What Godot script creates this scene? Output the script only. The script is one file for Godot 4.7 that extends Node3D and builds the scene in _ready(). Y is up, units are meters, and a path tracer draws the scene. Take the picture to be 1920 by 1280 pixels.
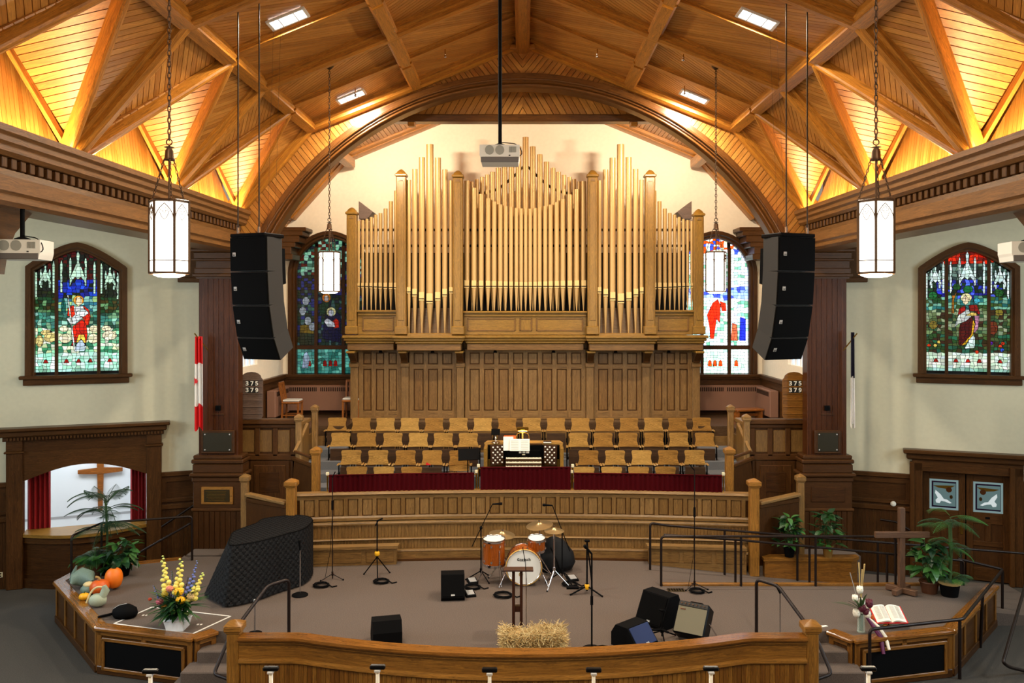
extends Node3D
# A church sanctuary seen from its balcony: y up, metres, camera at x = 0 looking along -z.

const EYE := 5.38          # camera height above the main floor
const STAGE := 0.68        # platform height
const RIDGE_Y := 10.45
const PUR_X := 4.1         # lower purlin
const PUR_Y := 8.8
const FOOT_X := 5.43       # feet of the ceiling ribs
const FOOT_Y := 7.3
const ARCH_Z := -16.7      # plane of the chancel arch

var M := {}
var taken := {}
var rng := RandomNumberGenerator.new()
var glass_cache := {}
const ORD := ["first", "second", "third", "fourth", "fifth", "sixth", "seventh", "eighth", "ninth", "tenth", "eleventh", "twelfth", "thirteenth", "fourteenth", "fifteenth", "sixteenth", "seventeenth", "eighteenth", "nineteenth", "twentieth"]

# ---------------------------------------------------------------- mesh collector
class Sh:
	var v := PackedVector3Array()
	var n := PackedVector3Array()
	var t := PackedVector2Array()
	var off := Vector2.ZERO
	func tri(a: Vector3, b: Vector3, c: Vector3, na: Vector3, nb: Vector3, nc: Vector3, ua: Vector2, ub: Vector2, uc: Vector2) -> void:
		if (b - a).cross(c - a).dot(na + nb + nc) > 0.0:
			v.append_array([a, c, b]); n.append_array([na, nc, nb]); t.append_array([ua + off, uc + off, ub + off])
		else:
			v.append_array([a, b, c]); n.append_array([na, nb, nc]); t.append_array([ua + off, ub + off, uc + off])
	func flat(a: Vector3, b: Vector3, c: Vector3, nn: Vector3, ua: Vector2, ub: Vector2, uc: Vector2) -> void:
		tri(a, b, c, nn, nn, nn, ua, ub, uc)
	func quad(a: Vector3, b: Vector3, c: Vector3, d: Vector3, nn: Vector3, ua: Vector2, ub: Vector2, uc: Vector2, ud: Vector2) -> void:
		tri(a, b, c, nn, nn, nn, ua, ub, uc); tri(a, c, d, nn, nn, nn, ua, uc, ud)
	# a flat four-sided sheet, texture along a-b
	func sheet(a: Vector3, b: Vector3, c: Vector3, d: Vector3) -> Sh:
		var nn := (b - a).cross(d - a).normalized()
		var w := (b - a).length()
		var h := (d - a).length()
		quad(a, b, c, d, nn, Vector2(0, 0), Vector2(w, 0), Vector2(w, h), Vector2(0, h))
		return self
	# box with chamfered edges; texture runs along its longest side
	func box(c: Vector3, s: Vector3, bev := 0.0, bas := Basis()) -> Sh:
		var h := s * 0.5
		var la := 0
		if s.y > s[la]: la = 1
		if s.z > s[la]: la = 2
		bev = minf(bev, 0.45 * minf(h.x, minf(h.y, h.z)) * 2.0)
		for k in 3:
			var i := (k + 1) % 3
			var j := (k + 2) % 3
			if j == la:
				var sw := i; i = j; j = sw
			for sg in [-1.0, 1.0]:
				var nn := Vector3.ZERO; nn[k] = sg
				var q := []
				var u := []
				for cs in [[-1, -1], [1, -1], [1, 1], [-1, 1]]:
					var p := Vector3.ZERO
					p[k] = sg * h[k]; p[i] = cs[0] * (h[i] - bev); p[j] = cs[1] * (h[j] - bev)
					q.append(c + bas * p); u.append(Vector2(p[i], p[j] + k * 0.37))
				quad(q[0], q[1], q[2], q[3], bas * nn, u[0], u[1], u[2], u[3])
		if bev > 0.0:
			for k in 3:                      # edges along axis k
				var i := (k + 1) % 3
				var j := (k + 2) % 3
				for si in [-1.0, 1.0]:
					for sj in [-1.0, 1.0]:
						var q := []
						for e in [[-1, 0], [1, 0], [1, 1], [-1, 1]]:
							var p := Vector3.ZERO
							p[k] = e[0] * (h[k] - bev)
							p[i] = si * (h[i] - (bev if e[1] == 0 else 0.0)); p[j] = sj * (h[j] - (0.0 if e[1] == 0 else bev))
							q.append(c + bas * p)
						var nn := Vector3.ZERO; nn[i] = si; nn[j] = sj
						var L := h[k] * 2.0
						quad(q[0], q[1], q[2], q[3], bas * nn.normalized(), Vector2(0, 0), Vector2(L, 0), Vector2(L, bev), Vector2(0, bev))
			for sx in [-1.0, 1.0]:
				for sy in [-1.0, 1.0]:
					for sz in [-1.0, 1.0]:
						var g := Vector3(sx, sy, sz)
						var a := c + bas * (g * Vector3(h.x, h.y - bev, h.z - bev))
						var b := c + bas * (g * Vector3(h.x - bev, h.y, h.z - bev))
						var d := c + bas * (g * Vector3(h.x - bev, h.y - bev, h.z))
						flat(a, b, d, bas * g.normalized(), Vector2.ZERO, Vector2(bev, 0), Vector2(0, bev))
		return self
	func span(a: Vector3, b: Vector3, bev := 0.0) -> Sh:
		return box((a + b) * 0.5, (b - a).abs(), bev)
	# straight square bar from a to b
	func bar(a: Vector3, b: Vector3, w: float, d: float, up := Vector3.UP, bev := 0.0) -> Sh:
		var y := (b - a).normalized()
		var x := y.cross(up)
		if x.length() < 0.01: x = y.cross(Vector3.RIGHT)
		x = x.normalized()
		return box((a + b) * 0.5, Vector3(w, (b - a).length(), d), bev, Basis(x, y, x.cross(y)))
	# flat outline in xy, thickness along +z, placed by a transform; grain 0 = along x, 1 = along y
	func prism(poly: PackedVector2Array, depth: float, xf := Transform3D(), grain := 0) -> Sh:
		var ix := Geometry2D.triangulate_polygon(poly)
		var b := xf.basis
		var zn := b.z.normalized()
		for k in range(0, ix.size(), 3):
			for f in [0, 1]:
				var q := []
				var u := []
				for m in 3:
					var p: Vector2 = poly[ix[k + m]]
					q.append(xf * Vector3(p.x, p.y, depth if f == 1 else 0.0))
					u.append(p if grain == 0 else Vector2(p.y, p.x))
				flat(q[0], q[1], q[2], zn if f == 1 else -zn, u[0], u[1], u[2])
		var cw := Geometry2D.is_polygon_clockwise(poly)
		var run := 0.0
		for k in poly.size():
			var p := poly[k]
			var r := poly[(k + 1) % poly.size()]
			var e := r - p
			if e.length() < 1e-6: continue
			var o := Vector2(e.y, -e.x).normalized()
			if cw: o = -o
			var nn := (b * Vector3(o.x, o.y, 0)).normalized()
			var L := e.length()
			quad(xf * Vector3(p.x, p.y, 0), xf * Vector3(r.x, r.y, 0), xf * Vector3(r.x, r.y, depth), xf * Vector3(p.x, p.y, depth), nn, Vector2(run, 0), Vector2(run + L, 0), Vector2(run + L, depth), Vector2(run, depth))
			run += L
		return self
	# round tube through points
	func tube(pts: Array, r, seg := 8, closed := false) -> Sh:
		var N := pts.size()
		var rings := []
		var up := Vector3.UP
		var run := 0.0
		for k in N:
			var tg: Vector3
			if closed: tg = pts[(k + 1) % N] - pts[(k - 1 + N) % N]
			else: tg = pts[mini(k + 1, N - 1)] - pts[maxi(k - 1, 0)]
			tg = tg.normalized()
			var s := tg.cross(up)
			if s.length() < 0.05: s = tg.cross(Vector3.RIGHT if absf(tg.x) < 0.9 else Vector3.BACK)
			s = s.normalized()
			var w := s.cross(tg).normalized()
			up = w
			var rr: float = r[k] if r is Array else r
			if k > 0: run += (pts[k] - pts[k - 1]).length()
			var ring := []
			for q in seg + 1:
				var a := TAU * q / seg
				var d := s * cos(a) + w * sin(a)
				ring.append([pts[k] + d * rr, d, Vector2(run, rr * a)])
			rings.append(ring)
		var last := N if closed else N - 1
		for k in last:
			var A: Array = rings[k]
			var B: Array = rings[(k + 1) % N]
			for q in seg:
				tri(A[q][0], A[q + 1][0], B[q + 1][0], A[q][1], A[q + 1][1], B[q + 1][1], A[q][2], A[q + 1][2], B[q + 1][2])
				tri(A[q][0], B[q + 1][0], B[q][0], A[q][1], B[q + 1][1], B[q][1], A[q][2], B[q + 1][2], B[q][2])
		if not closed:
			for e in [0, N - 1]:
				var nn: Vector3 = (pts[0] - pts[1]).normalized() if e == 0 else (pts[N - 1] - pts[N - 2]).normalized()
				for q in seg:
					flat(pts[e], rings[e][q][0], rings[e][q + 1][0], nn, Vector2.ZERO, rings[e][q][2], rings[e][q + 1][2])
		return self
	# turned shape: profile of (radius, height)
	func lathe(pr: Array, seg: int, xf := Transform3D(), sx := 1.0, sz := 1.0) -> Sh:
		var nrm := []
		for k in pr.size():
			var e: Vector2 = pr[mini(k + 1, pr.size() - 1)] - pr[maxi(k - 1, 0)]
			nrm.append(Vector2(e.y, -e.x).normalized())
		for k in pr.size() - 1:
			if pr[k].is_equal_approx(pr[k + 1]): continue
			for q in seg:
				var P := []
				var Q := []
				var U := []
				for m in [[k, q], [k, q + 1], [k + 1, q + 1], [k + 1, q]]:
					var a: float = TAU * m[1] / seg
					var rr: Vector2 = pr[m[0]]
					var nn: Vector2 = nrm[m[0]]
					P.append(xf * Vector3(rr.x * cos(a) * sx, rr.y, rr.x * sin(a) * sz))
					Q.append((xf.basis * Vector3(nn.x * cos(a) / sx, nn.y, nn.x * sin(a) / sz)).normalized())
					U.append(Vector2(rr.y, a * rr.x))
				tri(P[0], P[1], P[2], Q[0], Q[1], Q[2], U[0], U[1], U[2])
				tri(P[0], P[2], P[3], Q[0], Q[2], Q[3], U[0], U[2], U[3])
		return self
	# a moulding: closed profile (x sideways, y along up) carried along points
	func sweep(pr: PackedVector2Array, pts: Array, up: Vector3, ups := [], caps := true) -> Sh:
		var N := pts.size()
		var fr := []
		var run := 0.0
		var runs := []
		for k in N:
			var t0: Vector3 = (pts[k] - pts[k - 1]).normalized() if k > 0 else (pts[1] - pts[0]).normalized()
			var t1: Vector3 = (pts[k + 1] - pts[k]).normalized() if k < N - 1 else t0
			var tg := (t0 + t1).normalized()
			var uu: Vector3 = ups[k] if ups.size() else up
			var s := tg.cross(uu).normalized()
			var w := s.cross(tg).normalized()
			var st := 1.0 / maxf(0.3, sqrt((1.0 + t0.dot(t1)) * 0.5))
			fr.append([s * (st if absf(w.dot(t1 - t0)) < absf(s.dot(t1 - t0)) else 1.0), w, s])
			if k > 0: run += (pts[k] - pts[k - 1]).length()
			runs.append(run)
		var cw := Geometry2D.is_polygon_clockwise(pr)
		var per := 0.0
		for m in pr.size():
			var p := pr[m]
			var q := pr[(m + 1) % pr.size()]
			var e := q - p
			var L := e.length()
			if L < 1e-6: continue
			var o := Vector2(e.y, -e.x).normalized()
			if cw: o = -o
			for k in N - 1:
				var f0: Array = fr[k]
				var f1: Array = fr[k + 1]
				var n0: Vector3 = (f0[2] * o.x + f0[1] * o.y).normalized()
				var n1: Vector3 = (f1[2] * o.x + f1[1] * o.y).normalized()
				var a: Vector3 = pts[k] + f0[0] * p.x + f0[1] * p.y
				var b: Vector3 = pts[k + 1] + f1[0] * p.x + f1[1] * p.y
				var c: Vector3 = pts[k + 1] + f1[0] * q.x + f1[1] * q.y
				var d: Vector3 = pts[k] + f0[0] * q.x + f0[1] * q.y
				tri(a, b, c, n0, n1, n1, Vector2(runs[k], per), Vector2(runs[k + 1], per), Vector2(runs[k + 1], per + L))
				tri(a, c, d, n0, n1, n0, Vector2(runs[k], per), Vector2(runs[k + 1], per + L), Vector2(runs[k], per + L))
			per += L
		if caps:
			var ix := Geometry2D.triangulate_polygon(pr)
			for e in [0, N - 1]:
				var f: Array = fr[e]
				var nn: Vector3 = (pts[0] - pts[1]).normalized() if e == 0 else (pts[N - 1] - pts[N - 2]).normalized()
				for k in range(0, ix.size(), 3):
					var q := []
					for m in 3: q.append(pts[e] + f[0] * pr[ix[k + m]].x + f[1] * pr[ix[k + m]].y)
					flat(q[0], q[1], q[2], nn, pr[ix[k]], pr[ix[k + 1]], pr[ix[k + 2]])
		return self
	# soft ball, squashed by s
	func ball(c: Vector3, s: Vector3, seg := 12, rows := 8) -> Sh:
		var pr := []
		for k in rows + 1:
			var a := PI * k / rows
			pr.append(Vector2(sin(a), -cos(a)))
		lathe(pr, seg, Transform3D(Basis.from_scale(s), c))
		return self
	func add(o: Sh, xf := Transform3D()) -> Sh:
		for k in o.v.size():
			v.append(xf * o.v[k]); n.append((xf.basis * o.n[k]).normalized()); t.append(o.t[k])
		return self
	func bend(f: Callable) -> Sh:
		for k in v.size(): v[k] = f.call(v[k])
		return self
	func mesh(m: Material = null) -> ArrayMesh:
		var am := ArrayMesh.new()
		put(am, m)
		return am
	func put(am: ArrayMesh, m: Material = null) -> void:
		if v.is_empty(): return
		var a := []
		a.resize(Mesh.ARRAY_MAX)
		a[Mesh.ARRAY_VERTEX] = v; a[Mesh.ARRAY_NORMAL] = n; a[Mesh.ARRAY_TEX_UV] = t
		am.add_surface_from_arrays(Mesh.PRIMITIVE_TRIANGLES, a)
		if m: am.surface_set_material(am.get_surface_count() - 1, m)

# ---------------------------------------------------------------- nodes
func numbered(called: String) -> String:
	if not taken.has(called):
		taken[called] = 0
		return called
	taken[called] += 1
	return "%s_%03d" % [called, taken[called]]

func tag(o: Node, label: String, category: String, group := "", kind := "") -> Node:
	o.set_meta("label", label)
	o.set_meta("category", category)
	if group: o.set_meta("group", group)
	if kind: o.set_meta("kind", kind)
	return o

func thing(called: String, label: String, category: String, at := Vector3.ZERO, turn := 0.0, group := "") -> Node3D:
	var o := Node3D.new()
	o.name = numbered(called)
	add_child(o)
	o.position = at
	o.rotation.y = turn
	tag(o, label, category, group)
	return o

func struct(called: String, label: String, category: String) -> Node3D:
	var o := thing(called, label, category)
	o.set_meta("kind", "structure")
	return o

func part(parent: Node, called: String, s: Sh, m: Material, label := "") -> MeshInstance3D:
	var o := MeshInstance3D.new()
	o.name = called
	o.mesh = s.mesh()
	o.material_override = m
	parent.add_child(o, true)
	if label: o.set_meta("label", label)
	return o

func mesh_part(parent: Node, called: String, me: Mesh, m: Material, xf := Transform3D()) -> MeshInstance3D:
	var o := MeshInstance3D.new()
	o.name = called
	o.mesh = me
	o.material_override = m
	o.transform = xf
	parent.add_child(o, true)
	return o

func stuff(o: Node) -> Node:
	o.set_meta("kind", "stuff")
	return o

func copy(src: Node3D, label: String, at: Vector3, turn := 0.0, group := "") -> Node3D:
	var c: Node3D = src.duplicate()
	c.name = numbered(String(src.name).rstrip("0123456789").trim_suffix("_"))
	add_child(c)
	c.position = at
	c.rotation.y = turn
	c.set_meta("label", label)
	if group: c.set_meta("group", group)
	return c

func sh() -> Sh:
	var s := Sh.new()
	s.off = Vector2(rng.randf() * 7.0, rng.randf() * 7.0)
	return s

func pv(a: Array) -> PackedVector2Array:
	var p := PackedVector2Array()
	for k in range(0, a.size(), 2): p.append(Vector2(a[k], a[k + 1]))
	return p

# ---------------------------------------------------------------- materials
func std(c: Color, rough := 0.6, metal := 0.0) -> StandardMaterial3D:
	var m := StandardMaterial3D.new()
	m.albedo_color = c
	m.roughness = rough
	m.metallic = metal
	return m

func wood_image(seed_: int, streak: float, fleck: float) -> ImageTexture:
	var W := 512
	var H := 256
	var img := Image.create(W, H, false, Image.FORMAT_RGB8)
	var a := FastNoiseLite.new(); a.seed = seed_; a.frequency = 1.0; a.fractal_octaves = 3
	var b := FastNoiseLite.new(); b.seed = seed_ + 5; b.frequency = 1.0; b.fractal_octaves = 2
	for y in H:
		for x in W:
			# wrapped in both directions by walking on circles
			var ax := TAU * x / W
			var ay := TAU * y / H
			var cx := cos(ax); var sx := sin(ax)
			var w := a.get_noise_3d(cx * 0.35 + 9.0, sx * 0.35, cos(ay) * 2.2) * 0.5
			var g := a.get_noise_3d(cx * 0.5, sx * 0.5 + cos(ay + w) * 11.0, sin(ay + w) * 11.0)
			var f := b.get_noise_3d(cx * 3.0, sx * 3.0 + cos(ay) * 40.0, sin(ay) * 40.0)
			var t := 0.86 + streak * g - fleck * maxf(0.0, f)
			t = clampf(t, 0.3, 1.0)
			img.set_pixel(x, y, Color(t, t * (0.94 + 0.06 * t), t * (0.86 + 0.14 * t)))
	return ImageTexture.create_from_image(img)

func noise_image(seed_: int, freq: float, lo: float, hi: float, size := 256) -> ImageTexture:
	var n := FastNoiseLite.new(); n.seed = seed_; n.frequency = freq; n.fractal_octaves = 4
	var g := n.get_seamless_image(size, size)
	var img := Image.create(size, size, false, Image.FORMAT_RGB8)
	for y in size:
		for x in size:
			var t := lerpf(lo, hi, g.get_pixel(x, y).r)
			img.set_pixel(x, y, Color(t, t, t))
	return ImageTexture.create_from_image(img)

func wood(c: Color, tex: Texture2D, rough := 0.45, sx := 0.6, sy := 1.6) -> StandardMaterial3D:
	var m := std(c, rough)
	m.albedo_texture = tex
	m.uv1_scale = Vector3(sx, sy, 1)
	m.heightmap_enabled = true
	m.heightmap_texture = tex
	m.heightmap_scale = 0.12
	return m

func glow(c: Color, e: float, alb := Color(0.8, 0.8, 0.8)) -> StandardMaterial3D:
	var m := std(alb, 0.5)
	m.emission_enabled = true
	m.emission = c
	m.emission_energy_multiplier = e
	return m

func tri_tex(m: StandardMaterial3D, tex: Texture2D, sc: float, bump := 0.0) -> StandardMaterial3D:
	m.albedo_texture = tex
	m.uv1_triplanar = true
	m.uv1_world_triplanar = true
	m.uv1_scale = Vector3.ONE * sc
	if bump > 0.0:
		m.heightmap_enabled = true
		m.heightmap_texture = tex
		m.heightmap_scale = bump
	return m

func materials() -> void:
	var oak := wood_image(3, 0.20, 0.26)
	var oak2 := wood_image(17, 0.30, 0.20)
	var pine := wood_image(29, 0.20, 0.08)
	M.pine = []
	for k in 5:
		M.pine.append(wood(Color(0.82, 0.56, 0.25).lerp(Color(0.72, 0.46, 0.18), k / 4.0), pine, 0.38, 0.5, 1.2))
	M.ceil_beam = wood(Color(0.76, 0.49, 0.16), oak2, 0.36)
	M.arch_wood = wood(Color(0.40, 0.24, 0.09), oak2, 0.28)
	M.oak = wood(Color(0.62, 0.46, 0.18), oak, 0.34)                 # organ case
	M.oak_panel = []
	for k in 4:
		M.oak_panel.append(wood(Color(0.58, 0.44, 0.26).lerp(Color(0.53, 0.38, 0.20), k / 3.0), oak if k % 2 == 0 else oak2, 0.36))
	M.rail = []                                                       # parapet and risers
	for k in 4:
		M.rail.append(wood(Color(0.59, 0.45, 0.26).lerp(Color(0.52, 0.38, 0.19), k / 3.0), oak2 if k % 2 == 0 else oak, 0.40))
	M.dark = []                                                       # wainscot, pillars, proscenium
	for k in 4:
		M.dark.append(wood(Color(0.35, 0.22, 0.10).lerp(Color(0.29, 0.175, 0.075), k / 3.0), oak if k % 2 == 0 else oak2, 0.36))
	M.red_oak = wood(Color(0.31, 0.165, 0.07), oak2, 0.34)
	M.red_oak.metallic_specular = 0.3
	for m in M.dark: m.metallic_specular = 0.35
	M.beam = wood(Color(0.47, 0.31, 0.15), oak2, 0.4)
	M.front = []                                                      # front barrier, golden brown
	for k in 4:
		M.front.append(wood(Color(0.64, 0.44, 0.17).lerp(Color(0.51, 0.32, 0.10), k / 3.0), oak2, 0.36))
	M.gloss_oak = wood(Color(0.56, 0.36, 0.14), oak2, 0.16)
	M.ply = []
	for k in 4:
		M.ply.append(wood(Color(0.80, 0.62, 0.33).lerp(Color(0.69, 0.50, 0.24), k / 3.0), oak2 if k % 2 else pine, 0.30, 0.8, 1.0))
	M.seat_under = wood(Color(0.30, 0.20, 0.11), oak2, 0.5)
	M.chair_wood = wood(Color(0.62, 0.36, 0.13), oak2, 0.4)
	M.floor_wood = wood(Color(0.36, 0.27, 0.19), oak, 0.25)
	M.lectern = wood(Color(0.27, 0.13, 0.08), oak2, 0.4)
	M.pale_board = wood(Color(0.42, 0.33, 0.28), oak, 0.5)
	M.drum_wood = wood(Color(0.66, 0.33, 0.09), pine, 0.15)
	M.cross_wood = wood(Color(0.40, 0.27, 0.17), oak2, 0.7)
	M.carpet = tri_tex(std(Color(0.40, 0.345, 0.31), 0.95), noise_image(5, 0.09, 0.72, 1.0), 2.2, 0.25)
	M.carpet_dark = tri_tex(std(Color(0.27, 0.25, 0.225), 0.95), noise_image(6, 0.09, 0.7, 1.0), 2.2, 0.25)
	M.carpet_grey = tri_tex(std(Color(0.45, 0.46, 0.48), 0.95), noise_image(8, 0.09, 0.75, 1.0), 2.4, 0.2)
	var pl := noise_image(11, 0.05, 0.965, 1.0)
	M.wall_cream = tri_tex(std(Color(0.80, 0.78, 0.68), 0.9), pl, 0.7, 0.05)
	M.wall_chancel = tri_tex(std(Color(0.96, 0.91, 0.82), 0.9), noise_image(12, 0.05, 0.97, 1.0), 0.7)
	M.white = std(Color(0.86, 0.87, 0.88), 0.7)
	M.pipe = std(Color(0.74, 0.60, 0.38), 0.40, 0.35)
	M.pipe_lip = std(Color(0.86, 0.73, 0.48), 0.40, 0.2)
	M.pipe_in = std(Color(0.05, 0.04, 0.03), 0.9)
	M.black = std(Color(0.035, 0.035, 0.04), 0.75)
	M.black_gloss = std(Color(0.03, 0.03, 0.035), 0.3)
	M.grille = tri_tex(std(Color(0.035, 0.035, 0.04), 0.85), noise_image(31, 0.3, 0.5, 1.0), 9.0, 0.2)
	M.speaker_side = tri_tex(std(Color(0.15, 0.14, 0.13), 0.7), noise_image(33, 0.2, 0.85, 1.0), 5.0)
	for k in ["black", "grille", "black_gloss", "quilt"]:
		if M.has(k): M[k].metallic_specular = 0.18
	M.grey_mark = std(Color(0.62, 0.62, 0.62), 0.5)
	M.iron = std(Color(0.13, 0.09, 0.08), 0.4, 0.5)
	M.rod = std(Color(0.16, 0.12, 0.07), 0.5, 0.4)
	M.chrome = std(Color(0.82, 0.82, 0.84), 0.14, 1.0)
	M.brass = std(Color(0.78, 0.62, 0.28), 0.24, 1.0)
	M.cymbal = std(Color(0.70, 0.62, 0.46), 0.34, 0.85)
	M.bronze = std(Color(0.24, 0.19, 0.09), 0.4, 0.6)
	M.velvet = std(Color(0.24, 0.006, 0.025), 0.9)
	M.velvet.metallic_specular = 0.2; M.velvet.rim_enabled = true; M.velvet.rim = 0.12; M.velvet.rim_tint = 0.7
	M.curtain = std(Color(0.55, 0.03, 0.06), 0.7)
	M.curtain.rim_enabled = true; M.curtain.rim = 0.4; M.curtain.rim_tint = 0.7
	M.quilt = tri_tex(std(Color(0.065, 0.07, 0.085), 0.7), noise_image(41, 0.1, 0.7, 1.0), 6.0)
	M.quilt.metallic_specular = 0.35
	M.proj = std(Color(0.82, 0.81, 0.78), 0.45)
	M.proj_grey = std(Color(0.55, 0.55, 0.52), 0.6)
	M.proj_dark = std(Color(0.36, 0.34, 0.33), 0.6)
	M.radiator = std(Color(0.50, 0.35, 0.27), 0.6)
	M.lead = std(Color(0.03, 0.03, 0.03), 0.7)
	M.lamp_glass = glow(Color(1.0, 0.97, 0.90), 3.2)
	M.lamp_metal = std(Color(0.30, 0.21, 0.13), 0.4, 0.7)
	M.leaf = []
	for c in [Color(0.10, 0.26, 0.10), Color(0.16, 0.34, 0.12), Color(0.07, 0.20, 0.10), Color(0.24, 0.42, 0.20)]:
		var lm := std(c, 0.45); lm.backlight_enabled = true; lm.backlight = c * 0.5
		M.leaf.append(lm)
	M.palm = std(Color(0.08, 0.20, 0.10), 0.5)
	M.palm.backlight_enabled = true; M.palm.backlight = Color(0.05, 0.12, 0.05)
	M.stem = std(Color(0.20, 0.30, 0.12), 0.6)
	M.pot_brown = std(Color(0.30, 0.17, 0.09), 0.5)
	M.pot_gold = std(Color(0.55, 0.42, 0.20), 0.4, 0.4)
	M.pumpkin = std(Color(0.90, 0.45, 0.06), 0.5)
	M.pumpkin2 = std(Color(0.80, 0.34, 0.05), 0.5)
	M.gold_squash = std(Color(0.93, 0.66, 0.08), 0.45)
	M.pale_squash = tri_tex(std(Color(0.72, 0.76, 0.66), 0.6), noise_image(51, 0.05, 0.8, 1.0), 6.0, 0.4)
	M.grey_squash = tri_tex(std(Color(0.46, 0.55, 0.50), 0.6), noise_image(52, 0.05, 0.75, 1.0), 6.0, 0.4)
	M.straw = []
	for c in [Color(0.74, 0.63, 0.40), Color(0.62, 0.50, 0.29), Color(0.82, 0.74, 0.54)]: M.straw.append(std(c, 0.7))
	M.paper = std(Color(0.90, 0.89, 0.85), 0.8)
	M.paper_grey = std(Color(0.72, 0.71, 0.68), 0.8)
	M.red = std(Color(0.78, 0.04, 0.06), 0.7)
	M.flag_white = std(Color(0.88, 0.87, 0.86), 0.7)
	M.navy = std(Color(0.04, 0.04, 0.16), 0.7)
	M.plaque = tri_tex(std(Color(0.20, 0.17, 0.09), 0.4, 0.4), noise_image(61, 0.06, 0.7, 1.0), 8.0)
	M.head_white = std(Color(0.86, 0.86, 0.84), 0.5)
	M.hoop = std(Color(0.80, 0.62, 0.30), 0.3)
	M.blue_front = tri_tex(std(Color(0.10, 0.20, 0.42), 0.8), noise_image(31, 0.3, 0.6, 1.0), 9.0)  # dark blue with fine noise, for the front of one monitor wedge
	M.amp_cloth = tri_tex(std(Color(0.45, 0.43, 0.35), 0.8), noise_image(35, 0.3, 0.8, 1.0), 9.0)
	M.yellow = std(Color(0.92, 0.68, 0.06), 0.5)
	M.maroon = std(Color(0.32, 0.03, 0.14), 0.6)
	M.ribbon = std(Color(0.34, 0.05, 0.26), 0.5)
	M.white_petal = std(Color(0.92, 0.90, 0.84), 0.6)
	M.glass_clear = std(Color(0.9, 1.0, 0.95, 0.25), 0.05)
	M.glass_clear.transparency = BaseMaterial3D.TRANSPARENCY_ALPHA
	M.key_white = std(Color(0.90, 0.88, 0.78), 0.3)
	M.board_num = std(Color(0.05, 0.06, 0.05), 0.6)
	M.tape = std(Color(0.85, 0.84, 0.82), 0.6)
	M.outlet = std(Color(0.85, 0.80, 0.66), 0.5)

# ---------------------------------------------------------------- start
func _ready() -> void:
	rng.seed = 11
	var cam := Camera3D.new()
	cam.name = "camera"
	cam.projection = Camera3D.PROJECTION_FRUSTUM
	cam.near = 0.1
	cam.far = 80.0
	cam.size = 0.1 * 0.8                      # 1280 px over a focal length of 1600 px
	cam.frustum_offset = Vector2(-0.00125, -0.0039375)
	cam.position = Vector3(0, EYE, 0)
	add_child(cam)
	cam.current = true
	var we := WorldEnvironment.new()
	we.name = "environment"
	var env := Environment.new()
	env.background_mode = Environment.BG_COLOR
	env.background_color = Color(0.75, 0.82, 0.95)
	env.background_energy_multiplier = 1.0
	env.tonemap_mode = Environment.TONE_MAPPER_LINEAR
	env.tonemap_exposure = 1.0
	env.sdfgi_enabled = true
	env.ssao_enabled = true
	env.ssil_enabled = true
	we.environment = env
	add_child(we)
	daylight()
	materials()
	shell()
	ceiling()
	chancel()
	side_walls()
	organ()
	stage()
	choir()
	lamps()
	fittings()
	music()
	greenery()
	small_things()

# large windows of the side aisles, outside the frame, through which soft day comes in
func daylight() -> void:
	for s: float in [-1.0, 1.0]:
		for z in [-5.0, -11.0]:
			var a := AreaLight3D.new()
			a.name = "window_light"
			a.area_size = Vector2(2.4, 2.6)
			a.light_color = Color(0.90, 0.96, 1.0)
			a.light_energy = 36.0
			a.shadow_enabled = true
			a.position = Vector3(s * 11.86, 5.0, z)
			a.rotation.y = s * PI / 2
			add_child(a, true)

# planks laid in a flat outline; o = origin, ex/ey = axes of the outline, dir = along the planks
func planks(parent: Node, called: String, o: Vector3, ex: Vector3, ey: Vector3, poly: PackedVector2Array, dir: Vector2, w: float, mats: Array, joined := false, thick := 0.02) -> void:
	dir = dir.normalized()
	var nor := Vector2(-dir.y, dir.x)
	var lo := 1e9; var hi := -1e9; var a0 := 1e9; var a1 := -1e9
	for p in poly:
		lo = minf(lo, p.dot(nor)); hi = maxf(hi, p.dot(nor)); a0 = minf(a0, p.dot(dir)); a1 = maxf(a1, p.dot(dir))
	var ez := ex.cross(ey).normalized()
	var groups := {}
	var k := 0
	var q := lo
	while q < hi:
		var g := w * 0.055
		var strip := PackedVector2Array([dir * (a0 - 1) + nor * (q + g), dir * (a1 + 1) + nor * (q + g), dir * (a1 + 1) + nor * (q + w - g), dir * (a0 - 1) + nor * (q + w - g)])
		for piece in Geometry2D.intersect_polygons(poly, strip):
			var area := 0.0
			for m in piece.size(): area += piece[m].cross(piece[(m + 1) % piece.size()])
			if absf(area) < 0.002: continue
			var mi: int = rng.randi() % mats.size()
			# rotate the outline so that the grain runs along the plank
			var loc := PackedVector2Array()
			for p in piece: loc.append(Vector2(p.dot(dir), p.dot(nor)))
			var bx := ex * dir.x + ey * dir.y
			var by := ex * nor.x + ey * nor.y
			var s: Sh = groups[mi] if joined and groups.has(mi) else sh()
			s.off = Vector2(rng.randf() * 7.0, rng.randf() * 7.0)
			s.prism(loc, thick, Transform3D(Basis(bx, by, ez), o))
			if joined: groups[mi] = s
			else: part(parent, called, s, mats[mi])
		q += w
		k += 1
	if joined:
		var am := ArrayMesh.new()
		for mi in groups: groups[mi].put(am, mats[mi])
		if am.get_surface_count():
			var mo := MeshInstance3D.new()
			mo.name = called
			mo.mesh = am
			parent.add_child(mo, true)
			stuff(mo)

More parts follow.
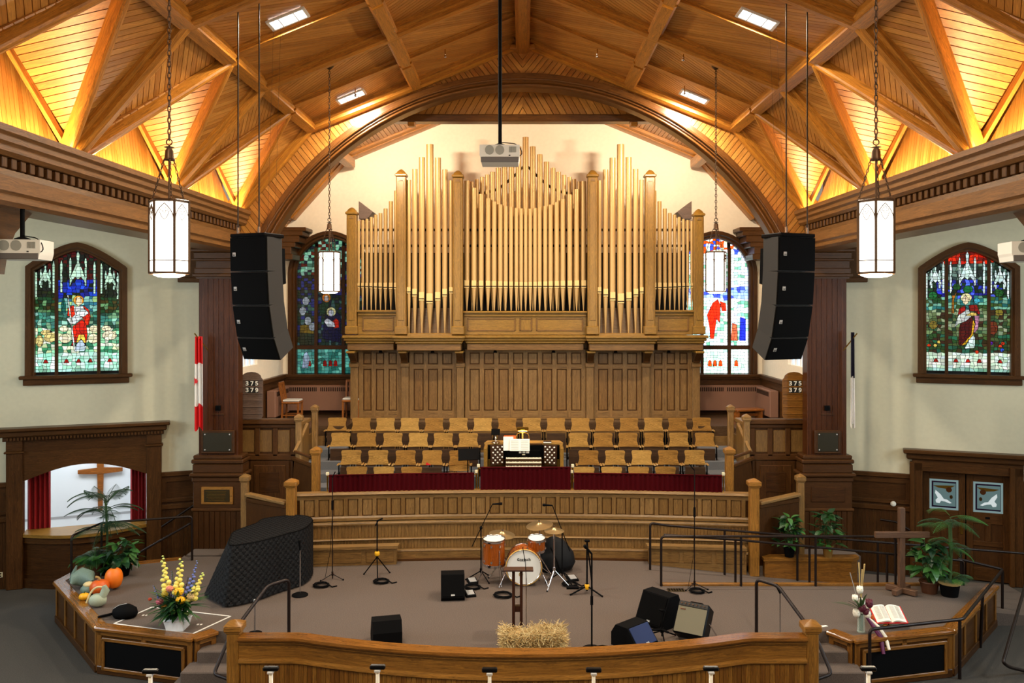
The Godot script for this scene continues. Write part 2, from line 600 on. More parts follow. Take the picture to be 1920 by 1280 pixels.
# planks inside a triangle or polygon given by points in space; the grain follows `along`
func plank_face(parent: Node, called: String, pts: Array, along: Vector3, w: float, mats: Array, joined := false, inward := Vector3.ZERO) -> void:
	var o: Vector3 = pts[0]
	var nn: Vector3 = (pts[1] - o).cross(pts[2] - o).normalized()
	var ex := (along - nn * along.dot(nn)).normalized()
	var ey := nn.cross(ex)
	var poly := PackedVector2Array()
	for p in pts: poly.append(Vector2((p - o).dot(ex), (p - o).dot(ey)))
	planks(parent, called, o + inward, ex, ey, poly, Vector2(1, 0), w, mats, joined)

func shell() -> void:
	var fl := struct("floor", "grey brown carpeted main floor below the platform", "floor")
	part(fl, "carpet", sh().span(Vector3(-12.3, -0.3, -21.8), Vector3(12.3, 0.0, 7.0)), M.carpet_dark)
	var back := struct("wall_back", "plain cream wall behind the balcony", "wall")
	part(back, "plaster", sh().span(Vector3(-12.3, -0.3, 6.6), Vector3(12.3, 12.0, 7.0)), M.wall_cream)
	for s: float in [-1.0, 1.0]:
		var nm := "wall_left_aisle" if s < 0 else "wall_right_aisle"
		var w := struct(nm, "cream outer wall of the %s aisle with tall plain windows" % ("left" if s < 0 else "right"), "wall")
		# the outer wall with two openings
		var zs := [7.0, -3.8, -6.2, -9.8, -12.2, -18.8]
		for k in range(0, 6, 2):
			part(w, "plaster", sh().span(Vector3(s * 12.0, -0.3, zs[k]), Vector3(s * 12.3, 8.2, zs[k + 1])), M.wall_cream)
		for k in [1, 3]:
			part(w, "plaster", sh().span(Vector3(s * 12.0, -0.3, zs[k]), Vector3(s * 12.3, 3.7, zs[k + 1])), M.wall_cream)
			part(w, "plaster", sh().span(Vector3(s * 12.0, 6.3, zs[k]), Vector3(s * 12.3, 8.2, zs[k + 1])), M.wall_cream)
		for k in [1, 3]:
			var win := struct("window_%d" % (7 + k / 2 + (0 if s < 0 else 2)), "frosted daylight window of the %s aisle, %s the camera" % ["left" if s < 0 else "right", "nearest" if k == 1 else "farther from"], "window")
			part(win, "pane", sh().span(Vector3(s * 12.08, 3.7, zs[k]), Vector3(s * 12.1, 6.3, zs[k + 1])), glow(Color(0.88, 0.95, 1.0), 2.0))
			part(win, "mullion", sh().span(Vector3(s * 12.02, 3.7, (zs[k] + zs[k + 1]) / 2 - 0.04), Vector3(s * 12.08, 6.3, (zs[k] + zs[k + 1]) / 2 + 0.04)), M.dark[0])
		# flat ceiling of the aisle
		var c := struct("ceiling_aisle_left" if s < 0 else "ceiling_aisle_right", "flat plaster ceiling above the %s aisle" % ("left" if s < 0 else "right"), "ceiling")
		part(c, "plaster", sh().span(Vector3(s * 6.1, 8.05, 7.0), Vector3(s * 12.3, 8.3, -18.8)), M.wall_cream)

# ---------------------------------------------------------------- nave ceiling
const BEAM := [-0.12, 0.22, -0.12, 0.07, -0.085, 0.05, -0.085, 0.0, 0.085, 0.0, 0.085, 0.05, 0.12, 0.07, 0.12, 0.22]
const RIB := [-0.17, 0.24, -0.17, 0.11, -0.11, 0.09, -0.11, 0.03, -0.045, 0.0, 0.045, 0.0, 0.11, 0.03, 0.11, 0.09, 0.17, 0.11, 0.17, 0.24]
const THIN := [-0.055, 0.16, -0.055, 0.03, -0.035, 0.008, 0.0, 0.0, 0.035, 0.008, 0.055, 0.03, 0.055, 0.16]

func beam(parent: Node, called: String, a: Vector3, b: Vector3, up: Vector3, prof: Array, m: Material) -> void:
	part(parent, called, sh().sweep(pv(prof), [a, b], up), m)

func ceiling() -> void:
	var slope_n := Vector3(PUR_X, 0, 0)
	var ds := [16.62, 15.1, 13.55, 12.05, 10.5, 9.0, 7.45, 5.95, 4.4]
	for s: float in [-1.0, 1.0]:
		var side := "left" if s < 0 else "right"
		var up := Vector3(s * (RIDGE_Y - PUR_Y), PUR_X, 0).normalized()          # normal of the upper slope
		var lift := up * 0.19
		var c := struct("ceiling" if s < 0 else "ceiling_right", "honey coloured board ceiling of the %s roof slope with heavy beams" % side, "ceiling")
		part(c, "backing", sh().sheet(Vector3(0, RIDGE_Y, 7) + lift * 1.3, Vector3(0, RIDGE_Y, ARCH_Z - 0.9) + lift * 1.3, Vector3(s * PUR_X, PUR_Y, ARCH_Z - 0.9) + lift * 1.3, Vector3(s * PUR_X, PUR_Y, 7) + lift * 1.3), M.pine[2])
		# boards of the coffers, slanting one way and the other
		for k in ds.size() - 1:
			for h in 2:
				var x0 := s * PUR_X * 0.5 * h
				var x1 := s * PUR_X * 0.5 * (h + 1)
				var f := func(x: float, d: float) -> Vector3: return Vector3(x, RIDGE_Y - (RIDGE_Y - PUR_Y) * absf(x) / PUR_X, -d) + lift
				var pts := [f.call(x0, ds[k]), f.call(x1, ds[k]), f.call(x1, ds[k + 1]), f.call(x0, ds[k + 1])]
				var al: Vector3 = (pts[1] - pts[0]).normalized() + Vector3(0, 0, 0.62 if (k / 2 + h) % 2 == 0 else -0.62)
				plank_face(c, "coffer_boards", pts, al, 0.085, M.pine, true)
		# rafters, purlins and the half ridge
		for k in ds.size():
			var hi: Vector3 = up * (0.0 if k % 2 == 0 else 0.1)            # every second rafter is shallower
			beam(c, "rafter", Vector3(s * 0.1, RIDGE_Y - 0.04, -ds[k]) + hi, Vector3(s * PUR_X, PUR_Y, -ds[k]) + hi, up, RIB if k % 2 == 0 else BEAM, M.ceil_beam)
		for k in ds.size() - 1:
			for h: int in [1, 2]:
				var x := s * PUR_X * 0.5 * h
				var y := RIDGE_Y - (RIDGE_Y - PUR_Y) * 0.5 * h
				beam(c, "purlin", Vector3(x, y, -ds[k] + 0.05), Vector3(x, y, -ds[k + 1] - 0.05), up, BEAM, M.ceil_beam)
		# lower slope: ribs, lit dormer recesses and boarded triangles
		var low_up := Vector3(s * (PUR_Y - FOOT_Y), FOOT_X - PUR_X, 0).normalized()
		var lowl := low_up * 0.16
		for k in range(0, ds.size(), 2):
			beam(c, "rib", Vector3(s * FOOT_X, FOOT_Y - 0.06, -ds[k]), Vector3(s * PUR_X, PUR_Y, -ds[k]), low_up, RIB, M.ceil_beam)
		for k in range(0, ds.size() - 1, 2):
			var bay := struct("ceiling_dormer", "%s boarded dormer recess lit by the cornice, %s" % [ORD[k / 2], "on the left, counted from the arch" if s < 0 else "on the right, counted from the arch"], "ceiling")
			var d1: float = ds[k]; var dm: float = ds[k + 1]; var d0: float = ds[k + 2]
			var A := Vector3(s * FOOT_X, FOOT_Y, -d0)
			var B := Vector3(s * FOOT_X, FOOT_Y, -d1)
			var PA := Vector3(s * PUR_X, PUR_Y, -d0)
			var PB := Vector3(s * PUR_X, PUR_Y, -d1)
			var Q := Vector3(s * PUR_X, PUR_Y, -dm)
			var O := Vector3(s * 5.9, PUR_Y + 0.05, -dm)
			var A2 := Vector3(s * 5.68, FOOT_Y - 0.3, -d0 + 0.4)
			var B2 := Vector3(s * 5.68, FOOT_Y - 0.3, -d1 - 0.4)
			var perp := func(a: Vector3, b: Vector3) -> Vector3: return low_up.cross(b - a).normalized()
			plank_face(bay, "board", [A + lowl, PA + lowl, Q + lowl], perp.call(A, Q), 0.09, M.pine)
			plank_face(bay, "board", [B + lowl, PB + lowl, Q + lowl], perp.call(B, Q), 0.09, M.pine)
			plank_face(bay, "board", [Q + lowl, O, B + lowl * 0.5], (O - B).cross((Q - B).cross(O - B)), 0.09, M.pine)
			plank_face(bay, "board", [Q + lowl, O, A + lowl * 0.5], (O - A).cross((Q - A).cross(O - A)), 0.09, M.pine)
			plank_face(bay, "board", [O, A2, B2], Vector3.UP, 0.09, M.pine)
			beam(bay, "hip_beam", A + Vector3(0, -0.03, -0.18), Q + Vector3(0, -0.02, 0.02), low_up, THIN, M.ceil_beam)
			beam(bay, "hip_beam", B + Vector3(0, -0.03, 0.18), Q + Vector3(0, -0.02, -0.02), low_up, THIN, M.ceil_beam)
			part(bay, "valley_trim", sh().bar(B + Vector3(s * 0.1, 0, 0.1), O + Vector3(-s * 0.06, -0.02, 0.0), 0.09, 0.05, Vector3(-s, 0, 0)), M.ceil_beam)
			part(bay, "valley_trim", sh().bar(A + Vector3(s * 0.1, 0, -0.1), O + Vector3(-s * 0.06, -0.02, 0.0), 0.09, 0.05, Vector3(-s, 0, 0)), M.ceil_beam)
			part(bay, "batten", sh().bar(O + Vector3(-s * 0.03, -0.1, 0), Vector3(s * 5.66, FOOT_Y - 0.3, -dm), 0.04, 0.03, Vector3(-s, 0, 0)), M.pine[1])
			# cove lamp: a long warm strip lying in the trough of the cornice
			var mid := (A2 + B2) * 0.5
			var lamp := thing("cove_lamp", "warm strip lamp hidden in the cornice trough under the %s %s dormer" % [ORD[k / 2], side], "lamp", Vector3(s * 5.50, FOOT_Y - 0.16, mid.z), 0.0, "cove lamps in the cornice")
			part(lamp, "strip", sh().box(Vector3.ZERO, Vector3(0.06, 0.03, d1 - d0 - 0.3)), glow(Color(1.0, 0.86, 0.62), 2.0))
			part(lamp, "housing", sh().box(Vector3(0, -0.03, 0), Vector3(0.1, 0.03, d1 - d0 - 0.28)), M.outlet)
			var al := AreaLight3D.new()
			al.name = "cove_light"
			al.area_size = Vector2(0.06, d1 - d0 - 0.3)
			al.light_color = Color(1.0, 0.88, 0.66)
			al.light_energy = 11.0
			al.shadow_enabled = true
			al.rotation = Vector3(PI / 2, 0, 0)
			al.position = Vector3(0, 0.02, 0)
			lamp.add_child(al)
		part(c, "backing", sh().sheet(Vector3(s * 6.05, FOOT_Y - 0.3, 7), Vector3(s * 6.05, FOOT_Y - 0.3, ARCH_Z - 0.5), Vector3(s * 6.05, PUR_Y + 0.9, ARCH_Z - 0.5), Vector3(s * 6.05, PUR_Y + 0.9, 7)), M.pine[2])
		part(c, "backing", sh().sheet(Vector3(s * 6.05, PUR_Y + 0.3, 7), Vector3(s * 6.05, PUR_Y + 0.3, ARCH_Z - 0.5), Vector3(s * PUR_X, PUR_Y + 0.3, ARCH_Z - 0.5), Vector3(s * PUR_X, PUR_Y + 0.3, 7)), M.pine[2])
		part(c, "near_slope", sh().sheet(Vector3(s * FOOT_X, FOOT_Y, 7), Vector3(s * FOOT_X, FOOT_Y, -4.4), Vector3(s * PUR_X, PUR_Y, -4.4), Vector3(s * PUR_X, PUR_Y, 7)), M.pine[3])
		# the entablature: a moulded beam on which the ribs stand
		var e := struct("trim_1" if s < 0 else "trim_2", "deep brown moulded cornice beam with dentils on the %s" % side, "beam")
		var X := func(x: float) -> float: return s * x
		var prof := PackedVector2Array()
		for p in [[5.30, 7.27], [5.30, 7.20], [5.34, 7.17], [5.34, 7.11], [5.38, 7.08], [5.38, 7.02], [5.43, 6.98], [5.52, 6.98], [5.52, 6.84], [5.43, 6.84], [5.45, 6.78], [5.45, 6.62], [5.49, 6.59], [5.49, 6.52], [5.55, 6.48], [6.05, 6.48], [6.05, 7.1], [5.42, 7.1], [5.42, 7.27]]:
			prof.append(Vector2(p[0] * -s, p[1]))
		# carried along -z, sideways = tangent x up = +x or -x
		var pts := [Vector3(0, 0, 7.0), Vector3(0, 0, ARCH_Z + 0.05)]
		var fix := PackedVector2Array()
		for p in prof: fix.append(Vector2(-p.x, p.y))
		part(e, "moulding", sh().sweep(fix, pts, Vector3.UP), M.beam)
		var den := sh().box(Vector3.ZERO, Vector3(0.07, 0.115, 0.09), 0.008).mesh()
		var z := ARCH_Z + 0.25
		while z < -7.5:
			mesh_part(e, "dentil", den, M.dark[1], Transform3D(Basis(), Vector3(s * 5.475, 6.915, z)))
			z += 0.17
	var rd := struct("trim_3", "brown ridge beam along the top of the ceiling", "beam")
	part(rd, "ridge_beam", sh().sweep(pv([-0.13, 0.25, -0.13, 0.04, -0.07, 0.0, 0.07, 0.0, 0.13, 0.04, 0.13, 0.25]), [Vector3(0, RIDGE_Y - 0.1, 7), Vector3(0, RIDGE_Y - 0.1, ARCH_Z)], Vector3.UP), M.ceil_beam)
	for k in [0, 2, 4]:
		part(rd, "boss", sh().box(Vector3(0, RIDGE_Y - 0.02, -ds[k]), Vector3(0.5, 0.1, 0.34), 0.02), M.ceil_beam)

# ---------------------------------------------------------------- chancel: arch, gable, back wall
const ARC_C := 4.14
func arc_pts(r: float, z: float, a_end := 0.42) -> Array:
	var out := []
	var N := 48
	for k in N + 1:
		var a := lerpf(a_end, PI - a_end, float(k) / N)
		out.append(Vector3(cos(a) * r, ARC_C + sin(a) * r, z))
	return out

func chancel() -> void:
	var arch := struct("trim_4", "wide dark moulded arch over the organ", "arch")
	var R := 5.78
	var a_end := 0.44
	var pts := arc_pts(R, ARCH_Z, a_end)
	var ups := []
	for p in pts: ups.append((p - Vector3(0, ARC_C, ARCH_Z)).normalized())
	# profile: x = along depth (towards the back), y = outwards
	var pr := pv([0.10, 0.03, 0.10, -0.06, 0.05, -0.09, 0.05, -0.13, -0.02, -0.16, -0.02, -0.19, -0.08, -0.22, -0.38, -0.22, -0.38, 0.03])
	var fixp := PackedVector2Array()
	for p in pr: fixp.append(Vector2(-p.x, p.y))
	part(arch, "moulding", sh().sweep(fixp, pts, Vector3.UP, ups), M.arch_wood)
	part(arch, "bead", sh().tube(arc_pts(R - 0.075, ARCH_Z + 0.075, a_end), 0.025, 8), M.arch_wood)
	part(arch, "bead", sh().tube(arc_pts(R - 0.175, ARCH_Z + 0.01, a_end), 0.025, 8), M.arch_wood)
	for s: float in [-1.0, 1.0]:
		# legs of the arch down to the pillars
		var x0: float = cos(a_end) * R
		part(arch, "leg", sh().box(Vector3(s * (x0 + 0.06), 6.35, ARCH_Z - 0.14), Vector3(0.36, 0.5, 0.46), 0.02), M.arch_wood)
	# boarded wall round the arch
	var sp := struct("wall_arch", "slanting honey boards on the wall around the arch", "wall")
	for s: float in [-1.0, 1.0]:
		var poly := PackedVector2Array()
		var N := 30
		for k in N + 1:
			var a := lerpf(PI / 2, a_end - 0.02, float(k) / N)
			poly.append(Vector2(cos(a) * (R + 0.02), ARC_C + sin(a) * (R + 0.02)))
		poly.append(Vector2(6.1, 6.3)); poly.append(Vector2(6.1, 7.2)); poly.append(Vector2(FOOT_X + 0.3, FOOT_Y + 0.2)); poly.append(Vector2(PUR_X + 0.15, PUR_Y + 0.3)); poly.append(Vector2(0, RIDGE_Y + 0.25))
		planks(sp, "board", Vector3(0, 0, ARCH_Z - 0.02), Vector3(s, 0, 0), Vector3(0, 1, 0), poly, Vector2(0.62, 0.78), 0.095, M.pine, false, 0.02 * s)
		part(sp, "backing", sh().prism(poly, 0.02, Transform3D(Basis(Vector3(s, 0, 0), Vector3(0, 1, 0), Vector3(0, 0, 1)), Vector3(0, 0, ARCH_Z - 0.06))), M.pine[3])
	# boarded gable with its tie beam just behind the arch
	var tie := struct("trim_5", "dark horizontal tie beam under a boarded gable inside the arch", "beam")
	part(tie, "tie_beam", sh().box(Vector3(0, 9.29, ARCH_Z - 1.0), Vector3(5.4, 0.15, 0.3), 0.015), M.arch_wood)
	for s: float in [-1.0, 1.0]:
		planks(tie, "gable_board", Vector3(0, 0, ARCH_Z - 1.0), Vector3(s, 0, 0), Vector3(0, 1, 0), pv([0, 9.3, 2.7, 9.3, 2.7, 9.7, 0, 10.9]), Vector2(0.5, -0.86), 0.12, M.pine, false, 0.02 * s)
		part(tie, "gable_backing", sh().prism(pv([0, 9.3, 2.7, 9.3, 2.7, 9.7, 0, 10.9]), 0.02, Transform3D(Basis(Vector3(s, 0, 0), Vector3.UP, Vector3(0, 0, 1)), Vector3(0, 0, ARCH_Z - 1.05))), M.pine[3])
		part(tie, "bracket", sh().box(Vector3(s * 2.3, 9.2, ARCH_Z - 1.0), Vector3(0.16, 0.14, 0.16), 0.02), M.ceil_beam)
	# sloping chancel ceiling
	var cc := struct("ceiling_chancel", "sloping board ceiling of the chancel behind the arch", "ceiling")
	var prof := [Vector2(0, 10.85), Vector2(4.42, 9.03), Vector2(5.72, 7.58), Vector2(6.2, 7.0)]
	for s: float in [-1.0, 1.0]:
		for k in 3:
			var a := Vector3(s * prof[k].x, prof[k].y + 0.15, ARCH_Z - 0.6)
			var b := Vector3(s * prof[k + 1].x, prof[k + 1].y + 0.15, ARCH_Z - 0.6)
			var dz := Vector3(0, 0, -4.3)
			plank_face(cc, "ceiling_boards", [a, b, b + dz, a + dz], Vector3(0, 0, 1), 0.1, M.pine, true)
			part(cc, "backing", sh().sheet(a + Vector3(0, 0.05, 0), b + Vector3(0, 0.05, 0), b + dz + Vector3(0, 0.05, 0), a + dz + Vector3(0, 0.05, 0)), M.pine[2])
			if k < 2:
				var nn := Vector3(-s * (prof[k + 1].y - prof[k].y), prof[k + 1].x - prof[k].x, 0).normalized()
				part(cc, "rake_trim", sh().sweep(pv([-0.25, 0.2, -0.25, 0.07, -0.12, 0.04, -0.12, 0.02, 0.0, 0.0, 0.25, 0.0, 0.25, 0.2]), [Vector3(s * prof[k].x, prof[k].y, -21.3), Vector3(s * prof[k + 1].x, prof[k + 1].y, -21.3)] if s < 0 else [Vector3(s * prof[k + 1].x, prof[k + 1].y, -21.3), Vector3(s * prof[k].x, prof[k].y, -21.3)], nn), M.ceil_beam)
		part(cc, "purlin_end", sh().box(Vector3(s * 4.3, 8.98, -19.3), Vector3(0.24, 0.22, 4.0), 0.02), M.ceil_beam)
	# back wall with its two window openings
	var bw := struct("wall_chancel", "warm white plaster wall behind the organ pipes", "wall")
	part(bw, "plaster", sh().span(Vector3(-3.0, 2.4, -21.5), Vector3(3.0, 11.0, -21.8)), M.wall_chancel)
	part(bw, "plaster", sh().span(Vector3(-6.3, -0.3, -21.5), Vector3(6.3, 2.4, -21.8)), M.wall_chancel)
	var zb := -21.5
	for s: float in [-1.0, 1.0]:
		# plaster round the pointed window: left part, right part, above and below
		var win := window_outline()
		var holes := Geometry2D.clip_polygons(pv([3.0, 2.4, 4.86, 2.4, 4.86, 11.0, 3.0, 11.0]), win)
		holes.append_array(Geometry2D.clip_polygons(pv([4.86, 2.4, 6.3, 2.4, 6.3, 9.6, 4.86, 10.4]), win))
		for h in holes:
			part(bw, "plaster", sh().prism(h, 0.3, Transform3D(Basis(Vector3(s, 0, 0), Vector3.UP, Vector3(0, 0, 1)), Vector3(0, 0, zb - 0.3))), M.wall_chancel)
		var side := struct("wall_chancel_left" if s < 0 else "wall_chancel_right", "plain chancel side wall on the %s with brown wainscot" % ("left" if s < 0 else "right"), "wall")
		part(side, "plaster", sh().span(Vector3(s * 6.03, 0.0, -17.7), Vector3(s * 6.3, 4.1, zb)), M.wall_chancel)
		part(side, "plaster", sh().span(Vector3(s * 6.03, 5.6, -17.7), Vector3(s * 6.3, 8.3, zb)), M.wall_chancel)
		part(side, "plaster", sh().span(Vector3(s * 6.03, 4.1, -19.4), Vector3(s * 6.3, 5.6, zb)), M.wall_chancel)
		part(side, "plaster", sh().span(Vector3(s * 6.03, 4.1, -17.7), Vector3(s * 6.3, 5.6, -18.0)), M.wall_chancel)
		var sw := struct("window_5" if s < 0 else "window_6", "narrow pale side window behind the %s hymn board" % ("left" if s < 0 else "right"), "window")
		part(sw, "pane", sh().span(Vector3(s * 6.15, 4.1, -18.0), Vector3(s * 6.17, 5.6, -19.4)), glow(Color(0.62, 0.80, 0.95), 1.2))
		for zz in [-18.02, -18.35, -18.7, -19.05, -19.38]:
			part(sw, "curtain_fold", sh().tube([Vector3(s * 6.11, 4.1, zz), Vector3(s * 6.11, 5.6, zz)], 0.035, 8), M.flag_white)
		# wainscot and its cap
		part(side, "wainscot", sh().span(Vector3(s * 5.97, 2.7, -18.0), Vector3(s * 6.03, 3.62, zb)), M.dark[1])
		part(side, "wainscot_cap", sh().span(Vector3(s * 5.92, 3.62, -18.0), Vector3(s * 6.03, 3.72, zb), 0.01), M.dark[0])
		part(bw, "wainscot", sh().span(Vector3(s * 4.2, 2.7, zb + 0.02), Vector3(s * 6.03, 3.62, zb + 0.07)), M.dark[1])
		part(bw, "wainscot_cap", sh().span(Vector3(s * 4.2, 3.6, zb + 0.0), Vector3(s * 6.03, 3.7, zb + 0.12), 0.01), M.dark[0])
		# stepped corbel in the corner
		var cb := struct("trim_6" if s < 0 else "trim_7", "stepped brown corbel in the %s chancel corner" % ("left" if s < 0 else "right"), "corbel")
		for q in [[7.30, 0.10, 0.74], [7.20, 0.12, 0.66], [7.06, 0.16, 0.58], [6.92, 0.12, 0.48], [6.78, 0.18, 0.38], [6.63, 0.14, 0.42]]:
			part(cb, "course", sh().box(Vector3(s * (6.03 - q[2] / 2), q[0], zb + 0.35), Vector3(q[2], q[1], 0.7), 0.015), M.dark[0])
		# radiator covers
		var ra := thing("radiator_cover", "brown metal radiator cover under the %s chancel window" % ("left" if s < 0 else "right"), "radiator", Vector3(s * 5.05, 2.72, zb + 0.22), 0.0, "radiator covers")
		part(ra, "body", sh().box(Vector3(0, 0.42, 0), Vector3(1.85, 0.62, 0.2), 0.012), M.radiator)
		for g in 2:
			var gr := sh()
			for k in 18: gr.box(Vector3(-0.86 + g * 0.9 + k * 0.046, 0.64, 0.101), Vector3(0.022, 0.1, 0.006))
			stuff(part(ra, "grille_slots", gr, M.black))
		var rs := thing("radiator_cover", "short brown radiator cover on the %s chancel side wall" % ("left" if s < 0 else "right"), "radiator", Vector3(s * 5.84, 2.72, zb + 1.1), 0.0, "radiator covers")
		part(rs, "body", sh().box(Vector3(0, 0.42, 0), Vector3(0.2, 0.62, 1.2), 0.012), M.radiator)
		var gr2 := sh()
		for k in 22: gr2.box(Vector3(-s * 0.101, 0.64, -0.5 + k * 0.046), Vector3(0.006, 0.1, 0.022))
		stuff(part(rs, "grille_slots", gr2, M.black))
	for s: float in [-1.0, 1.0]: chancel_window(s)

# round-headed outline with a slight point: centre, half width, sill, spring line and rise
func pointed(cx: float, half: float, y0: float, spring: float, rise: float) -> PackedVector2Array:
	var p := PackedVector2Array([Vector2(cx - half, y0), Vector2(cx + half, y0)])
	var N := 22
	for k in N + 1:
		var a := PI * k / N
		p.append(Vector2(cx + half * cos(a), spring + rise * (sin(a) * 0.94 + 0.06 * (1.0 - absf(cos(a))))))
	return p

func window_outline() -> PackedVector2Array:
	return pointed(4.86, 0.98, 3.66, 6.25, 1.02)

# ---------------------------------------------------------------- stained glass
func glass_mat(c: Color, e: float) -> StandardMaterial3D:
	var q := Color(snappedf(c.r, 0.04), snappedf(c.g, 0.04), snappedf(c.b, 0.04))
	var key := "%s_%.2f" % [q.to_html(false), e]
	if not glass_cache.has(key):
		var m := std(Color(q.r * 0.25, q.g * 0.25, q.b * 0.25), 0.25)
		m.emission_enabled = true
		m.emission = q
		m.emission_energy_multiplier = e
		glass_cache[key] = m
	return glass_cache[key]

func ell(cx: float, cy: float, rx: float, ry: float, n := 14) -> PackedVector2Array:
	var p := PackedVector2Array()
	for k in n: p.append(Vector2(cx + rx * cos(TAU * k / n), cy + ry * sin(TAU * k / n)))
	return p

# cuts the lights of a window into leaded pieces: shapes = [[outline, colour], ...] on top first
func leaded(parent: Node, lights: Array, xf: Transform3D, cw: float, ch: float, shapes: Array, bg: Callable, e: float, seed_: int) -> void:
	var r := RandomNumberGenerator.new()
	r.seed = seed_
	var pieces := []
	for li in lights:
		var lo := Vector2(1e9, 1e9); var hi := Vector2(-1e9, -1e9)
		for p in li:
			lo = lo.min(p); hi = hi.max(p)
		part(parent, "lead_sheet", sh().prism(li, 0.006, xf.translated_local(Vector3(0, 0, -0.012))), M.lead)
		var nx := maxi(1, roundi((hi.x - lo.x) / cw))
		var ny := maxi(1, roundi((hi.y - lo.y) / ch))
		var grid := []
		for j in ny + 1:
			var row := []
			for i in nx + 1:
				var p := Vector2(lerpf(lo.x, hi.x, float(i) / nx), lerpf(lo.y, hi.y, float(j) / ny))
				if i > 0 and i < nx: p.x += (r.randf() - 0.5) * cw * 0.55
				if j > 0 and j < ny: p.y += (r.randf() - 0.5) * ch * 0.5
				row.append(p)
			grid.append(row)
		for j in ny:
			for i in nx:
				var cell := PackedVector2Array([grid[j][i], grid[j][i + 1], grid[j + 1][i + 1], grid[j + 1][i]])
				var todo: Array = Geometry2D.intersect_polygons(cell, li)
				for s in shapes:
					var rest := []
					for q in todo:
						for got in Geometry2D.intersect_polygons(q, s[0]): pieces.append([got, s[1]])
						for left in Geometry2D.clip_polygons(q, s[0]):
							if not Geometry2D.is_polygon_clockwise(left): rest.append(left)
					todo = rest
				for q in todo:
					var c := Vector2.ZERO
					for p in q: c += p / q.size()
					pieces.append([q, bg.call(c, r)])
	var done := []
	for pc in pieces:
		for g in Geometry2D.offset_polygon(pc[0], -0.0042):
			var area := 0.0
			for m in g.size(): area += g[m].cross(g[(m + 1) % g.size()])
			area = absf(area) * 0.5
			if area < 0.00018: continue
			if Geometry2D.triangulate_polygon(g).is_empty(): continue
			var k := 0.82 + 0.3 * r.randf()
			var c: Color = pc[1]
			done.append([area, g, Color(minf(c.r * k, 1), minf(c.g * k, 1), minf(c.b * k, 1))])
	done.sort_custom(func(a, b): return a[0] > b[0])
	var rest_by := {}
	for k in done.size():
		var m := glass_mat(done[k][2], e)
		if k < 270:
			part(parent, "glass_piece", sh().prism(done[k][1], 0.006, xf), m)
		else:
			if not rest_by.has(m): rest_by[m] = sh()
			rest_by[m].prism(done[k][1], 0.006, xf)
	if rest_by.size():
		var am := ArrayMesh.new()
		for m in rest_by: rest_by[m].put(am, m)
		var mo := MeshInstance3D.new()
		mo.name = "small_glass_pieces"
		mo.mesh = am
		parent.add_child(mo, true)
		stuff(mo)

const MINT := Color(0.62, 0.95, 0.80)
const SNOW := Color(0.90, 1.0, 0.97)
const DEEP := Color(0.02, 0.09, 0.06)

func px(list: Array, cx: float, cy: float, sx: float, sy: float, ox: float, oy: float) -> PackedVector2Array:
	var p := PackedVector2Array()
	for k in range(0, list.size(), 2): p.append(Vector2(ox + (list[k] - cx) * sx, oy + (cy - list[k + 1]) * sy))
	return p

func pick(r: RandomNumberGenerator, a: Array) -> Color:
	return a[r.randi() % a.size()]

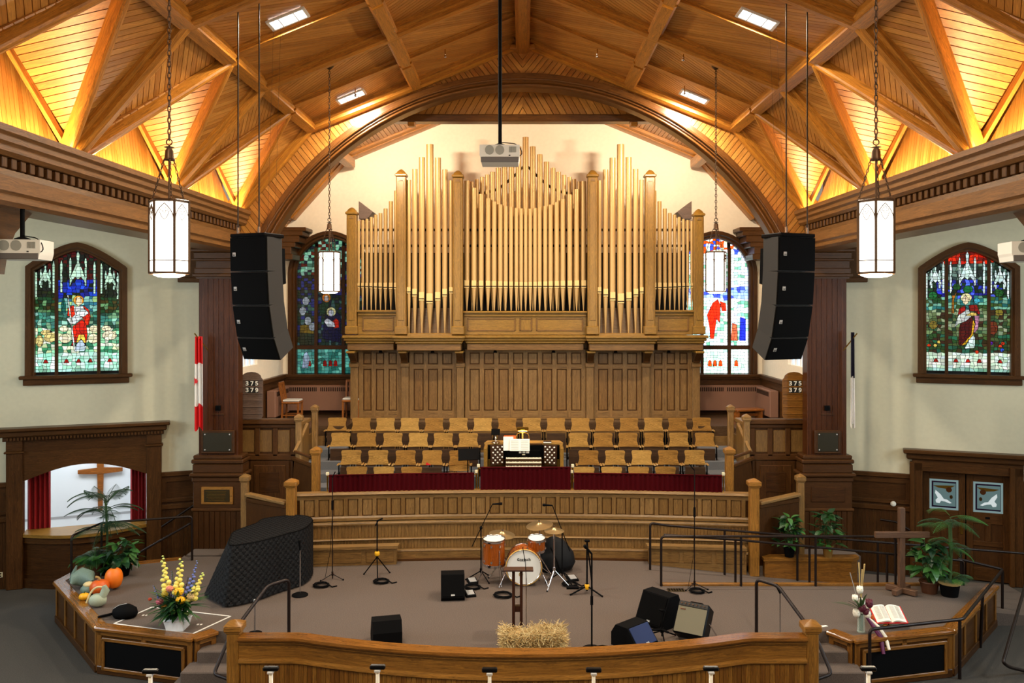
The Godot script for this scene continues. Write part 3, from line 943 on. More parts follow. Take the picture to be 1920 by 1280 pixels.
# s = -1 the shepherd on the left, s = 1 the sower on the right; x from -0.76 to 0.76, y from 0 to 2.36
func aisle_glass(parent: Node, xf: Transform3D, s: float) -> void:
	var W := 0.765
	var lights := []
	var head := func(x: float) -> float: return 2.44 - 0.45 * pow(absf(x) / W, 1.45)
	for b in [[-0.765, -0.40], [-0.345, 0.345], [0.40, 0.765]]:
		var p := PackedVector2Array([Vector2(b[0], 0.0), Vector2(b[1], 0.0)])
		for k in 7: 
			var x := lerpf(b[1], b[0], k / 6.0)
			p.append(Vector2(x, head.call(x) - 0.06))
		lights.append(p)
	var S := []
	var q := func(l: Array) -> PackedVector2Array: return px(l, 515.0, 1160.0, W / 340.0, 2.38 / 1010.0, 0.0, 0.0)
	if s < 0:
		S.append([q.call([430, 520, 440, 518, 494, 975, 482, 980]), Color(0.9, 0.95, 0.9)])
		S.append([q.call([497, 545, 520, 532, 545, 545, 546, 590, 520, 612, 498, 590]), Color(0.98, 0.88, 0.72)])
		S.append([ell(0.012, 1.41, 0.095, 0.095), Color(0.95, 0.62, 0.20)])
		S.append([q.call([540, 640, 575, 640, 600, 670, 560, 700, 500, 690, 505, 655]), SNOW])
		S.append([q.call([435, 625, 480, 603, 492, 680, 470, 705, 432, 690]), Color(0.90, 0.16, 0.04)])
		S.append([q.call([555, 605, 600, 640, 614, 700, 598, 770, 578, 770, 548, 700, 576, 680]), Color(0.86, 0.14, 0.04)])
		S.append([q.call([480, 615, 555, 610, 576, 680, 548, 712, 490, 762, 455, 760, 425, 715, 470, 690]), Color(0.86, 0.90, 0.90)])
		S.append([q.call([476, 780, 548, 720, 580, 770, 590, 850, 578, 930, 566, 850, 520, 850, 492, 925, 466, 945]), Color(0.82, 0.10, 0.03)])
		S.append([q.call([520, 845, 568, 850, 582, 945, 540, 885, 492, 945]), Color(0.96, 0.82, 0.30)])
		S.append([q.call([490, 945, 540, 885, 580, 950, 565, 990, 490, 990]), Color(0.80, 0.90, 0.96)])
		S.append([q.call([382, 600, 400, 530, 420, 600, 420, 670, 384, 670]), Color(0.02, 0.36, 0.34)])
		for e in [[415, 880, 48, 40], [300, 870, 50, 42], [635, 885, 45, 42], [765, 860, 60, 40], [405, 800, 36, 26], [640, 800, 36, 28], [218, 900, 30, 50], [270, 830, 45, 22], [740, 800, 40, 24]]:
			S.append([ell((e[0] - 515) * W / 340.0, (1160 - e[1]) * 2.38 / 1010.0, e[2] * W / 340.0, e[3] * 2.38 / 1010.0), Color(0.98, 0.94, 0.78) if e[0] > 350 else Color(0.88, 0.80, 0.50)])
	else:
		S.append([q.call([480, 535, 500, 522, 522, 540, 522, 585, 500, 600, 482, 585]), Color(0.98, 0.90, 0.74)])
		S.append([ell(-0.02, 1.46, 0.10, 0.09), Color(0.98, 0.93, 0.70)])
		S.append([q.call([545, 665, 585, 668, 590, 690, 500, 690]), Color(0.98, 0.84, 0.40)])
		S.append([q.call([450, 630, 500, 605, 500, 650, 440, 690]), Color(0.62, 0.05, 0.04)])
		S.append([q.call([525, 600, 590, 600, 615, 670, 600, 690, 585, 660, 530, 650]), Color(0.52, 0.04, 0.04)])
		S.append([q.call([480, 640, 530, 640, 545, 700, 500, 740, 445, 760, 415, 790, 440, 700]), Color(0.86, 0.90, 0.88)])
		S.append([q.call([470, 720, 545, 695, 560, 720, 545, 850, 470, 940, 445, 935, 450, 800]), Color(0.30, 0.02, 0.03)])
		S.append([q.call([555, 700, 575, 760, 560, 850, 500, 935, 460, 945, 540, 850]), Color(0.98, 0.74, 0.12)])
		S.append([q.call([570, 690, 610, 690, 600, 800, 575, 830, 560, 850, 578, 760]), Color(0.78, 0.52, 0.66)])
		S.append([q.call([545, 860, 575, 860, 575, 960, 490, 970, 510, 935]), SNOW])
		S.append([q.call([395, 520, 412, 520, 440, 470, 410, 560, 412, 670, 390, 670]), Color(0.66, 0.42, 0.12)])
		for e in [[520, 470, 40, 34, 0], [430, 450, 30, 30, 1], [240, 520, 36, 34, 0], [270, 560, 34, 30, 1], [760, 500, 40, 34, 1], [245, 770, 36, 36, 2], [760, 665, 34, 32, 2], [715, 790, 38, 60, 3], [590, 565, 24, 26, 4]]:
			S.append([ell((e[0] - 515) * W / 340.0, (1160 - e[1]) * 2.38 / 1010.0, e[2] * W / 340.0, e[3] * 2.38 / 1010.0, 9), [Color(0.05, 0.42, 0.20), Color(0.06, 0.30, 0.12), Color(0.50, 0.44, 0.14), Color(0.42, 0.16, 0.06), Color(0.25, 0.75, 0.85)][e[4]]])
		for e in [[210, 945, 0], [290, 915, 1], [260, 945, 1], [700, 920, 2], [790, 920, 0], [590, 995, 0], [785, 975, 3], [770, 945, 0]]:
			S.append([ell((e[0] - 515) * W / 340.0, (1160 - e[1]) * 2.38 / 1010.0, 0.035, 0.035, 8), [Color(0.92, 0.22, 0.06), Color(1.0, 0.86, 0.40), Color(0.32, 0.06, 0.62), Color(0.15, 0.35, 0.9)][e[2]]])
	# pale stone canopies
	var pale := Color(0.72, 0.88, 0.78) if s < 0 else Color(0.86, 0.97, 0.95)
	for c in [[515, 150, 1.0], [262, 240, 0.72], [768, 250, 0.72]]:
		var k: float = c[2]
		var l := []
		for m in [[0, 0], [14, 30], [8, 90], [40, 170], [66, 230], [66, 300], [48, 250], [22, 215], [0, 240], [-22, 215], [-48, 250], [-66, 300], [-66, 230], [-40, 170], [-8, 90], [-14, 30]]:
			l.append_array([c[0] + m[0] * k, c[1] + m[1] * k])
		S.append([q.call(l), pale])
	for c in [[455, 190, 250], [575, 190, 250], [385, 220, 280], [645, 225, 280], [325, 225, 275], [700, 235, 270], [190, 300, 240], [830, 310, 240], [230, 290, 170], [295, 290, 170], [735, 300, 170], [800, 300, 170]]:
		S.append([q.call([c[0], c[1], c[0] + 10, c[1] + 45, c[0] + 8, c[1] + c[2], c[0] - 8, c[1] + c[2], c[0] - 10, c[1] + 45]), pale])
	for x in [265, 425, 520, 610, 768]:
		S.append([q.call([x - 20, 1085, x + 20, 1085, x + 10, 1060, x, 1052, x - 10, 1060]), Color(0.70, 0.08, 0.05)])
	var bg := func(c: Vector2, r: RandomNumberGenerator) -> Color:
		var y := c.y / 2.38
		var x := c.x / W
		if y < 0.035: return pick(r, [Color(0.5, 0.72, 0.62), Color(0.65, 0.85, 0.8)])
		if y < 0.155: return pick(r, [MINT, SNOW, Color(0.72, 0.95, 0.85)] if s < 0 else [SNOW, Color(0.92, 0.96, 0.88), Color(0.8, 0.92, 0.8)])
		if s < 0:
			if y < 0.36: return pick(r, [Color(0.55, 0.85, 0.66), Color(0.85, 0.92, 0.72), Color(0.20, 0.52, 0.36), Color(0.9, 0.95, 0.85)])
			if y < 0.50: return pick(r, [Color(0.22, 0.52, 0.46), Color(0.55, 0.78, 0.70), Color(0.10, 0.30, 0.24), Color(0.42, 0.60, 0.46)])
			if y < 0.62: return pick(r, [Color(0.62, 0.78, 0.50), Color(0.14, 0.42, 0.52), Color(0.52, 0.80, 0.75)]) if absf(x) < 0.45 else pick(r, [Color(0.10, 0.16, 0.05), Color(0.04, 0.22, 0.12), Color(0.22, 0.18, 0.05), Color(0.35, 0.55, 0.35)])
			if y < 0.76: return pick(r, [Color(0.05, 0.16, 0.70), Color(0.10, 0.30, 0.85), Color(0.03, 0.10, 0.45)]) if absf(x) < 0.5 and r.randf() < 0.75 else pick(r, [DEEP, Color(0.04, 0.10, 0.04), Color(0.08, 0.14, 0.05)])
			return pick(r, [DEEP, Color(0.10, 0.03, 0.03), Color(0.26, 0.02, 0.03), Color(0.04, 0.10, 0.08)])
		if y < 0.30: return pick(r, [Color(0.12, 0.26, 0.12), Color(0.24, 0.32, 0.16), Color(0.10, 0.36, 0.26), Color(0.20, 0.14, 0.07)])
		if y < 0.52: return pick(r, [Color(0.42, 0.52, 0.34), Color(0.55, 0.62, 0.48), Color(0.16, 0.30, 0.18), Color(0.30, 0.36, 0.20), Color(0.20, 0.12, 0.06)])
		if y < 0.62: return pick(r, [Color(0.10, 0.42, 0.42), Color(0.45, 0.70, 0.60), Color(0.20, 0.32, 0.14)])
		if y < 0.76: return pick(r, [Color(0.14, 0.20, 0.80), Color(0.30, 0.42, 0.95), Color(0.08, 0.10, 0.5)]) if absf(x) < 0.75 and r.randf() < 0.7 else pick(r, [Color(0.05, 0.22, 0.12), Color(0.04, 0.12, 0.10)])
		if y > 0.90: return pick(r, [Color(0.72, 0.06, 0.02), Color(0.85, 0.16, 0.04), Color(0.4, 0.03, 0.02)])
		return pick(r, [Color(0.42, 0.55, 0.50), Color(0.20, 0.30, 0.28), Color(0.10, 0.16, 0.14)])
	leaded(parent, lights, xf, 0.078, 0.062, S, bg, 1.2 if s < 0 else 1.05, 100 + int(s))

func chancel_window(s: float) -> void:
	var side := "left" if s < 0 else "right"
	var w := struct("window_3" if s < 0 else "window_4", "%s stained glass window beside the organ on the %s" % ["dark blue and green" if s < 0 else "dazzling white and red", side], "window")
	var z := -21.5
	var xf := Transform3D(Basis(Vector3(s, 0, 0), Vector3.UP, Vector3(0, 0, 1)), Vector3(0, 0, z - 0.16))
	# casing and tracery
	var path := []
	var o := pointed(4.86, 0.99, 3.66, 6.25, 1.02)
	for k in range(1, o.size()): path.append(Vector3(s * o[k].x, o[k].y, z))
	path.append(Vector3(s * o[0].x, o[0].y, z))
	var cen := Vector3(s * 4.86, 5.6, z)
	var pr := [0.06, 0.05, -0.06, 0.05, -0.06, -0.04, -0.01, -0.07, -0.01, -0.11, 0.04, -0.14, 0.16, -0.14, 0.16, 0.05]
	var prof := PackedVector2Array()
	for k in range(0, pr.size(), 2): prof.append(Vector2(pr[k] * s, pr[k + 1]))
	var ups := []
	for p in path:
		var u: Vector3 = p - Vector3(cen.x, clampf(p.y, 3.6, 6.25), z)
		u.z = 0
		ups.append(u.normalized())
	part(w, "casing", sh().sweep(prof, path, Vector3.UP, ups), M.dark[1])
	part(w, "sill", sh().box(Vector3(s * 4.86, 3.68, z + 0.05), Vector3(2.3, 0.07, 0.2), 0.01), M.dark[0])
	for x in [4.54, 5.23]:
		part(w, "mullion", sh().span(Vector3(s * (x - 0.04), 3.68, z - 0.18), Vector3(s * (x + 0.04), 6.95 if x < 5 else 6.9, z - 0.08)), M.dark[2])
	part(w, "transom", sh().span(Vector3(s * 4.0, 4.33, z - 0.175), Vector3(s * 5.75, 4.43, z - 0.07)), M.dark[2])
	var whole := pointed(4.86, 0.86, 3.72, 6.25, 0.90)
	var lights := []
	for b in [[3.9, 4.5], [4.58, 5.19], [5.27, 5.9]]:
		for h in [[3.7, 4.33], [4.43, 7.4]]:
			lights.append_array(Geometry2D.intersect_polygons(whole, PackedVector2Array([Vector2(b[0], h[0]), Vector2(b[1], h[0]), Vector2(b[1], h[1]), Vector2(b[0], h[1])])))
	var S := []
	if s < 0:
		S.append([ell(4.98, 5.62, 0.06, 0.08, 10), Color(0.75, 0.72, 0.68)])
		S.append([ell(4.98, 5.64, 0.11, 0.12, 12), Color(0.75, 0.42, 0.10)])
		S.append([ell(4.86, 5.25, 0.07, 0.09, 10), Color(0.80, 0.82, 0.88)])
		S.append([ell(4.86, 5.28, 0.12, 0.12, 12), Color(0.80, 0.78, 0.55)])
		S.append([pv([4.95, 4.9, 5.05, 5.05, 4.95, 5.12, 4.78, 5.0, 4.75, 4.9]), Color(0.82, 0.84, 0.88)])
		S.append([pv([4.66, 5.05, 4.74, 5.12, 4.84, 5.02, 4.78, 4.86, 4.66, 4.88]), Color(0.72, 0.10, 0.04)])
		S.append([pv([4.62, 5.2, 4.78, 5.3, 5.02, 5.15, 5.1, 4.6, 4.62, 4.5]), Color(0.03, 0.04, 0.20)])
		S.append([pv([5.06, 5.5, 4.9, 5.55, 4.98, 5.25, 5.15, 5.2, 5.16, 5.45]), Color(0.06, 0.18, 0.10)])
		for e in [[5.50, 5.55], [5.45, 5.05], [5.58, 5.30], [5.34, 4.9]]: S.append([ell(e[0], e[1], 0.09, 0.11, 10), Color(0.62, 0.66, 0.70)])
		S.append([pv([5.3, 4.95, 5.65, 4.95, 5.66, 4.75, 5.3, 4.72]), Color(0.42, 0.34, 0.04)])
		S.append([pv([5.28, 4.72, 5.66, 4.75, 5.66, 4.44, 5.28, 4.44]), Color(0.08, 0.13, 0.06)])
		S.append([pv([5.45, 3.85, 5.6, 3.85, 5.56, 4.2, 5.48, 4.28, 5.4, 4.1]), Color(0.66, 0.75, 0.85)])
	else:
		S.append([pv([4.68, 5.2, 4.82, 5.5, 4.95, 5.6, 5.02, 5.45, 5.0, 5.0, 4.92, 5.1, 4.85, 4.6, 4.76, 4.6, 4.74, 4.9]), Color(0.95, 0.16, 0.04)])
		S.append([pv([5.0, 5.55, 5.15, 5.5, 5.17, 5.3, 5.06, 5.3]), Color(0.95, 0.2, 0.05)])
		S.append([pv([5.28, 4.55, 5.46, 4.55, 5.44, 4.95, 5.32, 5.0]), Color(0.80, 0.36, 0.22)])
		S.append([pv([5.50, 4.55, 5.66, 4.55, 5.66, 5.1, 5.52, 5.15]), Color(0.08, 0.16, 0.85)])
	for x in [4.25, 4.75, 4.88, 5.02, 5.42]:
		S.append([pv([x - 0.05, 3.9, x + 0.05, 3.9, x + 0.04, 4.02, x, 4.06, x - 0.04, 4.02]), Color(0.6, 0.06, 0.04) if s < 0 else Color(0.95, 0.30, 0.05)])
	var bg := func(c: Vector2, r: RandomNumberGenerator) -> Color:
		if s < 0:
			if c.y < 4.4: return pick(r, [Color(0.16, 0.48, 0.44), Color(0.40, 0.75, 0.68), Color(0.30, 0.62, 0.58)])
			if c.y < 5.8: return pick(r, [Color(0.05, 0.14, 0.10), Color(0.06, 0.10, 0.16), Color(0.10, 0.16, 0.08), Color(0.10, 0.14, 0.40), Color(0.20, 0.34, 0.32)])
			if c.y < 6.2: return pick(r, [Color(0.06, 0.09, 0.05), Color(0.10, 0.14, 0.10), Color(0.12, 0.14, 0.42)])
			return pick(r, [Color(0.50, 0.80, 0.66), Color(0.20, 0.42, 0.34), Color(0.08, 0.12, 0.20), Color(0.36, 0.06, 0.05), Color(0.62, 0.85, 0.75)])
		if c.y > 6.75: return pick(r, [Color(0.9, 0.3, 0.06), Color(0.95, 0.97, 0.8), Color(0.2, 0.3, 0.85), SNOW])
		if c.y < 4.4: return pick(r, [SNOW, SNOW, Color(0.75, 0.95, 0.85)])
		if absf(c.y - 5.75) < 0.14: return pick(r, [Color(0.22, 0.32, 0.95), Color(0.6, 0.75, 1.0)])
		return pick(r, [Color(1, 1, 1), SNOW, SNOW, Color(0.72, 0.98, 0.90), Color(0.82, 0.88, 1.0), Color(0.45, 0.75, 0.62)])
	leaded(w, lights, xf, 0.085, 0.075, S, bg, 0.65 if s < 0 else 2.2, 200 + int(s))
	part(w, "light_stop_sheet", sh().span(Vector3(s * 3.8, 3.6, z - 0.3), Vector3(s * 5.92, 7.35, z - 0.26)), M.lead)  # unseen opaque sheet added to keep outside light from leaking round the glass

# ---------------------------------------------------------------- slanting aisle walls, pillars, proscenium and door
var wall_a := 0.375
func wall_xf(s: float) -> Transform3D:                # x along the wall away from the pillar, y up, z into the room
	var c := cos(wall_a); var sn := sin(wall_a)
	return Transform3D(Basis(Vector3(s * c, 0, sn), Vector3.UP, Vector3(-s * sn, 0, c)), Vector3(s * 6.4, 0, -17.75))

# a box in wall coordinates
func wb(s_: Sh, xf: Transform3D, a: Vector3, b: Vector3, bev := 0.0) -> Sh:
	return s_.box(xf * ((a + b) * 0.5), (b - a).abs(), bev, xf.basis)

func wbox(p: Node, called: String, xf: Transform3D, a: Vector3, b: Vector3, m: Material, bev := 0.0) -> void:
	part(p, called, wb(sh(), xf, a, b, bev), m)

func side_walls() -> void:
	for s: float in [-1.0, 1.0]:
		var side := "left" if s < 0 else "right"
		var xf := wall_xf(s)
		var w := struct("wall_left" if s < 0 else "wall_right", "cream plaster wall around the %s stained glass window" % side, "wall")
		# plaster, leaving the window and the opening below free
		var win := PackedVector2Array([Vector2(1.68, 4.0), Vector2(3.42, 4.0)])
		for k in 13:
			var x := lerpf(3.42, 1.68, k / 12.0)
			win.append(Vector2(x, 6.66 - 0.45 * pow(absf(x - 2.55) / 0.87, 1.45)))
		var hole := pv([1.12, -0.3, 3.62, -0.3, 3.62, 2.5, 1.12, 2.5]) if s < 0 else pv([1.62, -0.3, 3.42, -0.3, 3.42, 2.2, 1.62, 2.2])
		for half in [pv([-0.3, -0.3, 2.55, -0.3, 2.55, 8.3, -0.3, 8.3]), pv([2.55, -0.3, 6.4, -0.3, 6.4, 8.3, 2.55, 8.3])]:
			for a in Geometry2D.clip_polygons(half, win):
				for b in Geometry2D.clip_polygons(a, hole):
					part(w, "plaster", sh().prism(b, 0.2, xf.translated_local(Vector3(0, 0, -0.2))), M.wall_cream)
		# window: casing, sill, mullions, glass
		var wi := struct("window_1" if s < 0 else "window_2", "pointed stained glass window on the %s showing a %s" % [side, "robed shepherd in red among sheep" if s < 0 else "robed sower in dark red among plants"], "window")
		var path := []
		var ups := []
		path.append(xf * Vector3(1.72, 4.0, 0)); ups.append(xf.basis * Vector3(-1, 0, 0))
		for k in 15:
			var x := lerpf(1.72, 3.38, k / 14.0)
			var y := 6.60 - 0.45 * pow(absf(x - 2.55) / 0.83, 1.45)
			path.append(xf * Vector3(x, y, 0))
			ups.append(xf.basis * (Vector3(-1, 0.6, 0) if k == 0 else Vector3(1, 0.6, 0) if k == 14 else Vector3((x - 2.55) * 0.5, 1, 0)).normalized())
		path.append(xf * Vector3(3.38, 4.0, 0)); ups.append(xf.basis * Vector3(1, 0, 0))
		var cp := PackedVector2Array()
		for q in [[0.07, 0.07], [0.07, -0.03], [0.03, -0.06], [0.03, -0.09], [-0.06, -0.10], [-0.10, -0.10], [-0.10, 0.07]]: cp.append(Vector2(q[0] * s, q[1]))
		part(wi, "casing", sh().sweep(cp, path, Vector3.UP, ups), M.dark[0])
		wbox(wi, "sill", xf, Vector3(1.56, 4.0, -0.05), Vector3(3.54, 4.07, 0.16), M.dark[0], 0.015)
		wbox(wi, "sill_apron", xf, Vector3(1.62, 3.88, -0.02), Vector3(3.48, 4.0, 0.08), M.dark[1], 0.01)
		wbox(wi, "light_stop_sheet", xf, Vector3(1.6, 3.95, -0.2), Vector3(3.5, 6.7, -0.17), M.lead)  # added behind the glass, out of sight, to stop sky light at the edges
		for x in [-0.3725, 0.3725]:
			wbox(wi, "mullion", xf, Vector3(2.55 + x - 0.03, 4.05, -0.12), Vector3(2.55 + x + 0.03, 6.45, -0.03), M.dark[2])
		aisle_glass(wi, xf * Transform3D(Basis(Vector3(s, 0, 0), Vector3.UP, Vector3(0, 0, 1)), Vector3(2.55, 4.12, -0.09)), s)
		# wainscot
		var cols := [[0.0, 1.05], [3.75, 6.3]] if s < 0 else [[0.0, 1.55], [3.48, 6.3]]
		for c in cols:
			wbox(w, "wainscot_cap", xf, Vector3(c[0], 1.95, 0), Vector3(c[1], 2.04, 0.09), M.dark[0], 0.012)
			wbox(w, "wainscot_rail", xf, Vector3(c[0], 1.84, 0), Vector3(c[1], 1.95, 0.05), M.dark[1])
			wbox(w, "wainscot_back", xf, Vector3(c[0], 1.3, 0), Vector3(c[1], 1.84, 0.02), M.dark[2])
			wbox(w, "wainscot_rail", xf, Vector3(c[0], 1.42, 0), Vector3(c[1], 1.5, 0.06), M.dark[1], 0.01)
			wbox(w, "wainscot_rail", xf, Vector3(c[0], 1.28, 0), Vector3(c[1], 1.38, 0.07), M.dark[0], 0.012)
			var n := maxi(1, int((c[1] - c[0]) / 0.9))
			for k in n + 1:
				var x: float = lerpf(c[0] + 0.06, c[1] - 0.06, float(k) / n)
				wbox(w, "wainscot_stile", xf, Vector3(x - 0.06, 1.5, 0), Vector3(x + 0.06, 1.84, 0.05), M.dark[1])
			var x2: float = c[0]
			while x2 < c[1] - 0.02:
				wbox(w, "wainscot_board", xf, Vector3(x2 + 0.0015, 0.0, 0), Vector3(minf(x2 + 0.0735, c[1]), 1.28, 0.025), M.dark[1 + rng.randi() % 2])
				x2 += 0.075
		pillar(s)
		# heavy bracket between pillar and outer wall, above
		var br := struct("trim_8" if s < 0 else "trim_9", "curved dark bracket beside the %s pillar under the cornice beam" % side, "bracket")
		var bp := PackedVector2Array([Vector2(0, 5.95), Vector2(0.75, 5.95)])
		for k in 11:
			var a := PI / 2 * k / 10.0
			bp.append(Vector2(1.9 - 1.1 * cos(a), 6.0 + 1.45 * sin(a)))
		bp.append(Vector2(1.9, 7.9)); bp.append(Vector2(0, 7.9))
		part(br, "spandrel", sh().prism(bp, 0.12, xf.translated_local(Vector3(-0.1, 0, 0.02))), M.dark[2])
		wbox(br, "moulding", xf, Vector3(-0.1, 5.9, 0.0), Vector3(0.72, 6.0, 0.22), M.dark[0], 0.015)
		# bracket of the near pillar, under the cornice beam at the frame edge
		var nb := struct("trim_13" if s < 0 else "trim_14", "dark bracket and pillar under the cornice beam at the %s frame edge" % side, "bracket")
		part(nb, "bracket", sh().prism(pv([8.4, 5.75, 9.42, 5.75, 9.48, 6.0, 9.62, 6.22, 9.95, 6.48, 8.4, 6.48]), 0.28, Transform3D(Basis(Vector3(0, 0, -1), Vector3.UP, Vector3(s, 0, 0)), Vector3(s * 5.72, 0, 0))), M.dark[3])
		part(nb, "pillar", sh().span(Vector3(s * 5.6, 0, -8.3), Vector3(s * 6.1, 6.48, -9.1), 0.02), M.dark[2])
		if s < 0: proscenium(xf)
		else: door(xf)

func pillar(s: float) -> void:
	var side := "left" if s < 0 else "right"
	var p := struct("trim_10" if s < 0 else "trim_11", "tall reddish brown panelled pillar at the %s of the arch" % side, "pillar")
	var x0 := 5.50; var x1 := 6.34
	var zc := ARCH_Z - 0.16
	part(p, "core", sh().box(Vector3(s * 5.96, 4.1, zc), Vector3(0.70, 6.2, 0.24)), M.red_oak)
	for e in [[5.62, 0.09], [6.30, 0.09]]:
		part(p, "stile", sh().box(Vector3(s * e[0], 4.15, zc), Vector3(e[1], 5.0, 0.30), 0.012), M.red_oak)
	for k in 6:
		part(p, "shaft_board", sh().box(Vector3(s * (5.70 + k * 0.104), 4.3, zc + 0.13), Vector3(0.1, 4.6, 0.02), 0.005), M.red_oak)
	for q in [[6.02, 0.06, 0.98], [6.1, 0.12, 0.92], [6.32, 0.05, 1.0], [6.40, 0.14, 0.94], [6.5, 0.06, 1.04]]:
		part(p, "capital_band", sh().box(Vector3(s * 5.96, q[0], zc), Vector3(q[2], q[1], q[2] - 0.54), 0.015), M.dark[1])
	part(p, "capital", sh().box(Vector3(s * 5.96, 6.2, zc), Vector3(0.86, 0.5, 0.34)), M.dark[2])
	# stepped plinth
	for q in [[2.46, 0.08, 0.96], [2.38, 0.08, 1.02], [2.24, 0.18, 0.98], [2.12, 0.07, 1.08], [2.03, 0.1, 1.0]]:
		part(p, "plinth_course", sh().box(Vector3(s * 5.96, q[0], zc), Vector3(q[2], q[1], q[2] - 0.56), 0.02), M.dark[2])
	part(p, "plinth_block", sh().box(Vector3(s * 5.96, 1.72, zc), Vector3(0.96, 0.56, 0.4), 0.015), M.dark[2])
	part(p, "plinth_course", sh().box(Vector3(s * 5.96, 1.44, zc), Vector3(1.02, 0.06, 0.46), 0.015), M.dark[1])
	part(p, "plinth_base", sh().box(Vector3(s * 5.96, 0.7, zc), Vector3(0.95, 1.44, 0.38)), M.dark[3])
	for k in 9:
		part(p, "base_board", sh().box(Vector3(s * (5.54 + k * 0.105), 0.72, zc + 0.2), Vector3(0.098, 1.4, 0.025), 0.005), M.dark[2 + k % 2])
	var zf := zc + 0.16
	var fr := thing("wall_plaque", "dark framed plaque low on the %s pillar shaft" % side, "plaque", Vector3(s * 5.96, 2.76, zf + 0.0), 0.0, "pillar plaques")
	part(fr, "frame", sh().box(Vector3(0, 0, 0.02), Vector3(0.66 if s < 0 else 0.52, 0.46, 0.04), 0.015), M.dark[3])
	part(fr, "tablet", sh().box(Vector3(0, 0, 0.042), Vector3(0.56 if s < 0 else 0.4, 0.37, 0.02), 0.008), M.plaque)
	for a in [-1, 1]:
		for b in [-1, 1]: part(fr, "bolt", sh().ball(Vector3(a * (0.24 if s < 0 else 0.17), b * 0.15, 0.055), Vector3.ONE * 0.015, 8, 5), M.grey_mark)
	if s < 0:
		var pq := thing("wall_plaque", "bronze plaque in a golden wooden frame on the left pillar plinth", "plaque", Vector3(-5.96, 1.72, zc + 0.2), 0.0, "pillar plaques")
		part(pq, "frame", sh().box(Vector3(0, 0, 0.015), Vector3(0.62, 0.34, 0.03), 0.01), M.front[0])
		part(pq, "tablet", sh().box(Vector3(0, 0, 0.03), Vector3(0.5, 0.24, 0.02), 0.006), M.bronze)
		for k in 7: part(pq, "text_line", sh().box(Vector3((rng.randf() - 0.5) * 0.03, 0.085 - k * 0.028, 0.0415), Vector3(0.3 + rng.randf() * 0.1, 0.007, 0.002)), M.brass)
	else:
		part(p, "plinth_panel", sh().box(Vector3(s * 5.96, 1.74, zc + 0.205), Vector3(0.66, 0.3, 0.02), 0.01), M.dark[3])
	var so := thing("wall_socket", "small black socket box on the %s pillar shaft" % side, "socket", Vector3(s * 5.96, 3.42, zc + 0.14), 0.0, "pillar sockets")
	part(so, "box", sh().box(Vector3(0, 0, 0.02), Vector3(0.1, 0.1, 0.05), 0.008), M.black)
	for a in [-1, 1]: part(so, "jack", sh().box(Vector3(a * 0.022, 0, 0.047), Vector3(0.025, 0.05, 0.006)), M.black_gloss)
	part(so, "ledge", sh().box(Vector3(0, -0.12, 0.012), Vector3(0.24, 0.015, 0.03)), M.dark[0])

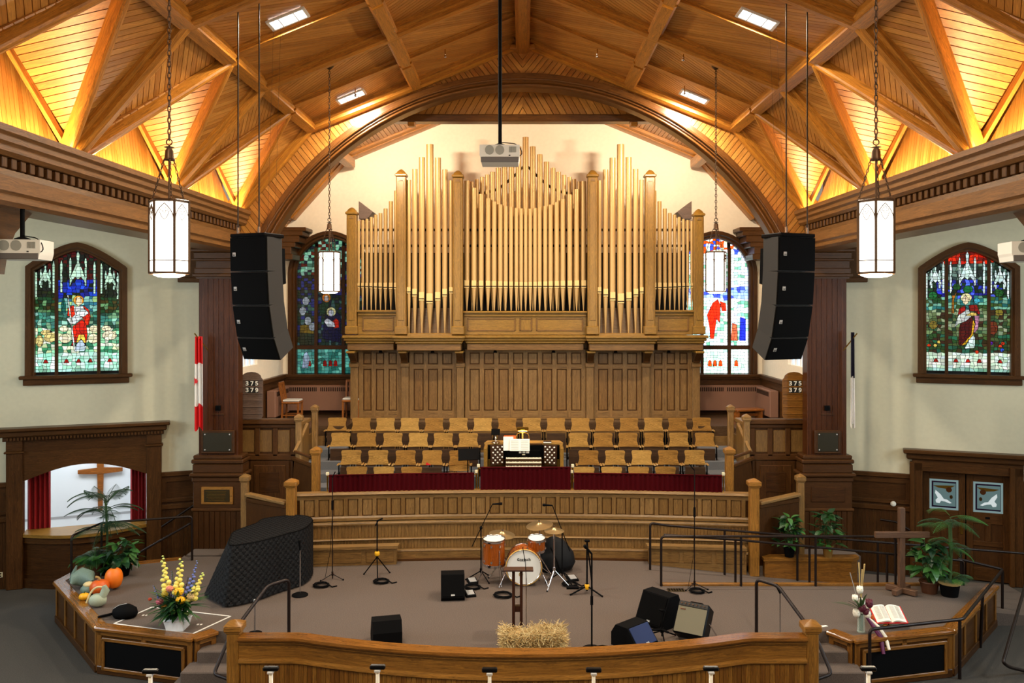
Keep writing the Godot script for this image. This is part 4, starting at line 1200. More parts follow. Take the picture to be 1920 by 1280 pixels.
func proscenium(xf: Transform3D) -> void:
	var p := struct("trim_12", "dark carved wooden proscenium with a flat arch over the small side stage", "proscenium")
	# arched front board
	var arch := PackedVector2Array([Vector2(1.3, 2.05)])
	for k in 17:
		var t := k / 16.0
		arch.append(Vector2(lerpf(1.3, 3.47, t), 2.05 + 0.27 * sin(PI * t)))
	arch.append_array([Vector2(3.47, 2.62), Vector2(1.3, 2.62)])
	part(p, "arch_board", sh().prism(arch, 0.12, xf), M.dark[0])
	for x in [[1.02, 1.3], [3.47, 3.75]]:
		wbox(p, "pilaster", xf, Vector3(x[0], 0, -0.1), Vector3(x[1], 2.62, 0.16), M.dark[1], 0.012)
		wbox(p, "capital", xf, Vector3(x[0] - 0.03, 2.6, -0.1), Vector3(x[1] + 0.03, 2.64, 0.2), M.dark[0], 0.01)
		wbox(p, "pilaster", xf, Vector3(x[0], 2.64, -0.1), Vector3(x[1], 2.86, 0.17), M.dark[1], 0.01)
	wbox(p, "frieze", xf, Vector3(1.3, 2.62, 0), Vector3(3.47, 2.86, 0.13), M.dark[2])
	wbox(p, "dentil_band", xf, Vector3(0.98, 2.84, 0), Vector3(3.8, 2.92, 0.2), M.dark[2])
	for k in 46: wbox(p, "dentil", xf, Vector3(1.0 + k * 0.06, 2.855, 0.2), Vector3(1.035 + k * 0.06, 2.905, 0.235), M.dark[0])
	wbox(p, "cornice", xf, Vector3(0.92, 2.92, 0), Vector3(3.86, 3.03, 0.26), M.dark[0], 0.02)
	wbox(p, "cornice", xf, Vector3(0.86, 3.03, 0), Vector3(3.92, 3.09, 0.34), M.dark[0], 0.015)
	# bowed apron below the opening
	var ap := PackedVector2Array()
	for k in 17:
		var t := k / 16.0
		ap.append(Vector2(lerpf(1.3, 3.47, t), 0.14 + 0.42 * sin(PI * t)))
	ap.append_array([Vector2(3.47, -0.25), Vector2(1.3, -0.25)])
	# lies flat: x along wall, y out of the wall, thickness upwards
	var fl := Transform3D(Basis(xf.basis.x, xf.basis.z, Vector3.UP), xf.origin)
	part(p, "apron_ledge", sh().prism(ap, 0.06, fl.translated_local(Vector3(0, 0, 0.98))), M.oak)
	var ap2 := PackedVector2Array()
	for v in ap: ap2.append(Vector2(v.x, v.y - 0.05))
	part(p, "apron_moulding", sh().prism(ap2, 0.1, fl.translated_local(Vector3(0, 0, 0.86))), M.dark[0])
	var ap3 := PackedVector2Array()
	for v in ap: ap3.append(Vector2(v.x, v.y - 0.1))
	part(p, "apron", sh().prism(ap3, 0.86, fl), M.dark[3])
	part(p, "apron_base", sh().prism(ap2, 0.18, fl), M.dark[3])
	# the little white room behind
	var rm := struct("wall_side_stage", "bright white walls of the small side stage with a wooden cross", "wall")
	var D := -1.9
	wbox(rm, "rear_wall", xf, Vector3(0.6, 0.3, D - 0.1), Vector3(4.6, 3.2, D), M.white)
	wbox(rm, "end_wall", xf, Vector3(0.5, 0.3, D), Vector3(0.6, 3.2, -0.2), M.white)
	wbox(rm, "end_wall", xf, Vector3(4.6, 0.3, D), Vector3(4.7, 3.2, -0.2), M.white)
	wbox(rm, "top", xf, Vector3(0.5, 3.1, D), Vector3(4.7, 3.2, -0.2), M.white)
	wbox(rm, "stage_floor", xf, Vector3(0.5, 0.3, D), Vector3(4.7, 0.6, -0.2), M.white)
	var hr := thing("baseboard_heater", "pale baseboard heater along the white rear wall of the side stage", "heater", xf * Vector3(2.5, 0.62, D + 0.05), atan2(xf.basis.z.x, xf.basis.z.z))
	part(hr, "body", sh().box(Vector3(0, 0.14, 0), Vector3(3.0, 0.26, 0.08), 0.01), M.white)
	part(hr, "grille", sh().box(Vector3(0, 0.26, 0.042), Vector3(2.9, 0.05, 0.01)), M.grey_mark)
	var cr := thing("wall_cross", "plain brown wooden cross on the white rear wall of the side stage", "cross", xf * Vector3(2.30, 1.0, D + 0.03), atan2(xf.basis.z.x, xf.basis.z.z))
	part(cr, "upright", sh().prism(pv([-0.045, -0.05, 0.045, -0.05, 0.075, 1.3, -0.075, 1.3]), 0.04, Transform3D(Basis(), Vector3(0, 0.0, 0))), M.chair_wood)
	part(cr, "arm", sh().prism(pv([-0.44, 0.79, -0.04, 0.76, 0.04, 0.76, 0.44, 0.79, 0.44, 0.87, 0.04, 0.9, -0.04, 0.9, -0.44, 0.87]), 0.05), M.chair_wood)
	var ol := AreaLight3D.new()
	ol.name = "side_stage_light"
	ol.area_size = Vector2(2.4, 0.6)
	ol.light_color = Color(0.93, 0.97, 1.0)
	ol.light_energy = 5.0
	ol.shadow_enabled = true
	ol.transform = Transform3D(Basis(xf.basis.x, -xf.basis.z, Vector3.UP), xf * Vector3(2.5, 3.04, -0.95))
	var fx := thing("ceiling_panel_light", "long white ceiling light inside the side stage", "lamp", xf * Vector3(2.5, 3.08, -0.95), atan2(xf.basis.z.x, xf.basis.z.z))
	part(fx, "diffuser", sh().box(Vector3(0, 0.0, 0), Vector3(2.4, 0.03, 0.6)), glow(Color(0.95, 0.98, 1.0), 2.0))
	add_child(ol)
	# curtains
	for c in [[1.32, 1.62], [3.05, 3.46]]:
		var cu := thing("stage_curtain", "red velvet curtain at the %s end of the side stage opening" % ("right" if c[0] < 2 else "left"), "curtain", Vector3.ZERO, 0.0, "side stage curtains")
		var pts := []
		var n := 40
		var s_ := sh()
		for j in 2:
			for k in n:
				var row := []
				for m in [[k, j], [k + 1, j], [k + 1, j + 1], [k, j + 1]]:
					var t: float = float(m[0]) / n
					var y: float = lerpf(1.0, 2.33, m[1] / 2.0)
					row.append(xf * Vector3(lerpf(c[0], c[1], t), y, -0.28 + 0.04 * sin(t * 30.0) + 0.015 * sin(t * 71.0 + y)))
				var tt := (k + 0.5) / n
				var nn: Vector3 = xf.basis * Vector3(-cos(tt * 30.0) * 30.0 * 0.04 / (c[1] - c[0]), 0, 1).normalized()
				s_.quad(row[0], row[1], row[2], row[3], nn, Vector2.ZERO, Vector2.RIGHT, Vector2.ONE, Vector2.DOWN)
		part(cu, "cloth", s_, M.curtain)

func door(xf: Transform3D) -> void:
	var d := struct("door_1", "pair of brown wooden doors with dove pictures in their glass", "door")
	var x0 := 1.74; var x1 := 3.30
	for x in [[x0 - 0.2, x0], [x1, x1 + 0.2]]:
		wbox(d, "casing", xf, Vector3(x[0], 0, -0.1), Vector3(x[1], 2.3, 0.1), M.dark[1], 0.015)
		wbox(d, "casing_bead", xf, Vector3(x[0] - 0.04, 0, 0), Vector3(x[0] + 0.05, 2.3, 0.14), M.dark[0], 0.012)
	wbox(d, "head_casing", xf, Vector3(x0 - 0.2, 2.12, -0.1), Vector3(x1 + 0.2, 2.36, 0.1), M.dark[1], 0.012)
	wbox(d, "cornice", xf, Vector3(x0 - 0.3, 2.36, 0), Vector3(x1 + 0.3, 2.48, 0.16), M.dark[0], 0.02)
	wbox(d, "cornice", xf, Vector3(x0 - 0.36, 2.48, 0), Vector3(x1 + 0.36, 2.56, 0.26), M.dark[0], 0.015)
	wbox(d, "backing", xf, Vector3(x0 - 0.1, 0, -0.24), Vector3(x1 + 0.1, 2.2, -0.14), M.black)
	for k in 2:
		var a := x0 + k * (x1 - x0) / 2 + 0.01
		var b := a + (x1 - x0) / 2 - 0.02
		var lf := Node3D.new(); lf.name = "door_leaf"; d.add_child(lf, true)
		var zt := -0.05
		wbox(lf, "stile", xf, Vector3(a, 0.02, zt - 0.05), Vector3(a + 0.12, 2.1, zt), M.dark[1], 0.006)
		wbox(lf, "stile", xf, Vector3(b - 0.12, 0.02, zt - 0.05), Vector3(b, 2.1, zt), M.dark[1], 0.006)
		for r in [[0.02, 0.28], [0.70, 0.80], [1.14, 1.36], [1.96, 2.1]]:
			wbox(lf, "rail", xf, Vector3(a + 0.12, r[0], zt - 0.05), Vector3(b - 0.12, r[1], zt), M.dark[1], 0.006)
		wbox(lf, "stile", xf, Vector3((a + b) / 2 - 0.05, 0.80, zt - 0.05), Vector3((a + b) / 2 + 0.05, 1.14, zt), M.dark[1], 0.006)
		wbox(lf, "panel", xf, Vector3(a + 0.1, 0.26, zt - 0.04), Vector3(b - 0.1, 1.16, zt - 0.02), M.dark[2])
		# glass with a dove
		var g0 := Vector3(a + 0.12, 1.36, zt - 0.03)
		wbox(lf, "glass_border", xf, g0, Vector3(b - 0.12, 1.96, zt - 0.02), glass_mat(Color(0.62, 0.74, 0.74), 0.45))
		wbox(lf, "glass_border_dark", xf, g0 + Vector3(0.04, 0.04, 0.01), Vector3(b - 0.16, 1.92, zt - 0.016), glass_mat(Color(0.10, 0.06, 0.16), 0.4))
		wbox(lf, "glass", xf, g0 + Vector3(0.07, 0.07, 0.014), Vector3(b - 0.17, 1.89, zt - 0.012), glass_mat(Color(0.46, 0.60, 0.60), 0.45))
		var f := 1.0 if k == 1 else -1.0
		var pic := xf * Transform3D(Basis(Vector3(f, 0, 0), Vector3.UP, Vector3(0, 0, 1)), Vector3((a + b) / 2, 1.66, zt - 0.008))
		part(lf, "dove", sh().prism(pv([-0.14, -0.16, -0.06, -0.10, 0.0, -0.09, 0.06, 0.0, 0.15, 0.08, 0.16, 0.02, 0.11, -0.07, 0.15, -0.12, 0.14, -0.17, 0.08, -0.18, 0.05, -0.13, -0.02, -0.14, -0.1, -0.17]), 0.004, pic), glass_mat(Color(0.9, 0.94, 0.92), 0.75))
		part(lf, "garland", sh().prism(pv([-0.2, 0.19, 0.2, 0.17, 0.1, 0.13, -0.08, 0.11]), 0.004, pic), glass_mat(Color(0.42, 0.28, 0.06), 0.4))
		part(lf, "blossom", sh().prism(ell(-0.09, 0.10, 0.055, 0.055, 9), 0.005, pic), glass_mat(Color(0.30, 0.14, 0.05), 0.4))
		part(lf, "blossom", sh().prism(ell(-0.13, -0.04, 0.03, 0.04, 8), 0.005, pic), glass_mat(Color(0.26, 0.14, 0.06), 0.4))
		if k == 1: wbox(lf, "name_plate", xf, Vector3((a + b) / 2 - 0.05, 1.24, zt), Vector3((a + b) / 2 + 0.03, 1.28, zt + 0.006), M.black)
		if k == 0: wbox(lf, "push_plate", xf, Vector3(b - 0.09, 0.9, zt), Vector3(b - 0.04, 1.2, zt + 0.01), M.brass)

# ---------------------------------------------------------------- pipe organ
# one pipe standing at its foot: cylinder, mouth and tapering foot, as three meshes
func pipe(parent: Node, x: float, z: float, foot_y: float, mouth_y: float, top_y: float, r: float, foot_r := 0.012) -> void:
	var b := sh()
	b.lathe([Vector2(r, mouth_y + r * 2.3), Vector2(r, top_y), Vector2(r, top_y), Vector2(r * 0.9, top_y), Vector2(r * 0.9, top_y), Vector2(r * 0.9, top_y - 0.3)], 14, Transform3D(Basis(), Vector3(x, 0, z)))
	# flattened front above the mouth keeps the round behind
	b.lathe([Vector2(r, mouth_y - 0.01), Vector2(r, mouth_y + r * 2.3)], 14, Transform3D(Basis(), Vector3(x, 0, z)))
	var p := part(parent, "pipe", b, M.pipe)
	var f := sh()
	f.lathe([Vector2(foot_r, foot_y), Vector2(r * 0.98, mouth_y - 0.02)], 12, Transform3D(Basis(), Vector3(x, 0, z)))
	part(p, "foot", f, M.pipe)
	var m := sh()
	m.box(Vector3(x, mouth_y + r * 1.15, z + r * 0.93), Vector3(r * 1.72, r * 2.1, r * 0.3), r * 0.08)
	m.box(Vector3(x, mouth_y - 0.03, z + r * 0.93), Vector3(r * 1.72, 0.028, r * 0.34), 0.004)
	part(p, "mouth", m, M.pipe_lip)
	part(p, "mouth_slot", sh().box(Vector3(x, mouth_y - 0.006, z + r * 0.8), Vector3(r * 1.66, 0.02, r * 0.4)), M.pipe_in)

func organ() -> void:
	var o := thing("pipe_organ", "huge pipe organ with golden pipes in an oak case behind the choir", "pipe organ", Vector3(0.06, 2.72, -20.2))
	var k80 := 1.0 / 79.2
	var X := func(px_: float) -> float: return (px_ - 984.5) * k80
	var Y := func(py: float) -> float: return (577.0 - py) * k80 + EYE - 2.72
	# pipe fields, left half; the right half mirrors it
	for s: float in [-1.0, 1.0]:
		var fx := func(px_: float) -> float: return X.call(px_) * (1.0 if s < 0 else -1.0)
		var ax := [671.5, 679, 687, 695, 703.5, 712.5, 722, 732, 742]
		var ay := [414, 412, 410, 406.5, 402, 399, 390.5, 377, 357]
		for k in 9:
			pipe(o, fx.call(ax[k]), -0.06, Y.call(581), Y.call(536 + k * 0.35), Y.call(ay[k]), (2.6 + k * 0.2) * k80)
		var bx := [768, 779, 792, 807, 822, 835, 846.5]
		var by := [339, 319, 297, 273, 298, 320, 340]
		var bm := [547, 552.5, 560, 565, 560, 552.5, 547]
		var br := [3.9, 5.0, 5.6, 6.8, 5.6, 5.0, 3.9]
		for k in 7:
			pipe(o, fx.call(bx[k]), 0.14, Y.call(624), Y.call(bm[k]), Y.call(by[k]), br[k] * k80)
	var cx := [875, 888.5, 902, 915, 926.5, 938, 948, 958, 968, 977, 985.5, 994, 1003, 1011.6, 1022, 1032, 1043.5, 1055, 1068, 1081, 1094]
	var cy := [339, 352.5, 364, 372, 378, 383.5, 386.5, 388.5, 390, 391, 391, 391.3, 390, 389, 386.5, 384, 379, 373, 365, 355, 340]
	for k in 21:
		var t: float = absf(k - 10) / 10.0
		pipe(o, X.call(cx[k]), 0.0, Y.call(582.5), Y.call(536.5), Y.call(cy[k]), (3.5 + 1.6 * t) * k80)
	var dx := [883, 892.5, 902.5, 912.5, 922.5, 933.5, 945.5, 958.5, 971.8, 985.3, 999, 1012.6, 1025, 1037.5, 1048, 1058.5, 1069, 1078, 1087.6]
	var dy := [336.5, 332, 328, 323.5, 318, 310.6, 299, 285, 270, 252, 270, 285, 299, 310.6, 318, 324, 328, 332, 336.5]
	for k in 19:
		var t: float = absf(k - 9) / 9.0
		pipe(o, X.call(dx[k]), -0.34, Y.call(582), Y.call(536), Y.call(dy[k]), (5.8 - 2.2 * t) * k80)
	# posts with caps
	for q in [[661, 393, 0.06], [755, 324, 0.22], [860, 326, 0.22], [1109, 325, 0.22], [1215.5, 325, 0.22], [1308, 396, 0.06]]:
		var x: float = X.call(q[0])
		var top: float = Y.call(q[1] + 10)
		var z: float = q[2]
		part(o, "post", sh().span(Vector3(x - 0.115, Y.call(625), z - 0.12), Vector3(x + 0.115, top, z + 0.1), 0.02), M.oak)
		part(o, "post_panel", sh().span(Vector3(x - 0.07, Y.call(600), z + 0.1), Vector3(x + 0.07, top - 0.12, z + 0.115), 0.01), M.oak)
		part(o, "post_base", sh().span(Vector3(x - 0.145, Y.call(626), z - 0.14), Vector3(x + 0.145, Y.call(611), z + 0.14), 0.015), M.oak)
		var cap := sh()
		cap.box(Vector3(x, top + 0.03, z), Vector3(0.28, 0.07, 0.28), 0.02)
		cap.lathe([Vector2(0.15, top + 0.06), Vector2(0.12, top + 0.11), Vector2(0.05, top + 0.16), Vector2(0.0, top + 0.175)], 4, Transform3D(Basis(Vector3.UP, PI / 4), Vector3(x, 0, z)))
		part(o, "post_cap", cap, M.oak)
		part(o, "post_ornament", sh().prism(pv([-0.05, 0, 0.05, 0, 0.03, 0.04, 0, 0.07, -0.03, 0.04]), 0.015, Transform3D(Basis(), Vector3(x, top - 0.1, z + 0.1))), M.oak_panel[1])
	# frames below the pipe fields
	var panel_field := func(x0: float, x1: float, ytop: float, z: float, panels: Array) -> void:
		part(o, "field_board", sh().span(Vector3(x0, Y.call(627), z - 0.1), Vector3(x1, ytop - 0.04, z)), M.oak)
		part(o, "field_ledge", sh().span(Vector3(x0 - 0.02, ytop - 0.05, z - 0.12), Vector3(x1 + 0.02, ytop, z + 0.1), 0.012), M.oak)
		part(o, "field_moulding", sh().span(Vector3(x0, ytop - 0.13, z - 0.06), Vector3(x1, ytop - 0.08, z + 0.05), 0.012), M.oak)
		for p in panels:
			var a: float = lerpf(x0, x1, p[0]); var b: float = lerpf(x0, x1, p[1])
			var y0: float = Y.call(620); var y1: float = ytop - 0.17
			for e in [[a, b, y0, y0 + 0.025], [a, b, y1 - 0.025, y1], [a, a + 0.025, y0, y1], [b - 0.025, b, y0, y1]]:
				part(o, "panel_bead", sh().span(Vector3(e[0], e[2], z), Vector3(e[1], e[3], z + 0.025), 0.006), M.oak_panel[3])
			part(o, "panel", sh().span(Vector3(a + 0.025, y0 + 0.025, z), Vector3(b - 0.025, y1 - 0.025, z + 0.006)), M.oak)
	panel_field.call(X.call(671), X.call(746), Y.call(581), 0.02, [[0.12, 0.9]])
	panel_field.call(X.call(1226), X.call(1299), Y.call(581), 0.02, [[0.1, 0.88]])
	panel_field.call(X.call(870), X.call(1099), Y.call(583), 0.08, [[0.03, 0.42], [0.455, 0.555], [0.59, 0.97]])
	for q in [[766, 850], [1120, 1206]]:
		part(o, "toe_board", sh().span(Vector3(X.call(q[0]), Y.call(629), 0.0), Vector3(X.call(q[1]), Y.call(624), 0.3), 0.01), M.oak)
		part(o, "back_board", sh().span(Vector3(X.call(q[0] - 3), Y.call(629), -0.1), Vector3(X.call(q[1] + 3), Y.call(577), -0.06)), M.oak_panel[2])
	# dark inside of the case and the rods that hold the pipes
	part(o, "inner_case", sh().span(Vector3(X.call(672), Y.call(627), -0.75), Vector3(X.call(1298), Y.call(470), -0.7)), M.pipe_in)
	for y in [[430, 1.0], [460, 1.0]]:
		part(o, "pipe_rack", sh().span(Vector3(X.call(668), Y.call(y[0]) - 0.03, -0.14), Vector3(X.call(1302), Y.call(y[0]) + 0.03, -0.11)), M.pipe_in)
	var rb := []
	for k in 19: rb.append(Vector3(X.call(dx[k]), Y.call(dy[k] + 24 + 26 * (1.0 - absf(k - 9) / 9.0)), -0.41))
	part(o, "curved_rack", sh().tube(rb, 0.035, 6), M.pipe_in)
	# pedal box tops seen behind the outer fields
	for s: float in [-1.0, 1.0]:
		part(o, "swell_shutter", sh().prism(pv([0, 0, 0.34, -0.26, 0.2, -0.42, 0.0, -0.42]), 0.5, Transform3D(Basis(Vector3(-s, 0, 0), Vector3.UP, Vector3(0, 0, 1)), Vector3(s * 3.98, Y.call(375), -0.7))), M.pale_board)
	# cornice in three breaks
	for q in [[646, 748, 0.18], [740, 874, 0.36], [868, 1101, 0.16], [1095, 1230, 0.36], [1222, 1323, 0.18]]:
		var a: float = X.call(q[0]); var b: float = X.call(q[1]); var z: float = q[2]
		part(o, "cornice", sh().span(Vector3(a, Y.call(633), -0.5), Vector3(b, Y.call(628), z + 0.14), 0.015), M.oak)
		part(o, "cornice", sh().span(Vector3(a + 0.03, Y.call(638.5), -0.5), Vector3(b - 0.03, Y.call(633), z + 0.09), 0.02), M.oak)
		part(o, "cornice", sh().span(Vector3(a + 0.07, Y.call(643), -0.5), Vector3(b - 0.07, Y.call(638.5), z + 0.05), 0.015), M.oak)
		part(o, "fascia", sh().span(Vector3(a + 0.1, Y.call(656), -0.5), Vector3(b - 0.1, Y.call(643), z), 0.012), M.oak_panel[3])
	# brackets and pilasters
	for x_ in [661, 757, 862, 1107, 1213, 1308]:
		var x: float = X.call(x_)
		var pr := PackedVector2Array([Vector2(-0.22, Y.call(657)), Vector2(0.26, Y.call(657)), Vector2(0.26, Y.call(661))])
		for k in 8:
			var t := k / 7.0
			pr.append(Vector2(lerpf(0.22, -0.06, sin(t * PI / 2)), lerpf(Y.call(663), Y.call(680), t)))
		pr.append(Vector2(-0.22, Y.call(680)))
		part(o, "bracket", sh().prism(pr, 0.15, Transform3D(Basis(Vector3(0, 0, 1), Vector3.UP, Vector3(-1, 0, 0)), Vector3(x + 0.075, 0, 0))), M.dark[0])
		part(o, "bracket_cap", sh().span(Vector3(x - 0.1, Y.call(661), -0.2), Vector3(x + 0.1, Y.call(657), 0.3), 0.012), M.oak)
		part(o, "pilaster", sh().span(Vector3(x - 0.09, 0, -0.4), Vector3(x + 0.09, Y.call(680), -0.16), 0.01), M.oak_panel[0])
		part(o, "pilaster_cap", sh().span(Vector3(x - 0.11, Y.call(689), -0.4), Vector3(x + 0.11, Y.call(681), -0.12), 0.012), M.oak_panel[1])
	# lower panelled front
	part(o, "panel_wall", sh().span(Vector3(X.call(665), -0.02, -0.5), Vector3(X.call(1305), Y.call(655), -0.27)), M.dark[0])
	var bays := [[668, 750, 3], [764, 855, 3], [870, 1100, 8], [1114, 1206, 3], [1220, 1302, 3]]
	for b in bays:
		var x0: float = X.call(b[0]); var x1: float = X.call(b[1]); var n: int = b[2]
		var zf := -0.27
		for r in [[655, 662], [684, 693], [772, 785]]:
			part(o, "rail", sh().span(Vector3(x0, Y.call(r[1]), zf), Vector3(x1, Y.call(r[0]), zf + 0.035), 0.008), M.oak_panel[1])
		for k in n + 1:
			var x := lerpf(x0 + 0.06, x1 - 0.06, float(k) / n)
			part(o, "stile", sh().span(Vector3(x - 0.055, Y.call(785), zf), Vector3(x + 0.055, Y.call(655), zf + 0.036), 0.008), M.oak_panel[k % 2])
			if k < n:
				var xa := x + 0.055; var xb := lerpf(x0 + 0.06, x1 - 0.06, float(k + 1) / n) - 0.055
				for h in [[662, 684], [693, 772]]:
					var y0: float = Y.call(h[1]); var y1: float = Y.call(h[0])
					part(o, "panel", sh().span(Vector3(xa + 0.02, y0 + 0.02, zf), Vector3(xb - 0.02, y1 - 0.02, zf + 0.016), 0.008), M.oak_panel[(k * 3 + n) % 4])
		part(o, "base_board", sh().span(Vector3(x0 - 0.05, 0, zf), Vector3(x1 + 0.05, Y.call(785), zf + 0.05), 0.01), M.oak_panel[1])
	# small clip lamps under the cornice
	for x_ in [712, 810, 928, 1038, 1155, 1255]:
		var x: float = X.call(x_)
		part(o, "clip_lamp", sh().lathe([Vector2(0.0, 0.06), Vector2(0.025, 0.05), Vector2(0.05, -0.03), Vector2(0.045, -0.03)], 10, Transform3D(Basis(), Vector3(x, Y.call(659), -0.1))), M.black_gloss)

# ---------------------------------------------------------------- platform, barrier, railings
func bent(pts: Array, r := 0.06) -> Array:           # rounds the corners of a pipe path
	var out := [pts[0]]
	for k in range(1, pts.size() - 1):
		var a: Vector3 = pts[k] + (pts[k - 1] - pts[k]).normalized() * r
		var b: Vector3 = pts[k] + (pts[k + 1] - pts[k]).normalized() * r
		for q in 5:
			var t := q / 4.0
			out.append(a.lerp(pts[k], t).lerp(pts[k].lerp(b, t), t))
	out.append(pts[-1])
	return out

func front_d(x: float) -> float:                     # depth of the low front barrier
	return 10.38 + 0.062 * x * x if absf(x) < 2.85 else 10.885

func choir_d(x: float) -> float:                     # depth of the choir parapet
	return 16.15 - 0.0175 * x * x

func stage() -> void:
	var st := struct("floor_platform", "grey brown carpeted platform with wooden edge", "floor")
	var poly := PackedVector2Array()
	var left := [[-3.72, 11.0], [-3.72, 12.3], [-4.5, 12.43], [-4.70, 12.19], [-6.25, 12.62], [-7.96, 14.66], [-7.9, 15.6], [-7.0, 15.75], [-6.42, 16.0], [-6.42, 16.2], [-5.4, 16.2]]
	for x in range(-14, 15): poly.append(Vector2(x * 0.25, -front_d(x * 0.25) - 0.1))
	var rt := [[3.72, 11.0], [3.72, 12.3], [4.5, 12.43], [4.70, 12.12], [6.25, 12.5], [7.96, 14.45], [2.3, 14.45], [2.3, 16.2]]
	for p in rt: poly.append(Vector2(p[0], -p[1]))
	for k in range(left.size() - 1, -1, -1): poly.append(Vector2(left[k][0], -left[k][1]))
	# outline lies in x and z, thickness upwards
	var flat := Transform3D(Basis(Vector3.RIGHT, Vector3.BACK, Vector3.UP), Vector3.ZERO)
	part(st, "carpet", sh().prism(poly, 0.64, flat.translated_local(Vector3(0, 0, 0.04))), M.carpet)
	# under the choir, and the ramp strip on the right
	part(st, "carpet", sh().span(Vector3(-6.4, 0.0, -16.15), Vector3(6.4, STAGE, -17.6)), M.carpet)
	var ramp := struct("floor_ramp", "carpeted ramp behind the right railing sloping down to the doors", "floor")
	var rz0 := -14.45; var rz1 := -16.2
	var h1 := 0.12
	var rs := sh()
	rs.sheet(Vector3(2.3, STAGE, rz0), Vector3(9.2, h1, rz0), Vector3(9.2, h1, rz1), Vector3(2.3, STAGE, rz1))
	rs.sheet(Vector3(2.3, 0, rz0 - 0.001), Vector3(9.2, 0, rz0 - 0.001), Vector3(9.2, h1, rz0 - 0.001), Vector3(2.3, STAGE, rz0 - 0.001))
	rs.sheet(Vector3(9.2, 0, rz0), Vector3(9.2, h1, rz0), Vector3(9.2, h1, rz1), Vector3(9.2, 0, rz1))
	part(ramp, "carpet", rs, M.carpet)
	part(ramp, "kerb", sh().span(Vector3(2.36, STAGE - 0.3, -14.5), Vector3(7.4, STAGE + 0.04, -14.42), 0.01), M.front[1])
	# faces of the platform: panels, stiles and a nosing
	var sides := [[[-4.5, 12.43], [-4.70, 12.19]], [[-4.70, 12.19], [-6.25, 12.62]], [[-6.25, 12.62], [-7.96, 14.66]], [[-7.96, 14.66], [-7.9, 15.6]], [[-7.9, 15.6], [-7.0, 15.75]], [[-7.0, 15.75], [-6.42, 16.0]], [[4.5, 12.43], [4.70, 12.12]], [[4.70, 12.12], [6.25, 12.5]], [[6.25, 12.5], [7.96, 14.45]]]
	for e in sides:
		var a := Vector3(e[0][0], 0, -e[0][1]); var b := Vector3(e[1][0], 0, -e[1][1])
		var L := (b - a).length()
		var dir := (b - a).normalized()
		var out := Vector3(dir.z, 0, -dir.x)
		if out.dot((a + b) * 0.5 - Vector3(0, 0, -14.3)) < 0: out = -out               # away from the middle
		if absf(a.x) < 4.8 and L < 0.6: out = Vector3(-signf(a.x), 0, 0.4).normalized()
		var bas := Basis(dir, Vector3.UP, dir.cross(Vector3.UP))
		if bas.z.dot(out) < 0: bas = Basis(-dir, Vector3.UP, (-dir).cross(Vector3.UP)); 
		var mid := (a + b) * 0.5
		part(st, "nosing", sh().box(mid + Vector3(0, STAGE - 0.02 + 0.0015 * (sides.find(e) % 3), 0), Vector3(L + 0.06, 0.06, 0.2), 0.015, bas), M.gloss_oak)
		part(st, "apron", sh().box(mid + Vector3(0, 0.33, 0) + bas.z * 0.02, Vector3(L, 0.62, 0.03), 0.0, bas), M.dark[1])
		part(st, "skirting", sh().box(mid + Vector3(0, 0.06, 0) + bas.z * 0.05, Vector3(L, 0.12, 0.05), 0.01, bas), M.dark[2])
		part(st, "apron_rail", sh().box(mid + Vector3(0, 0.60, 0) + bas.z * 0.045, Vector3(L, 0.07, 0.025), 0.006, bas), M.front[2])
		var n := maxi(1, int(L / 0.55))
		for k in n + 1:
			part(st, "apron_stile", sh().box(a.lerp(b, clampf(float(k) / n, 0.03 / L, 1.0 - 0.03 / L)) + Vector3(0, 0.33, 0) + bas.z * 0.045, Vector3(0.08, 0.6, 0.025), 0.006, bas), M.front[2])
		if L > 1.4 and a.x * b.x > 0 and absf(b.x) < 6.5:      # loudspeaker cloth let into the front faces
			var gr := thing("speaker_grille", "black cloth grille let into the %s front face of the platform" % ("left" if a.x < 0 else "right"), "grille", mid + bas.z * 0.06, atan2(bas.z.x, bas.z.z), "platform grilles")
			part(gr, "cloth", sh().box(Vector3(0, 0.3, 0), Vector3(L - 0.28, 0.4, 0.02)), M.black)
			for q in [[0.0, 0.52, L - 0.2, 0.05], [0.0, 0.09, L - 0.2, 0.05]]:
				part(gr, "frame_rail", sh().box(Vector3(q[0], q[1], 0.012), Vector3(q[2], q[3], 0.03), 0.006), M.front[2])
			for q in [-1, 1]: part(gr, "frame_stile", sh().box(Vector3(q * (L / 2 - 0.12), 0.3, 0.012), Vector3(0.05, 0.46, 0.03), 0.006), M.front[2])
	# carpeted steps beside the barrier
	for s: float in [-1.0, 1.0]:
		var sp := struct("steps_left" if s < 0 else "steps_right", "carpeted steps up to the platform at the %s end of the front barrier" % ("left" if s < 0 else "right"), "steps")
		for k in 3:
			var y := 0.51 - k * 0.17
			part(sp, "step", sh().span(Vector3(s * 3.86, 0.0, -12.5), Vector3(s * (4.62 + k * 0.12), y, -12.1 + k * 0.3), 0.015), M.carpet)
	# front barrier: rail, frieze, moulding and upright boards
	var fb := thing("front_barrier", "low curved golden oak barrier along the front of the platform", "barrier", Vector3(0, 0, -10.9))
	var line := []
	for k in 61:
		var x := lerpf(-3.62, 3.62, k / 60.0)
		line.append(Vector3(x, 0, 10.9 - front_d(x)))
	var mk := func(pr: Array, y: float) -> Sh:
		var pts := []
		for p in line: pts.append(p + Vector3(0, y, 0))
		return sh().sweep(pv(pr), pts, Vector3.UP)
	# sideways of the sweep is +z towards the room
	part(fb, "top_rail", mk.call([-0.14, 0, 0.06, 0, 0.07, 0.02, 0.06, 0.05, -0.14, 0.05], 1.14), M.gloss_oak)
